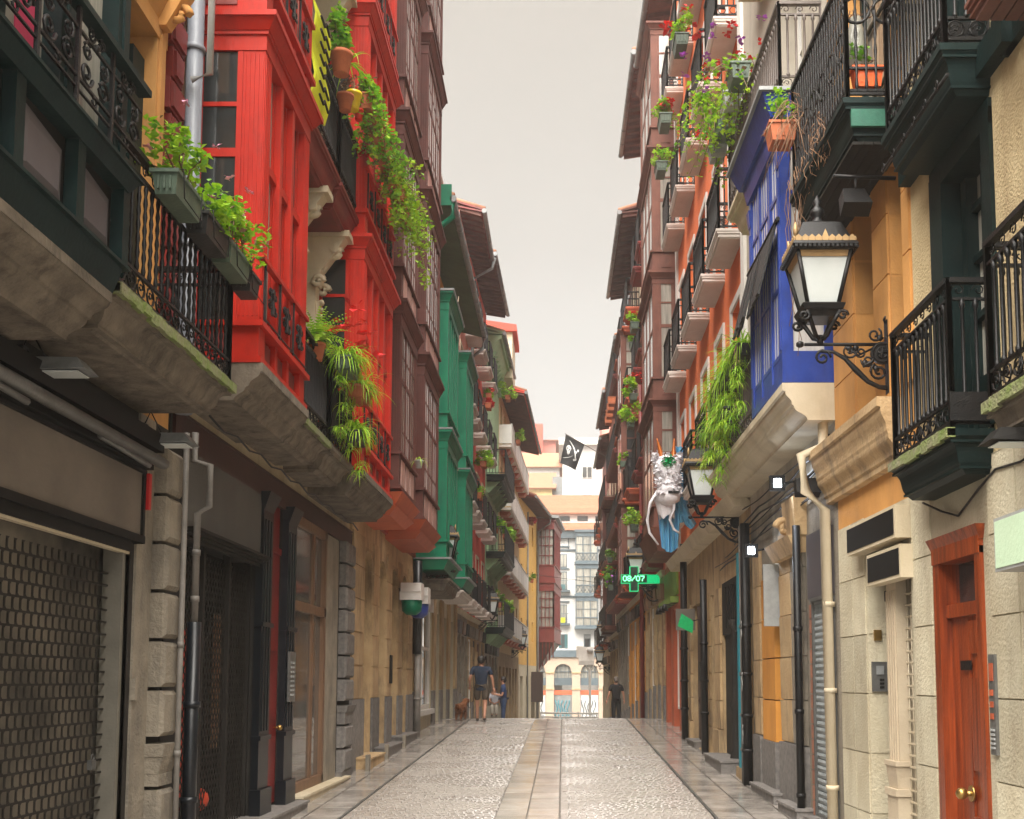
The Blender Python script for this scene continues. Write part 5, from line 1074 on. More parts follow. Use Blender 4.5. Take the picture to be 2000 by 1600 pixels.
def litlamp(s_, d, z, lab, e):
    T = thing('floodlight', F.p(s_, d, z), lab, 'floodlight'); b = F.mb(); b.box(s_, s_+.06, d-.09, d+.09, z-.08, z+.1); b.tube([(s_+.05, 0, z+.05), (s_+.05, d, z)], .015, 6); b.build('housing', 'black', T)
    q = F.mb(); q.box(s_-.008, s_, d-.042, d+.042, z-.04, z+.06); q.build('lens', mat('lit_led', (.9, .95, 1), None, .4, emit=(.8, .9, 1), es=e), T)
    l = bpy.data.lights.new('led', 'SPOT'); l.energy = 1.6; l.spot_size = 2.2; l.color = (.75, .85, 1); l.shadow_soft_size = .06; lo = bpy.data.objects.new('led', l); p_ = F.p(s_-.06, d, z); link(lo, T, p_); lo.rotation_euler = (math.radians(62), 0, math.radians(180))
litlamp(12.55, .3, 3.92, 'lit white floodlight on bracket under blue gallery slab', 5); litlamp(14.3, .28, 3.33, 'second lit floodlight deeper in the street above the orange stone', 3.5)
T = thing('floodlight', F.p(11.35, .1, 3.7), 'unlit black floodlight under the blue gallery near cream pipe', 'floodlight'); b = F.mb(); b.hexa([(11.3, .12, 3.6), (11.4, .12, 3.56), (11.4, .38, 3.56), (11.3, .38, 3.6), (11.34, .12, 3.76), (11.44, .12, 3.72), (11.44, .38, 3.72), (11.34, .38, 3.76)]); b.build('housing', 'black', T); b = F.mb(); [b.box(11.4+.02*0, 11.46, .13+.03*k, .14+.03*k, 3.6, 3.72) for k in range(8)]; b.build('cooling_fins', 'black', T); b = F.mb(); b.tube([(11.38, .25, 3.76), (11.38, .15, 3.85), (11.38, 0, 3.85)], .012, 5); b.build('bracket', 'black', T)
for i in range(7):   # tangled cables under the slab
    b = F.mb(); s0_, zz = 11.2, 4.2-.09*i; pts = []
    for k in range(40): q_ = k/39; pts.append((s0_+q_*(5+.5*i), .05+.02*math.sin(k*.2+i), zz-.1*q_*(i % 3)-.05*abs(math.sin(k*.16+i*2))))
    b.tube(pts, .009+.004*(i % 2), 5); tag(b.build('cable', 'black', None, 'tangled black cable strung along the wall under the blue gallery, one of a bundle', 'cable', 'tangled cables under the blue gallery'))
for s_, m_, r_, lab in ((15.65, 'black', .07, 'thick black graffitied downpipe beside turquoise post'), (15.9, 'pipeg', .05, 'pale pipe behind the thick black downpipe')):
    pipe_([(s_, .14, 3.9), (s_, .14, 2), (s_, .14, .05)], r_, m_, lab, F=F, clamps=(.6, 1.1, 1.7, 2.4))
# ------------------------------------------------------------ RIGHT 4: orange house
for k in range(3): b = F.mb(); z = .7+.75*k; b.tube([(15.6+.02*math.sin(j*1.7+k), .215, z+.045*j) for j in range(7)], .008, 4); tag(b.build('graffiti', 'wbox', None, ['lowest white scrawl on the thick black downpipe', 'middle white scrawl on the thick black downpipe', 'top white scrawl on the thick black downpipe'][k], 'graffiti'))
H = house(F, 15.95, 25.6, 'bright orange house with many white slab balconies and black railings')
cs = [16.85, 18.72, 20.68, 22.66, 24.6]
hol = []
for z in (5.35, 8.62, 12.1, 15.4):
    for c in cs: hol.append((c-.45, c+.45, z+.05, z+2.3))
wall(F, H, 15.95, 25.6, 4.2, 18.6, hol, 'orange', .3)
for h in hol:
    window(F, H, *h, 'white', -.2, 2, 3); b = F.mb(); b.box(h[0]-.13, h[0], 0, .035, h[2], h[3]+.13); b.box(h[1], h[1]+.13, 0, .035, h[2], h[3]+.13); b.box(h[0], h[1], 0, .035, h[3], h[3]+.13); b.build('window_surround', 'white', H)
b = F.mb(); b.box(15.9, 16.18, 0, .05, 4.3, 18.6); b.build('corner_pilaster', 'white', H); b = F.mb(); b.box(25.35, 25.62, 0, .05, 4.3, 18.6); b.build('corner_pilaster', 'white', H)
for z in (5.35, 8.62, 12.1, 15.4):
    for c in cs: balcony(F, H, c-.66, c+.66, z, .42, 'slabw', .98, 'black', 'turned', .1, .01, True, z < 9 and c < 19, .15, False, 2, .05)
b = F.mb(); b.frus(15.9, 25.6, 0, .35, 4.2, 4.4, 0, .12); b.build('cornice', 'creamtrim', H)
wall(F, H, 15.95, 25.6, -.4, 4.2, [(16.7, 18.9, -.4, 3.3), (19.7, 20.3, -.4, 3.2), (21.3, 23.2, -.4, 3.2), (23.9, 25.2, -.2, 3.2)], 'sand', .45, name='shop_wall')
for a, c in ((15.98, 16.65), (18.95, 19.65), (20.35, 21.25), (23.25, 23.85)):
    for k in range(5): b = F.mb(); z = .75+.5*k; b.frus(a+.01, c-.01, .001, .05, z+.008, z+.49, .006, .015); b.build('ashlar_block', 'sand', H)
    b = F.mb(); b.box(a, c, 0, .08, -.1, .74); b.frus(a-.04, c+.04, 0, .14, -.1, .3, -.02, -.02); b.build('plinth', 'sand', H)
b = F.mb(); b.box(16.7, 17.4, -.3, -.02, -.3, 3.3); b.box(17.4, 18.9, -.2, -.05, -.3, 3.3); b.lathe((17.6, -.02, .2), [(.1, 0), (.13, .1), (.08, .3), (.08, .9), (.12, 1.0), (.08, 1.1), (.07, 2.2), (.12, 2.4)], 10); b.box(16.7, 18.9, -.1, -.0, 2.4, 3.3); b.build('shop_front', 'darkwall', H)
for k in range(6): b = F.mb(); b.box(16.9+.3*k, 17.1+.3*k, -.0, .012, 2.5, 3.2); b.build('carved_panel', 'signdark', H)
b = F.mb(); b.lathe((21.9, -.05, .2), [(.1, 0), (.13, .1), (.08, .3), (.08, .9), (.12, 1.0), (.08, 1.1), (.07, 2.2), (.12, 2.9)], 10); b.box(21.3, 23.2, -.4, -.1, -.3, 3.2); b.build('shop_front', 'darkwood', H)
b = F.mb(); b.box(19.7, 20.3, -.4, -.35, -.2, 3.2); b.build('door', 'darkwall', H); window(F, H, 23.9, 25.2, .8, 3.2, 'creamtrim', -.1, 1, 2, 'glass', 'shop_window')
TQ = thing('post', F.p(16.35, .08, G(16.3)), 'tall turquoise painted board beside the black downpipes', 'post'); b = F.mb(); b.box(16.3, 16.45, .0, .14, G(16.3), 3.55); b.build('board', 'turq', TQ); b = F.mb(); b.box(16.1, 16.29, .0, .1, G(16.2), 2.2); b.build('cream_strip', 'cream', TQ)
for s_, r_, z0, z1, lab in ((20.2, .09, .3, 3.5, 'black cast downpipe with joints by the sandstone piers'), (23.5, .1, .35, 4.6, 'grey black downpipe reaching up to sculpture of the animal head')):
    pipe_([(s_, .16, z1), (s_, .16, (z0+z1)/2), (s_, .16, z0-.1)], r_*.75, 'black', lab, F=F, clamps=(1.0, 1.6, 2.3))
tag(F.mb().box(20.0, 20.28, .2, .26, 1.6, 1.95).build('notice_plate', 'black', None, 'small black notice plate by the jointed downpipe', 'plate'))
step(F, H, 17.0, 19.0, .35, G(17)+.2, 'granite'); step(F, H, 21.2, 22.5, .25, G(21)+.15, 'granite'); step(F, H, 12.3, 13.3, .22, .16); step(F, H, 11.3, 12.2, .16, .1); step(F, H, 13.6, 15.2, .2, .2)
T = thing('green_flag', F.p(21.6, .3, 2.6), 'small bright green pennant by the dark shop column', 'flag'); b = F.mb(); b.hexa([(21.6, .2, 2.55), (21.61, .2, 2.55), (21.61, .5, 2.7), (21.6, .5, 2.7), (21.6, .18, 2.8), (21.61, .18, 2.8), (21.61, .42, 2.95), (21.6, .42, 2.95)]); b.build('cloth', 'gfluff', T); b = F.mb(); b.tube([(21.6, 0, 2.85), (21.6, .2, 2.8)], .01, 5); b.build('rod', 'black', T)
T = thing('sign_board', F.p(22.4, .25, 2.7), 'pale grey blank projecting shop sign past the sandstone piers', 'sign'); b = F.mb(); b.box(22.4, 22.44, .05, .45, 2.65, 3.1); b.build('plate', 'beige', T)

# ------------------------------------------------------------ RIGHT 5: brown timber gallery tower
H = house(F, 25.7, 29, 'brown timber gallery house rising as a narrow tower beside orange house')
wall(F, H, 25.65, 29, 4.6, 19.5, [], 'pink', .2)
gallery(F, H, 25.75, 28.9, .6, [5.3, 8.45, 11.65, 14.85, 18.1], 'brownR', 3, .55, 0, .3, .16, .08, (.45,), rec=.03, gmf=lambda: 'curtain', flute=False)
b = F.mb(); b.frus(25.7, 28.95, 0, .7, 4.75, 5.3, .25, .2); b.build('gallery_base', 'brownR', H)
eave(F, H, 25.6, 29, 18.9, .62, 'brownR', 'zinc', True, .2)
wall(F, H, 25.65, 29, -.2, 4.6, [(26, 27.2, .3, 3.4), (27.7, 28.7, .3, 3.6)], 'orangewood', .4, name='shop_wall'); window(F, H, 26, 27.2, .9, 3.4, 'white', -.1, 1, 1, 'glass', 'shop_window'); b = F.mb(); b.box(27.7, 28.7, -.3, -.25, .3, 3.6); b.build('door', 'redd', H)
b = F.mb(); b.box(26, 28.8, 0, .2, 3.5, 3.65); b.box(26, 28.8, 0, .05, 3.7, 4.4); b.build('fascia_board', mat('lime_fascia', (.25, .38, .05), None, .6, 2), H)
for k in range(3): T = thing('spotlight', F.p(26.2+.7*k, .3, 3.3), ['small black spotlight nearest in row under lime fascia', 'small black spotlight in middle of row under lime fascia', 'small black spotlight farthest in row under lime fascia'][k], 'spotlight', 'row of spotlights over far right shop'); b = F.mb(); s_ = 26.2+.7*k; b.tube([(s_, 0, 3.5), (s_, .3, 3.45)], .012, 5); b.lathe((s_, .32, 3.3), [(.09, 0), (.06, .12), (.03, .17)], 8); b.build('lamp_body', 'black', T)
# ------------------------------------------------------------ farther right houses
fl = [4.9, 8.0, 11.1, 14.2]
H = house(F, 29.05, 35, 'coral red house with crowded small balconies and high brown eave')
floors(F, H, 29.05, 35, 19.6, [4.9, 8.2, 11.5, 14.8], 'coral', 3, bal='each', bd=.5, bm='redd', ground='sand', fm='brownR', shut='brownR')
eave(F, H, 29.0, 35, 19.3, .7)
H = house(F, 35.05, 43, 'maroon house with projecting brown window boxes and a deep raftered eave')
floors(F, H, 35.05, 43, 17.0, fl, 'brownR', 4, bal='each', bd=.6, bm='orangewood', ground=orst, fm='white', gw=2)
gallery(F, H, 37.8, 40.2, .62, [4.7, 7.9, 11.0, 14.2], 'brownR', 2, .5, 0, .3, .15, .08, (.4,), rec=.02, flute=False)
eave(F, H, 35.0, 43, 17.3, .75)
H = house(F, 43.05, 50.5, 'narrow orange brown house with grey shutters and balcony boxes')
floors(F, H, 43.05, 50.5, 15.5, fl, 'orangewood', 3, bal='long', bd=.6, bm='redd', rm='black', ground='stone', shut='bluegrey')
eave(F, H, 43.0, 50.5, 15.6, .45)
H = house(F, 50.55, 58, 'pale pink house with long brown balconies near the street end')
floors(F, H, 50.55, 58, 15.2, [4.2, 7.3, 10.4], 'pink', 3, bal='long', bd=.65, bm='brownR', ground='sand', shut='brownR')
gallery(F, H, 53.5, 56, .6, [3.9, 7.1, 10.3], 'brown', 2, .5, 0, .3, .15, .08, (.4,), rec=.02, flute=False)
eave(F, H, 50.5, 58, 15.4, .6)
H = house(F, 58.05, 66, 'brownish red last house on right before the square')
floors(F, H, 58.05, 66, 14.6, [3.6, 6.8, 10.0], 'redd', 3, bal='each', bd=.6, bm='orangewood', ground='creamtrim')
eave(F, H, 58, 66, 14.8, .45)
pipe_([(35.05, .14, 12), (35.05, .14, 6), (35.05, .14, .3)], .07, 'redd', 'maroon downpipe on corner of the far red shop', F=F)
# ------------------------------------------------------------ street lamps on scrolled brackets
def lantern(cx, cz, s, T):
    """four sided lantern hanging above (cx, 0, cz) in the lamp's own space"""
    def fr(b, r0, z0, r1, z1): b.lathe((cx, 0, cz), [(r0*1.414, z0), (r1*1.414, z1)], 4, True)
    b = MB(T)
    for sx in (-1, 1):
        for sy in (-1, 1):
            b.tube([(cx+sx*.135, sy*.135, cz+.08), (cx+sx*.235, sy*.235, cz+.55)], .02, 5)
            b.tube([(cx, 0, cz-.2), (cx+sx*.05, sy*.05, cz-.17), (cx+sx*.1, sy*.1, cz-.06), (cx+sx*.15, sy*.15, cz+.03)], .022, 6); b.scroll((cx+sx*.17, sy*.15, cz-.02), .05, .016, 'sz', 1.3, sx, 12)
    fr(b, .17, .03, .19, .08); fr(b, .19, .08, .15, .1); fr(b, .13, -.02, .16, .03)
    fr(b, .26, .54, .29, .58); fr(b, .29, .58, .275, .61)
    for k in range(14):
        for sg in (-1, 1):
            u = -.26+.04*k; b.box(cx+u-.012, cx+u+.012, sg*.285-.008, sg*.285+.008, cz+.55, cz+.575); b.box(cx+sg*.285-.008, cx+sg*.285+.008, u-.012, u+.012, cz+.55, cz+.575)
    b.lathe((cx, 0, cz), [(.255*1.414, .61), (.17*1.414, .82), (.1*1.414, .86)], 4, True)
    b.lathe((cx, 0, cz), [(.09, .86), (.05, .9), (.045, .93), (.07, .96), (.06, 1.0), (.025, 1.04), (.045, 1.08), (.02, 1.11), (.008, 1.14)], 10)
    return b
LAMP = thing('street_lamp', (2.92, 9.4, 4.6), 'big black lantern nearest the camera on a scrolled bracket by blue gallery', 'street lamp', 'wall lanterns on scrolled brackets')
def I_(x, y, z): return Vector((2.92+x, 9.4+y, 4.6+z))
b = lantern(-.62, .24, 1, I_); b.build('lantern_frame', 'black', LAMP)
b = MB(I_); b.lathe((-.62, 0, .24), [(.13*1.36, .1), (.228*1.36, .54)], 4, True); b.build('lamp_glass', 'lampglass', LAMP)
b = MB(I_)
for sg in (-1, 1):
    for ax in (0, 1):
        for k in range(9):
            u = -.235+.0588*k; r_ = .03 if k != 4 else .055
            poly = [(u-.026, .61), (u+.026, .61), (u+.03, .64), (u, .61+r_*1.9), (u-.03, .64)]
            if ax == 0: b.ext([(-.62+p[0], .24+p[1]) for p in poly], sg*.27-.006, sg*.27+.006, 1)
            else: b.ext([(p[0], .24+p[1]) for p in poly], -.62+sg*.27-.006, -.62+sg*.27+.006, 0)
b.build('gilt_cresting', 'gold', LAMP)
for sx in (-.2, .2): b = MB(I_); b.lathe((-.62+sx, 0, .24+.74), [(.015, 0), (.025, .08), (.008, .15)], 6); b.build('gilt_finial', 'gold', LAMP)
b = MB(I_); b.lathe((-.62, 0, .24), [(.222*1.4, .49), (.24*1.4, .545)], 4, True); b.build('brass_gallery_band', 'gold', LAMP)
b = MB(I_)
b.tube([(0, 0, 0), (-.3, 0, 0), (-.76, 0, 0)], .016, 8); b.lathe((-.8, 0, -.03), [(.01, 0), (.035, .015), (.035, .045), (.01, .06)], 8); b.tube([(-.62, 0, 0), (-.62, 0, .08)], .03, 8)
arc = [(-.62, 0, -.06), (-.5, 0, -.07), (-.4, 0, -.13), (-.3, 0, -.24), (-.2, 0, -.34), (-.1, 0, -.39), (0, 0, -.4)]; b.tube(arc, .022, 7, rr=[.014, .016, .02, .028, .022, .02, .024])
b.scroll((-.6, 0, -.12), .075, .014, 'sz', 1.5, 1, 18); b.scroll((-.36, 0, -.06), .07, .011, 'sz', 1.4, -1, 16); b.scroll((-.26, 0, -.07), .06, .011, 'sz', 1.4, 1, 16, 2); b.scroll((-.13, 0, .09), .07, .012, 'sz', 1.4, -1, 16, 1); b.scroll((-.1, 0, -.25), .08, .014, 'sz', 1.5, 1, 18, 2); b.scroll((-.2, 0, -.15), .06, .011, 'sz', 1.4, 1, 14, 3)
b.tube([(-.4, 0, -.02), (-.28, 0, -.1), (-.14, 0, -.03)], .011, 5); b.tube([(-.24, 0, -.2), (-.16, 0, -.16), (-.13, 0, -.1)], .018, 5)
for p_ in ((-.3, -.03), (-.22, -.17), (-.12, -.22), (-.36, -.04), (-.08, .06)): b.ball((p_[0], 0, p_[1]), .03, 6, (1, .5, 1), .2)
b.box(-.03, 0, -.05, .05, -.45, .22); b.scroll((-.01, 0, .22), .05, .012, 'sz', 1.2, 1, 10)
b.build('bracket', 'black', LAMP)
b = MB(I_); b.ext([(-.07+.1*math.cos(2*math.pi*k/18), -.08+.1*math.sin(2*math.pi*k/18)) for k in range(18)], -.02, .02, 1); b.ring((-.07, -.022, -.08), .085, .009, 'sz', 18); b.ring((-.07, -.022, -.08), .05, .008, 'sz', 14); b.tube([(-.12, -.022, -.08), (-.02, -.022, -.08)], .007, 4); b.tube([(-.07, -.022, -.14), (-.07, -.022, -.03)], .007, 4); b.build('medallion', 'black', LAMP)
for loc, rz, lab in (((2.83, 17, 4.2), 0, 'second lantern on right, between hanging spider plants and animal head sculpture'), ((2.75, 31.5, 4.42), 0, 'lantern half hidden behind the green pharmacy cross'), ((2.62, 55, 3.55), 0, 'small distant lantern on right near the square, upper of two'), ((2.58, 58, 2.35), 0, 'small distant lantern on right near the square, lower of two'),
                     ((-3.4, 25.5, 4.2), math.pi, 'left lantern in front of bright green gallery above sandstone corner'), ((-3.4, 42, 3.95), math.pi, 'farther left lantern by bush on dark balcony'), ((-2.9, 60, 3.3), math.pi, 'faint farthest lantern on left among pale yellow balconies')):
    copy_tree(LAMP, loc, lab, rz)

# ------------------------------------------------------------ plants
def leafq(b, p, sz, droop=0., up=.3):
    a = U(0, 2*math.pi); t = U(-.7, .9); d = Vector((math.cos(a)*math.cos(t), math.sin(a)*math.cos(t), math.sin(t)-droop)).normalized()
    sd = d.cross(Vector((U(-.4, .4), U(-.4, .4), 1))).normalized(); n = sd.cross(d); p = Vector(p); s = sz*U(.5, 1.55)
    b.F([b.P(p), b.P(p+d*s*.5+sd*s*.42+n*s*.1), b.P(p+d*s), b.P(p+d*s*.5-sd*s*.42+n*s*.1)])
def bush(b, c, r, n, sz, clump=7):
    cl = []
    for i in range(clump): cl.append((Vector(c)+Vector((U(-1, 1)*r[0], U(-1, 1)*r[1], U(-.8, 1)*r[2]))*.75, U(.3, .55)))
    for i in range(n):
        q, f = random.choice(cl); v = Vector((random.gauss(0, 1), random.gauss(0, 1), random.gauss(0, 1))).normalized()*U(.55, 1.05)*f
        leafq(b, q+Vector((v.x*r[0], v.y*r[1], v.z*r[2])), sz)
    return cl
def blade(b, p, d, L, w, sag, n=6):
    p = Vector(p); d = Vector(d).normalized(); sd = d.cross(Vector((0, 0, 1)))
    sd = sd.normalized() if sd.length > .05 else Vector((1, 0, 0)); last = None; v = d.copy()
    for k in range(n+1):
        ww = w*(1-(k/n)**2)*.5+.0005; i = (b.P(p-sd*ww), b.P(p+sd*ww))
        if last: b.F([last[0], last[1], i[1], i[0]])
        last = i; p = p+v*(L/n); v = (v+Vector((0, 0, -sag/n))).normalized()
def planter(loc, size, label, leafm='leaf', pm='gbox', n=260, sz=.05, rr=None, kind='bush', flowers=None, fl=10, group=None, lift=.0, cat='potted plant', name='potted_plant', trail=0, round_=False, fs=.03):
    """a pot or box with soil and its plant; loc is the middle of the rim"""
    x, y, z = loc; sx, sy, sz_ = size; T = thing(name, (x, y, z-sz_), label, cat, group)
    if sx:
        b = MB()
        if round_: b.lathe((x, y, z-sz_), [(sx*.68, 0), (sx*.95, sz_*.82), (sx*1.08, sz_*.83), (sx*1.08, sz_), (sx*.9, sz_)], 14)
        else:
            b.hexa([(x-sx*.8, y-sy*.9, z-sz_), (x+sx*.8, y-sy*.9, z-sz_), (x+sx*.8, y+sy*.9, z-sz_), (x-sx*.8, y+sy*.9, z-sz_), (x-sx, y-sy, z), (x+sx, y-sy, z), (x+sx, y+sy, z), (x-sx, y+sy, z)])
            b.box(x-sx-.012, x+sx+.012, y-sy-.012, y+sy+.012, z-.025, z)
            for k in range(3): b.box(x-sx*.55+k*sx*.45, x-sx*.4+k*sx*.45, y-sy*.99, y-sy*.9, z-sz_*.8, z-.04)
        b.build('pot', pm, T); b = MB(); b.lathe((x, y, z-.01), [(min(sx, sy)*.85, 0), (min(sx, sy)*.8, .016)], 8) if round_ else b.box(x-sx*.9, x+sx*.9, y-sy*.95, y+sy*.95, z, z+.006); b.build('soil', 'soil', T)
    r = rr or (sx*1.3, sy*1.1, .22); b = MB(); c = (x, y, z+r[2]*.8+lift)
    if kind == 'bush':
        cl = bush(b, c, r, n, sz); st = MB()
        for q, f in cl: st.tube([(x+U(-.5, .5)*sx, y+U(-.8, .8)*sy, z), ((x+q.x)/2, (y+q.y)/2, (z+q.z)/2+.02), tuple(q)], .006, 4)
        st.build('stems', 'stem', T)
    elif kind == 'spider':
        for i in range(n):
            a = U(0, 2*math.pi); e = U(.1, 1.3); o = (x+U(-1, 1)*sx*.7, y+U(-1, 1)*sy*.8, z); blade(b, o, (math.cos(a)*math.cos(e), math.sin(a)*math.cos(e), math.sin(e)), U(.6, 1.25)*r[2], .018, U(1.8, 4.2))
        for i in range(trail):
            q = Vector((x+U(-1, 1)*sx-.05, y+U(-1, 1)*sy, z)); L = U(.2, .9)
            for k in range(26): a = U(0, 6.28); blade(b, q+Vector((U(-.03, .03), U(-.03, .03), -L+U(-.05, .05))), (math.cos(a), math.sin(a), U(-.2, .8)), U(.1, .24), .014, 3, 4)
            b.tube([tuple(q), tuple(q+Vector((0, 0, -L)))], .004, 3)
    elif kind == 'vine':
        st = MB()
        for i in range(trail):
            q = Vector((x+U(-.8, .8)*sx, y+U(-1, 1)*sy, z+U(0, .15))); L = U(.4, 1)*r[2]*2.2; pts = [tuple(q)]; v = Vector((U(-.5, .5), U(-.6, .6), U(.1, .8)))
            for k in range(9): q = q+v*L/9; v = v+Vector((U(-.35, .35), U(-.35, .35), -.33)); pts.append(tuple(q)); [leafq(b, q+Vector((U(-1, 1), U(-1, 1), U(-1, 1)))*.06, sz, .3) for _ in range(max(1, n//(trail*9)))]
            st.tube(pts, .005, 4)
        st.build('stems', 'stem', T)
    elif kind == 'fern':
        for i in range(n):
            a = U(0, 6.28); e = U(.3, 1.4); d = Vector((math.cos(a)*math.cos(e), math.sin(a)*math.cos(e), math.sin(e))); p = Vector((x, y, z)); v = d.copy(); L = r[2]*U(.8, 1.3)
            for k in range(12):
                p = p+v*L/12; v = (v+Vector((0, 0, -.11))).normalized(); sd = v.cross(Vector((0, 0, 1))).normalized(); w = .07*(1-k/12)+.01
                for sg in (-1, 1): b.F([b.P(p), b.P(p+sd*sg*w+v*.02), b.P(p+v*.022)])
    fo = b.build('foliage', leafm, T); fo.data.materials.append(M['leaf2' if leafm != 'leaf2' else 'leaf']); fo.data.materials.append(M['dry'])
    if leafm != 'dry': run = 0
    if leafm != 'dry' and leafm != 'rfl':
        cur = 0
        for i, p_ in enumerate(fo.data.polygons):
            if i % (3 if kind != 'spider' else 6) == 0: v_ = R(); cur = 0 if v_ < .74 else (1 if v_ < .95 else 2)
            p_.material_index = cur
    if flowers:
        for i in range(fl):
            p = (x+U(-1, 1)*r[0], y+U(-1, 1)*r[1], c[2]+U(-.2, 1.1)*r[2]); q = MB()
            for k in range(7): leafq(q, (p[0]+U(-1, 1)*fs*.5, p[1]+U(-1, 1)*fs*.5, p[2]+U(-1, 1)*fs*.4), fs*1.1)
            q.build('flower', flowers if isinstance(flowers, str) else random.choice(flowers), T)
    return T
# left mossy balcony boxes
for k, (y, z, m_, lab) in enumerate(((7.0, 4.93, 'gbox', 'nearest grey green planter box of geranium on mossy stone balcony'), (7.6, 4.92, 'bbox', 'black planter box second from the camera on mossy stone balcony'), (8.15, 4.93, 'gbox', 'grey green planter box third along mossy stone balcony'), (8.55, 4.9, 'bbox', 'small dark planter at far end of mossy stone balcony'))):
    T = planter((-2.6, y, z), (.085, .25 if k < 3 else .12, .16), lab, 'leaf', m_, 420, .05, (.2, .3, .24), 'bush', 'pfl', 3, 'planter boxes hung on the mossy balcony rail', .02)
    b = MB(); b.tube([(-2.72, y-.18, z+.02), (-2.5, y-.18, z+.03), (-2.49, y-.18, z-.17), (-2.5, y+.18, z-.17), (-2.5, y+.18, z+.03), (-2.72, y+.18, z+.02)], .005, 4); b.build('wire_holder', 'black', T)
# red house lower balconies
planter((-2.85, 12.1, 5.47), (.11, .11, .2), 'feathery green fern in a hanging pot beside red gallery', 'leafy', 'terracotta', 60, .04, (.2, .2, .42), 'fern', round_=True)
planter((-2.62, 12.75, 5.45), (.1, .3, .15), 'spider plant and red geraniums on the near red house balcony rail', 'leafy', 'gbox', 260, .04, (.3, .3, .42), 'spider', 'rfl', 5, trail=3, fs=.09)
planter((-2.6, 13.45, 5.3), (.1, .3, .15), 'spilling spider plant with red blooms next to second red gallery', 'leafy', 'terracotta', 240, .04, (.3, .3, .4), 'spider', 'rfl', 5, trail=5, fs=.08)
planter((-2.62, 13.4, 4.72), (.09, .22, .14), 'low grassy plant hanging near the foot of the black balcony railing', 'leafy', 'bbox', 220, .04, (.3, .3, .38), 'spider', 'rfl', 4, trail=3, fs=.05)
planter((-2.3, 16.9, 5.1), (.07, .07, .12), 'tiny grey pot on corner of second red gallery ledge', 'leaf', 'wbox', 14, .04, (.1, .1, .22), 'spider', round_=True)
# upper balcony pots
planter((-2.62, 12.1, 8.98), (.13, .13, .26), 'terracotta pot of tall leafy plants hung on the high red balcony', 'leaf2', 'terracotta', 520, .06, (.12, .16, .32), 'bush', round_=True)
T = planter((-2.58, 12.3, 8.96), (.0, .0, .1), 'strap leaved plant leaning out of the high red balcony pots', 'leaf', 'terracotta', 26, .04, (.1, .1, .42), 'spider')
planter((-2.66, 12.55, 8.72), (.1, .1, .2), 'second smaller terracotta pot below the tall leafy pot', 'dry', 'terracotta', 40, .04, (.1, .1, .14), 'bush', round_=True)
planter((-2.6, 12.75, 8.86), (.1, .1, .22), 'bright yellow flower pot on high red balcony', 'dry', mat('yellow_glazed_pot', (.85, .6, .01), None, .3, 4), 60, .03, (.1, .1, .16), 'bush', round_=True)
planter((-2.58, 13.0, 8.78), (.06, .06, .14), 'small red pot in wire holder on high red balcony', 'dry', mat('red_glazed_pot', (.75, .02, .01), None, .3, 4), 30, .03, (.08, .08, .12), 'bush', round_=True)
for k in range(6):
    y = 13.2+.66*k; planter((-2.5, y, 9.0-.0*k), (.1, .24, .2), ['ivy in terracotta box nearest on the high red balcony', 'second terracotta box of trailing ivy over the red balcony', 'third terracotta ivy box, in front of second red gallery', 'fourth terracotta ivy box, over the second red gallery', 'fifth terracotta ivy box, near the maroon gallery', 'last ivy box with longest trails against maroon gallery'][k],
        'leaf2' if k < 3 else 'leaf', 'terracotta', 1150, .062, (.24, .34, .28 if k < 4 else .4), 'vine', group='row of terracotta ivy boxes on the high red balcony', trail=16)
for k in range(3):
    b = MB(); y = 14.3+1.1*k; x = -2.32; z = 8.85; pts = [(x, y, z)]
    for j in range(10): z -= .1; x += U(-.02, .03); y += U(-.03, .03); pts.append((x, y, z)); [leafq(b, (x+U(-.08, .08), y+U(-.08, .08), z+U(-.05, .05)), .06, .4) for _ in range(9)]
    b.tube(pts, .004, 3); tag(b.build('hanging_ivy', 'leaf', None, ['nearest of three long ivy strands hanging below the boxes', 'middle of three long ivy strands below the boxes', 'farthest ivy strand hanging against maroon panes'][k], 'ivy', 'ivy strands under the boxes'))
T = thing('banner', (-2.75, 11.5, 7.9), 'long yellow cloth banner with dark lettering on high red balcony', 'banner'); b = MB(); n = 8
for k in range(n):
    z0, z1 = 9.0-1.1*k/n, 9.0-1.1*(k+1)/n; w0, w1 = .03*math.sin(k*1.3), .03*math.sin((k+1)*1.3); b.hexa([(-2.73+w1, 11.12, z1), (-2.71+w1, 11.12, z1), (-2.69+w1, 11.75, z1), (-2.71+w1, 11.75, z1), (-2.73+w0, 11.12, z0), (-2.71+w0, 11.12, z0), (-2.69+w0, 11.75, z0), (-2.71+w0, 11.75, z0)])
b.build('cloth', 'yban', T)
for k in range(7): q = MB(); z = 8.9-.15*k; q.tube([(-2.665, 11.25, z), (-2.655, 11.4, z-.04), (-2.655, 11.45, z+.03), (-2.65, 11.62, z-.02)], .014, 5); q.build('brush_lettering', 'signdark', T)
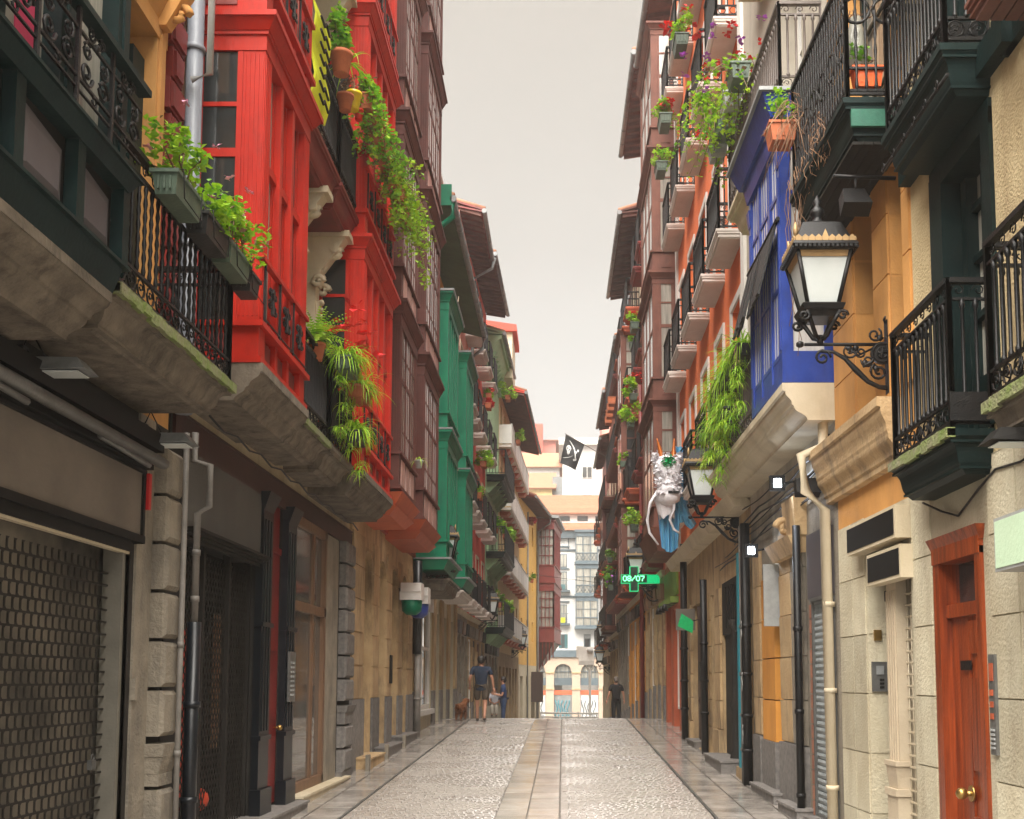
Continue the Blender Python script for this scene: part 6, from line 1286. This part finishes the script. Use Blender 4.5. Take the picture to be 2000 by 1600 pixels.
# left farther plants
LP = [(-2.57, 49, 14.75, .55, 'leafy', 'big lime bush spilling from top dark balcony of light green house', None), (-3.0, 47, 8.3, .4, 'leaf2', 'green plants with pots on middle dark balcony of light green house', 'pfl'), (-2.6, 48, 8.15, .48, 'leaf', 'lime bush hanging at outer end of the middle dark balcony', None), (-2.8, 47, 5.0, .45, 'leaf2', 'leafy bush at lowest dark balcony behind the far lantern', None), (-2.5, 48.3, 4.75, .4, 'leaf', 'round bush at outer corner of lowest dark balcony', None), (-2.05, 70, 12.0, .4, 'rfl', 'red flowering pot on ochre yellow corner wall, higher', None), (-2.05, 70, 8.2, .3, 'leaf', 'small green pot on the ochre yellow corner wall, lower', None), (-2.3, 54, 13.8, .45, 'leafy', 'trailing plant on top white panelled balcony', None), (-3.0, 40, 9.8, .42, 'leaf', 'terracotta box with drooping green plant on coral house', None), (-2.95, 42, 12.95, .2, 'leaf', 'terracotta pot high on coral house balcony', 'rfl'), (-2.9, 36.5, 8.0, .25, 'leaf', 'small green plant on the salmon house railing', None), (-2.6, 52, 8.5, .4, 'leaf2', 'bush on near end of second white panelled balcony', None), (-2.9, 41, 12.3, .2, 'rfl', 'pot of red flowers high on coral house', None)]
for x, y, z, r, m_, lab, f_ in LP: planter((x, y, z), (.12, .3, .2), lab, m_, 'terracotta', 520, .11, (r*.7, r, r*.8), 'bush', f_, 6, 'plants on far left balconies', -.1, fs=.1)
# right: planter boxes and geranium vines on the brown grey railing
for k, (y, z) in enumerate(((12.9, 9.25), (13.5, 9.22), (14.1, 9.2), (14.7, 9.2), (12.8, 12.5), (13.7, 12.5))):
    planter((2.2, y, z), (.12, .2, .2), ['grey plastic box on brown grey railing, closest to blue gallery top', 'second grey plastic box along the brown grey railing', 'third grey plastic box along the brown grey railing', 'fourth grey plastic box at far end of the brown grey railing', 'near high box with trailing vines above the railing', 'far high box with trailing vines above the railing'][k],
        'leaf', 'wbox' if k % 2 else 'gbox', 420, .06, (.36, .3, .36), 'vine', ('rfl', 'vfl', 'rfl'), 7, 'boxes on the brown grey balcony rails', trail=13, fs=.06)
planter((1.95, 14.4, 9.6), (0, 0, .1), 'loose branches of red and violet flowering geranium reaching over the street', 'leaf', 'gbox', 520, .06, (.36, .5, .5), 'vine', ('rfl', 'vfl'), 9, trail=16, fs=.06)
for k in range(5):
    planter((2.26, 13.2+.6*k, 5.75), (.1, .26, .14), ['spider plant box nearest the blue gallery side', 'second spider plant box on cream slab balcony', 'middle spider plant box with broad leaves on cream slab balcony', 'fourth spider plant box on cream slab balcony', 'last spider plant box hanging over second lantern'][k], 'leafy', 'bbox', 190, .05, (.3, .3, .42), 'spider', group='spider plant boxes left of the blue gallery', trail=6)
for k in range(3): planter((2.2, 14.1+.7*k, 5.2), (.08, .22, .12), ['lower row spider plant nearest the blue gallery', 'lower row spider plant in the middle', 'lower row spider plant hanging lowest by the lantern'][k], 'leafy', 'bbox', 170, .05, (.3, .3, .4), 'spider', group='lower spider plants left of the blue gallery', trail=5)
planter((2.25, 10.65, 7.3), (.14, .14, .2), 'terracotta pot with shaggy dry stems at far end of huge dark balcony', 'leaf', 'terracotta', 220, .045, (.22, .22, .22), 'bush')
b = MB()
for k in range(70):
    p = Vector((2.3+U(-.05, .3), 10.6+U(-.4, .1), 7.3+U(-.1, .2))); pts = [tuple(p)]; v = Vector((U(-.7, .7), U(-.6, .4), U(-.3, .5)))
    for j in range(6): p = p+v*.07; v += Vector((U(-.6, .6), U(-.5, .5), -.45)); pts.append(tuple(p))
    b.tube(pts, .0035, 3)
for k in range(40):
    y = U(9.3, 10.9); p = Vector((2.36+U(-.04, .04), y, 6.75-(y-9.3)*.0)); pts = [tuple(p)]
    for j in range(8): p = p+Vector((U(-.04, .05), U(-.05, .05), -U(.04, .24)*(y > 10.3 and 1.2 or .35))); pts.append(tuple(p))
    b.tube(pts, .004, 3)
tag(b.build('dry_creeper', 'dry', None, 'tangle of dry reddish creeper stems on far end of the huge dark balcony', 'creeper'))
planter((2.62, 8.86, 6.86), (.13, .06, .18), 'orange rectangular pot on ledge of huge dark balcony', 'dry', mat('orange_plastic', (.8, .12, .02), None, .4, 5), 14, .03, (.1, .05, .08), 'bush')
T = thing('glass_bottle', (2.56, 8.84, 6.86), 'upturned clear plastic bottle with moss inside railing above orange pot', 'bottle'); b = MB(); b.lathe((2.56, 8.95, 6.88), [(.05, 0), (.1, .05), (.1, .3), (.06, .42), (.05, .5)], 12); b.build('bottle', mat('cloudy_plastic', (.5, .48, .42), (.4, .4, .33), .25, 5), T); b = MB(); [leafq(b, (2.56+U(-.08, .08), 8.84, 6.98+U(-.05, .08)), .04) for k in range(60)]; b.build('moss', 'leaf2', T); b = MB(); [b.tube([(2.56+U(-.08, .08), 8.95, 7.36), (2.56+U(-.16, .16), 8.95+U(-.1, .1), 7.44)], .004, 3) for k in range(24)]; b.build('straw', 'dry', T)
RP = [(2.2, 33, 10.5, .45, 'leaf', 'red geranium bush on coral house balcony, upper', 'rfl'), (2.12, 33.2, 9.7, .42, 'leafy', 'lime trailing plant below the red geranium bush', None), (2.2, 33, 6.4, .42, 'leafy', 'pale lime plant in white hanging pot near the tower', None), (2.1, 48, 7.1, .38, 'leaf2', 'dark green bush on street end balcony, upper', None), (2.02, 49, 6.1, .5, 'leaf2', 'big dark round bush low on balcony near the square', 'rfl'), (2.4, 36, 13.1, .2, 'leaf', 'little green box high on the maroon house', None), (2.0, 45, 5.6, .3, 'leaf2', 'flower basket above street end lantern', 'vfl'), (2.1, 31, 12.1, .3, 'leaf', 'small geranium pot high beside brown tower', 'rfl'), (2.15, 38, 9.4, .25, 'leafy', 'lime pot plant on maroon window box', None), (2.05, 20.8, 12.9, .3, 'leaf', 'red geraniums on an upper orange house balcony, middle', 'rfl'), (2.1, 18.3, 13.0, .35, 'leaf', 'red geraniums on upper orange house balcony, nearest', 'rfl'), (2.15, 22.8, 12.9, .28, 'leafy', 'yellowing vine hanging from upper orange house balcony', None)]
for x, y, z, r, m_, lab, f_ in RP: planter((x, y, z), (.12, .26, .2), lab, m_, 'gbox', 460, .09 if y > 25 else .055, (r*.7, r, r*.8), 'bush', f_, 9, 'plants on far right balconies', -.05, fs=.09)
for k in range(4): planter((2.0, 43.5+1.1*k, 13.2+.0*k), (.16, .3, .28), ['nearest empty terracotta box high on the narrow orange brown house', 'second empty terracotta box high on the narrow orange brown house', 'third empty terracotta box on the orange brown house', 'farthest empty terracotta box on the orange brown house'][k], 'dry', 'terracotta', 20, .05, (.1, .2, .1), 'bush', group='empty terracotta boxes')

# ------------------------------------------------------------ green pharmacy cross
PX = thing('pharmacy_sign', (2.7, 30, 4.2), 'green illuminated pharmacy cross reading 08/07', 'sign')
x, y, z = 1.98, 30, 4.44
b = MB(); b.box(x-.125, x+.125, y-.09, y+.09, z+.125, z+.35); b.box(x-.125, x+.125, y-.09, y+.09, z-.35, z-.125); b.box(x-.36, x+.4, y-.09, y+.09, z-.125, z+.125); b.box(x+.4, x+.72, y-.07, y+.07, z-.12, z+.12); b.build('cross_case', mat('green_acrylic', (.0, .26, .1), None, .4, 4, emit=(0, .8, .25), es=.07), PX)
b = MB(); b.box(x-.1, x+.1, y-.1, y-.09, z-.33, z+.33); b.box(x-.345, x-.1, y-.1, y-.09, z-.105, z+.105); b.box(x+.1, x+.36, y-.1, y-.09, z-.105, z+.105); b.build('led_panel', mat('dark_led_panel', (.005, .03, .015), None, .4, 4), PX)
FONT = {'0': '01110,10001,10001,10001,10001,10001,01110', '8': '01110,10001,10001,01110,10001,10001,01110', '/': '00001,00001,00010,00100,01000,10000,10000', '7': '11111,00001,00001,00010,00100,00100,00100'}
led = mat('lit_green_led', (.2, 1, .4), None, .4, emit=(.12, 1, .3), es=.5)
cx0 = x-.3; px = .0215
for i, ch in enumerate('08/07'):
    b = MB()
    for r_, row in enumerate(FONT[ch].split(',')):
        for c_, v in enumerate(row):
            if v == '1': xx = cx0+i*.122+c_*px; zz = z+.075-r_*px; b.box(xx-px*.48, xx+px*.48, y-.108, y-.1, zz-px*.48, zz+px*.48)
    b.build('digit' if ch != '/' else 'slash', led, PX)
b = MB(); b.ring((x+.55, y, z-.42), .2, .02, 'sz', 18); b.scroll((x+.4, y, z-.25), .08, .014, 'sz', 1.3, 1, 12); b.scroll((x+.75, y, z-.25), .08, .014, 'sz', 1.3, -1, 12); b.tube([(x+.2, y, z-.2), (x+.8, y, z-.2)], .02, 5); b.build('iron_bracket', 'black', PX)

# ------------------------------------------------------------ pirate flag on its pole
FG = thing('flag', (2.4, 50, 11.9), 'black pirate flag with white skull and crossed swords on a slanting pole', 'flag')
b = MB(); b.tube([(2.4, 50, 11.9), (.08, 50, 13.25)], .018, 6); b.build('pole', 'iron2', FG)
P00, P10, P01, P11 = Vector((.12, 50, 13.2)), Vector((1.0, 50, 12.7)), Vector((-.14, 50, 11.85)), Vector((.58, 50, 11.5))
def cloth(u, v, o=0.): p = P00.lerp(P10, u).lerp(P01.lerp(P11, u), v); return (p.x, p.y+.08*math.sin(u*5+v*2)*v-.004*0+o+.03*math.sin(v*9), p.z)
b = MB(); N = 12
for i in range(N):
    for j in range(N): b.quad(cloth(i/N, j/N), cloth((i+1)/N, j/N), cloth((i+1)/N, (j+1)/N), cloth(i/N, (j+1)/N), True)
b.build('cloth', mat('black_flag_cloth', (.03, .03, .032), None, .8, 3, bump=0), FG)
emb = MB()
def blob(cu, cv, ru, rv, n=16):
    c = emb.P(cloth(cu, cv, -.012)); r_ = [emb.P(cloth(cu+ru*math.cos(2*math.pi*k/n), cv+rv*math.sin(2*math.pi*k/n), -.012)) for k in range(n)]
    for k in range(n): emb.F([c, r_[k], r_[(k+1) % n]])
blob(.3, .4, .13, .12); blob(.33, .53, .075, .075)
for (a, c, bow, w) in (((.25, .12), (.78, .62), .12, .035), ((.1, .78), (.78, .4), .1, .035)):
    pts = []
    for k in range(11): q = k/10; s_ = bow*math.sin(q*math.pi); pts.append((a[0]+(c[0]-a[0])*q+s_*.6, a[1]+(c[1]-a[1])*q+s_*(-.4 if a[1] < .5 else .6), w*(.3+.7*math.sin(min(1, q*1.6+.15)*math.pi/2))))
    for p_, q_ in zip(pts, pts[1:]): emb.F([emb.P(cloth(p_[0]-p_[2]*.5, p_[1]+p_[2]*.5, -.012)), emb.P(cloth(p_[0]+p_[2]*.5, p_[1]-p_[2]*.5, -.012)), emb.P(cloth(q_[0]+q_[2]*.5, q_[1]-q_[2]*.5, -.012)), emb.P(cloth(q_[0]-q_[2]*.5, q_[1]+q_[2]*.5, -.012))])
blob(.8, .32, .05, .05); blob(.72, .42, .04, .05); blob(.82, .66, .045, .05); blob(.74, .7, .05, .04)
emb.build('skull_and_swords', mat('white_print', (.7, .7, .68), None, .8, 3, bump=0), FG)
emb = MB(); c0 = cloth
def hole(cu, cv, r_):
    c = emb.P(cloth(cu, cv, -.02)); q = [emb.P(cloth(cu+r_*math.cos(k*.785), cv+r_*math.sin(k*.785), -.02)) for k in range(8)]
    for k in range(8): emb.F([c, q[k], q[(k+1) % 8]])
hole(.25, .4, .035); hole(.37, .42, .035); hole(.31, .48, .018); hole(.33, .56, .02); emb.build('skull_sockets', MATS['black_flag_cloth'], FG)

# ------------------------------------------------------------ hanging animal head sculpture
HD = thing('animal_head_sculpture', (2.1, 21.5, 4.3), 'white plush horned animal head with green pompom hanging over sky blue cloth', 'sculpture')
hc = Vector((2.1, 21.4, 5.6))
def hd(x, y, z): return hc+Vector((x, y, z))
b = MB(hd); prof = [(.05, .52), (.17, .46), (.22, .33), (.2, .18), (.17, .05), (.15, -.08), (.17, -.2), (.2, -.3), (.17, -.42), (.08, -.5)]
rings = []; n = 16
for r_, z in prof: rings.append([b.P((r_*1.3*math.cos(2*math.pi*k/n)*(1+.1*math.sin(k*5+z*30)), -.1*(.5-z)-.05+r_*1.1*math.sin(2*math.pi*k/n), z)) for k in range(n)])
for i in range(len(rings)-1):
    for k in range(n): b.F([rings[i][k], rings[i+1][k], rings[i+1][(k+1) % n], rings[i][(k+1) % n]], True)
b.F(rings[0]); b.F(list(reversed(rings[-1])))
for k in range(700): a_ = U(0, 6.28); z = U(-.3, .55); leafq(b, (.24*math.cos(a_), -.1*(.5-z)-.05+.2*math.sin(a_), z), .07, .6)
b.build('head', 'white_fur', HD)
for sg in (-1, 1):
    b = MB(hd); b.ball((sg*.25, .0, .46), .075, 10, (.8, .5, 1.7), .2); [leafq(b, (sg*(.25+U(-.06, .06)), U(-.04, .04), .46+U(-.12, .14)), .06) for _ in range(80)]; b.build('ear', 'white_fur', HD)
    b = MB(hd); m_ = 9; b.tube([(sg*(.1+.11*(k/m_)), -.05, .45+.42*k/m_) for k in range(m_+1)] if sg < 0 else [(.12+.02*k/m_, -.05, .45+.42*k/m_) for k in range(m_+1)], .05, 8, rr=[.055*(1-k/m_)+.008+.005*(k % 2) for k in range(m_+1)]); b.build('horn', 'orfoil', HD)
b = MB(hd)
for k in range(420):
    v = Vector((random.gauss(0, 1), random.gauss(0, 1), random.gauss(0, 1))).normalized(); p = Vector((0, -.2, .33))+v*.13; leafq(b, p, .05)
b.ball((0, -.2, .33), .12, 10); b.build('pompom', 'gfluff', HD)
for sg, m_ in ((-1, 'rfl'), (1, 'black')): b = MB(hd); b.ball((sg*.19, -.12, .2), .035, 8); b.build('eye', m_, HD)
b = MB(hd); b.ball((0, -.22, -.2), .16, 12, (1.05, .8, .8), .06); b.build('muzzle', 'white_fur', HD); b = MB(hd); b.box(-.02, .2, -.36, -.33, -.3, -.25); b.build('mouth', 'black', HD)
b = MB(hd)
for k in range(12):
    a0, a1 = 2*math.pi*k/12, 2*math.pi*(k+1)/12
    b.quad((-.08+.22*math.cos(a0), .2*math.sin(a0), -.28), (-.08+.22*math.cos(a1), .2*math.sin(a1), -.28), (-.02+.16*math.cos(a1), .12*math.sin(a1), -.72-.06*math.sin(k*2)), (-.02+.16*math.cos(a0), .12*math.sin(a0), -.72-.06*math.sin(k*2-2)), True)
b.build('neck_cloth', 'white_fur', HD)
for pts in ([(-.2, -.1, -.2), (-.36, -.12, -.45), (-.42, -.1, -.8), (-.38, -.1, -1.05), (-.2, -.12, -1.3)], [(.12, -.15, -.25), (.1, -.2, -.6), (.02, -.2, -.8), (.1, -.2, -1.0), (.22, -.2, -1.08)]):
    b = MB(hd); b.tube(pts, .03, 7, rr=[.035, .032, .03, .026, .018]); b.build('dangling_arm', 'white_fur', HD)
def drape(b, x0, x1, xb0, xb1, z0, z1, y, n=14, a=.04):
    for k in range(n):
        q0, q1 = k/n, (k+1)/n; f = lambda q: y+a*math.sin(q*n*1.4)
        for j in range(5):
            t0, t1 = j/5, (j+1)/5; X = lambda q, t: (x0+(x1-x0)*q)*(1-t)+(xb0+(xb1-xb0)*q)*t; Z = lambda q, t: z0+(z1-z0)*t-(.12*t*math.sin(q*3.1))
            b.quad((X(q0, t0), f(q0), Z(q0, t0)), (X(q1, t0), f(q1), Z(q1, t0)), (X(q1, t1), f(q1)*1.1, Z(q1, t1)), (X(q0, t1), f(q0)*1.1, Z(q0, t1)), True)
b = MB(hd); drape(b, -.22, .3, -.12, .22, -.3, -1.3, .12, 18, .06); b.build('blue_cloth', 'bcloth', HD); b = MB(hd); drape(b, .12, .42, .05, .46, .75, -.7, .16, 14, .05); b.build('blue_cloth', 'bcloth', HD); b = MB(hd); drape(b, .1, .35, .35, .6, -.4, -.82, .14, 10); b.build('blue_cloth', 'bcloth', HD)
b = MB(hd); b.tube([(.25, .1, .6), (.45, .05, .85), (.7, .1, .9)], .015, 5); b.build('hanging_wire', 'black', HD)

# ------------------------------------------------------------ the square: signboards on a mast, railing
PS = thing('sign_mast', (1.73, 70, G(70)), 'white mast with blank white signboards seen from behind in the square', 'sign mast')
b = MB(); b.box(1.65, 1.81, 69.9, 70.1, G(70), 2.7); b.build('mast', 'white', PS); b = MB(); b.box(.85, 1.3, 69.9, 69.95, 3.1, 3.85); b.build('signboard', 'white', PS); b = MB(); b.box(1.0, 2.0, 69.85, 69.9, 2.9, 3.8); b.build('signboard', 'white', PS); b = MB(); b.box(1.0, 2.0, 69.8, 69.85, 2.62, 2.9); b.build('signboard', 'white', PS)
b = MB(); b.ring((1.73, 70, 2.55), .22, .05, 'sz', 12); b.build('bracket', 'white', PS); b = MB(); b.tube([(1.73, 69.85, 3.7), (1.73, 69.85, 3.45)], .2, 12); b.build('camera_dome', 'white_far', PS)
RL = thing('railing', (.6, 68, G(68)), 'low white two bar railing along the far edge of the street', 'railing'); b = MB(); b.tube([(-1.45, 68, -.4), (2.2, 68, -.45)], .06, 6); b.tube([(-1.45, 68, -.66), (2.2, 68, -.7)], .05, 6); b.build('rail', 'white', RL)
for x in (-1.4, -.2, .95, 2.1): b = MB(); b.box(x-.05, x+.05, 67.95, 68.05, G(68), -.36); b.build('post', 'white', RL)
b = MB(); b.tube([(-2.0, 58, 7.4), (0, 54, 6.75), (2.2, 50, 6.1)], .012, 5); tag(b.build('cable', 'black', None, 'thin cable crossing the street above the distant people', 'cable'))
b = MB(); b.tube([(-2.65, 26.5, 11.3), (-2.75, 25.5, 9.2), (-2.7, 24.5, 8.0)][::-1], .012, 5); tag(b.build('cable', 'creamtrim', None, 'pale loose cable hanging in front of green soffit', 'cable'))

# ------------------------------------------------------------ people and dog
def skinned(name, V, E, Rr, m, parent, sub=1, extra=None):
    me = bpy.data.meshes.new('tmp'); me.from_pydata(V, E, []); o = bpy.data.objects.new('tmp', me); COL.objects.link(o)
    md = o.modifiers.new('s', 'SKIN'); md.use_smooth_shade = True; md.branch_smoothing = .4
    for i, r_ in enumerate(Rr): me.skin_vertices[0].data[i].radius = (r_, r_) if not isinstance(r_, tuple) else r_
    me.skin_vertices[0].data[2 if name == 'shirt' else 0].use_root = True
    s_ = o.modifiers.new('u', 'SUBSURF'); s_.levels = sub; s_.render_levels = sub
    dg = bpy.context.evaluated_depsgraph_get(); dg.update(); m2 = bpy.data.meshes.new_from_object(o.evaluated_get(dg)); bpy.data.objects.remove(o, do_unlink=True)
    if extra:
        b = MB(); b.v = [tuple(v.co) for v in m2.vertices]; b.f = [tuple(p.vertices) for p in m2.polygons]; b.sm = set(range(len(b.f))); extra(b); m2 = b.mesh(name, None, (0, 0, 0))
    m2.name = name; m2.materials.clear(); m2.materials.append(M[m] if isinstance(m, str) else m); ob = bpy.data.objects.new(name, m2); COL.objects.link(ob); ob.parent = parent; return ob
def person(loc, rz, label, h=1.75, pose='walk', shirt='navyT', legs='shorts', hair='hair', w=1., skirt=False, arms=None):
    T = thing('person', loc, label, 'person'); T.rotation_euler.z = rz; k = h/1.75
    sit = pose == 'sit'; py = .52 if sit else .93; st = {'walk': .16, 'stand': .02, 'sit': 0}[pose]
    hip, chest, neck, head = (0, 0, py), (0, .0, py+.42), (0, .02, py+.56), (0, .035, py+.7)
    def V_(p): return (p[0]*k*w, p[1]*k, p[2]*k)
    if sit: kn = [(-.1, .42, .5), (.1, .42, .5)]; an = [(-.1, .45, .08), (.1, .45, .08)]
    else: kn = [(-.1, st, .5), (.1, -st*.3+.03, .48)]; an = [(-.1, st*1.1, .08), (.1, -st*1.5, .1)]
    A = arms or ([(-.27, -.06, py+.2), (-.28, .12, py+.0)], [(.27, -.02, py+.2), (.3, .02, py-.04)])
    V = [hip, (0, 0, py+.22), chest, neck, head, (0, .03, py+.78), (-.18, 0, py+.48), A[0][0], A[0][1], (.18, 0, py+.48), A[1][0], A[1][1], (-.09, 0, py-.06), kn[0], an[0], (an[0][0], an[0][1]+.13, .035), (.09, 0, py-.06), kn[1], an[1], (an[1][0], an[1][1]+.13, an[1][2]-.045)]
    E = [(0, 1), (1, 2), (2, 3), (3, 4), (4, 5), (2, 6), (6, 7), (7, 8), (2, 9), (9, 10), (10, 11), (0, 12), (12, 13), (13, 14), (14, 15), (0, 16), (16, 17), (17, 18), (18, 19)]
    Rr = [(.13, .085), (.115, .08), (.125, .08), .055, (.075, .09), (.06, .07), .06, .042, .03, .06, .042, .03, .085, .06, .035, .035, .085, .06, .035, .035]
    def hands(b):
        for (e, q, sg) in ((A[0][0], A[0][1], -1), (A[1][0], A[1][1], 1)):
            e, q = Vector(V_(e)), Vector(V_(q)); d = (q-e).normalized(); sd = d.cross(Vector((1, 0, 0))).normalized()
            pm = q+d*.05*k; b.tube([tuple(q), tuple(pm), tuple(q+d*.09*k)], .03*k, 8, rr=[.026*k, .036*k, .032*k])
            for f in range(4): o_ = sd*(f-1.5)*.018*k; L = (.065, .08, .075, .055)[f]*k; s0_ = q+d*.085*k+o_; b.tube([tuple(s0_), tuple(s0_+d*L*.5+Vector((-sg*.008, 0, 0))), tuple(s0_+d*L+Vector((-sg*.03, 0, 0)))], .009*k, 5)
            s0_ = q+d*.04*k-sd*.03*k; b.tube([tuple(s0_), tuple(s0_+d*.03*k-sd*.03*k), tuple(s0_+d*.06*k-sd*.035*k)], .011*k, 5)
        hz = (py+.7)*k; b.tube([(0, .12*k, hz+.03*k), (0, .145*k, hz-.005)], .013*k, 5)
        for sg in (-1, 1): b.ball((sg*.082*k*w, .03*k, hz), .022*k, 6, (.5, 1, 1.4)); b.ball((sg*.03*k, .118*k, hz+.02*k), .011*k, 5)
        b.tube([(-.022*k, .122*k, hz-.05*k), (.022*k, .122*k, hz-.05*k)], .006*k, 4)
    skinned('body', [V_(v) for v in V], E, [tuple(x*k for x in r_) if isinstance(r_, tuple) else r_*k for r_ in Rr], 'skin', T, 1, hands)
    half = lambda a, c, q: tuple(a[i]+(c[i]-a[i])*q for i in range(3))
    VS = [(0, 0, py-.13), (0, 0, py-.06), (0, 0, py+.2), (0, 0, py+.44), (-.19, 0, py+.5), half((-.19, 0, py+.5), A[0][0], .72), (.19, 0, py+.5), half((.19, 0, py+.5), A[1][0], .72), (0, .01, py+.56)]
    skinned('shirt', [V_(v) for v in VS], [(0, 1), (1, 2), (2, 3), (3, 4), (4, 5), (3, 6), (6, 7), (3, 8)], [tuple(x*k for x in r_) for r_ in ((.2, .155), (.195, .15), (.178, .135), (.18, .135), (.078, .078), (.066, .066), (.078, .078), (.066, .066), (.11, .095))], shirt, T, 1)
    end = .85 if legs == 'shorts' else 2
    VL = [(0, 0, py+.2), (-.095, 0, py-.09), half((-.095, 0, py-.06), kn[0], min(end, 1)), (.095, 0, py-.09), half((.095, 0, py-.06), kn[1], min(end, 1))]; EL = [(0, 1), (1, 2), (0, 3), (3, 4)]; RL_ = [(.185, .135), (.108, .108), (.09, .09), (.108, .108), (.09, .09)]
    if end == 2: VL += [half(kn[0], an[0], .95), half(kn[1], an[1], .95)]; EL += [(2, 5), (4, 6)]; RL_ += [(.058, .058), (.058, .058)]
    skinned('shorts' if legs == 'shorts' else 'trousers', [V_(v) for v in VL], EL, [tuple(x*k for x in r_) for r_ in RL_], MATS.get(legs+'_cloth') or mat(legs+'_cloth', {'shorts': (.1, .075, .055), 'jeans': (.03, .06, .14), 'blacktr': (.012, .012, .014), 'pale': (.5, .45, .38)}[legs], None, .9, 8), T, 1)
    b = MB(); hz = (py+.73)*k; b.ball((0, .005, hz), .108*k, 12, (.9*w, 1.0, 1.0), .04); b.ball((0, -.03*k, hz-.04*k), .095*k, 10, (.9, .9, .9), .05)
    o = b.build('hair', hair, T, loc=(0, 0, 0)); o.location = (0, 0, 0)
    for a_ in an: b = MB(); b.ball((a_[0]*k*w, (a_[1]+.06)*k, a_[2]-.04), .05*k, 8, (.9, 2.5, .9)); o = b.build('shoe', 'darkwood', T, loc=(0, 0, 0)); o.location = (0, 0, 0)
    return T
mat('navy_tshirt', (.02, .035, .07), None, .9, 8); mat('black_tshirt', (.01, .01, .012), None, .9, 8); mat('white_tshirt', (.55, .55, .6), None, .9, 8); mat('blue_shirt', (.03, .06, .16), None, .9, 8); mat('grey_hair', (.14, .11, .09), None, .7, 9)
m0 = MATS
person((-2.22, 29.2, G(29.2)), 0, 'man seen from behind in navy t-shirt and brown shorts, walking with a dog', 1.76, 'walk', m0['navy_tshirt'], 'shorts', w=1.12)
person((-2.1, 38, G(38)), math.radians(100), 'man in blue shirt and jeans standing by the left wall', 1.72, 'stand', m0['blue_shirt'], 'jeans', arms=([(-.25, .08, 1.08), (-.12, .3, 1.12)], [(.25, .08, 1.08), (.12, .3, 1.15)]))
person((-2.42, 38.3, G(38.3)+.35), math.radians(180), 'seated child in white top facing the camera by left wall', 1.35, 'sit', m0['white_tshirt'], 'pale', 'hair', arms=([(-.24, .1, .7), (-.08, .3, .62)], [(.24, .1, .7), (.08, .3, .62)]))
person((1.84, 37.5, G(37.5)), math.radians(12), 'woman seen from behind in black top and black trousers', 1.68, 'stand', m0['black_tshirt'], 'blacktr', m0['grey_hair'], w=.98, arms=([(-.28, -.02, 1.12), (-.33, .06, .9)], [(.27, -.02, 1.12), (.31, .04, .9)]))
BN = thing('bench', (-2.42, 38.2, G(38.3)), 'low step used as seat by the child', 'bench'); b = MB(); b.box(-2.75, -2.1, 38.0, 38.45, G(38.3), G(38.3)+.72); b.build('seat', 'stone', BN)
DG = thing('dog', (-2.8, 29.5, G(29.5)), 'small curly red brown dog on a lead beside the left wall', 'dog')
dv = [(0, 0, .36), (0, .22, .38), (0, .34, .48), (0, .42, .56), (0, .52, .54), (0, -.16, .36), (0, -.28, .46), (-.06, .22, .3), (-.06, .24, .16), (-.06, .25, .03), (.06, .22, .3), (.06, .2, .16), (.06, .21, .03), (-.06, -.14, .3), (-.06, -.08, .2), (-.06, -.18, .12), (-.06, -.16, .02), (.06, -.14, .3), (.06, -.06, .2), (.06, -.16, .12), (.06, -.14, .02)]
de = [(0, 1), (1, 2), (2, 3), (3, 4), (0, 5), (5, 6), (1, 7), (7, 8), (8, 9), (1, 10), (10, 11), (11, 12), (5, 13), (13, 14), (14, 15), (15, 16), (5, 17), (17, 18), (18, 19), (19, 20)]
def fur(b):
    pts = [v for v in b.v if v[2] > .1]
    for i in range(900): leafq(b, random.choice(pts), .035, .5)
    for sg in (-1, 1): b.ball((sg*.085, .42, .53), .045, 6, (.5, .8, 1.5))
skinned('body', dv, de, [.12, .13, .09, .085, .04, .11, .025, .05, .035, .03, .05, .035, .03, .06, .045, .03, .028, .06, .045, .03, .028], mat('red_brown_fur', (.26, .1, .04), (.18, .065, .025), .95, 9), DG, 1, fur)
DG.rotation_euler.z = math.radians(-15); DG.location.z += .0
b = MB(); b.tube([(-2.72, 29.85, G(29.5)+.5), (-2.55, 29.6, .85), (-2.5, 29.3, 1.3)], .008, 4); tag(b.build('dog_lead', 'black', None, 'thin lead between the man in shorts and the dog', 'dog lead'))

# ------------------------------------------------------------ haze in the valley air
b = MB(); b.box(-310, 310, -62, 500, -4.6, 70)
hz = b.build('haze', None, None, kind='stuff'); hm = bpy.data.materials.new('haze'); hm.use_nodes = True; n = hm.node_tree.nodes; n.remove(n['Principled BSDF'])
v = n.new('ShaderNodeVolumePrincipled'); v.inputs['Color'].default_value = (.98, .97, .95, 1); v.inputs['Density'].default_value = .0017; v.inputs['Anisotropy'].default_value = .6
hm.node_tree.links.new(v.outputs[0], n['Material Output'].inputs['Volume']); hz.data.materials.clear(); hz.data.materials.append(hm)
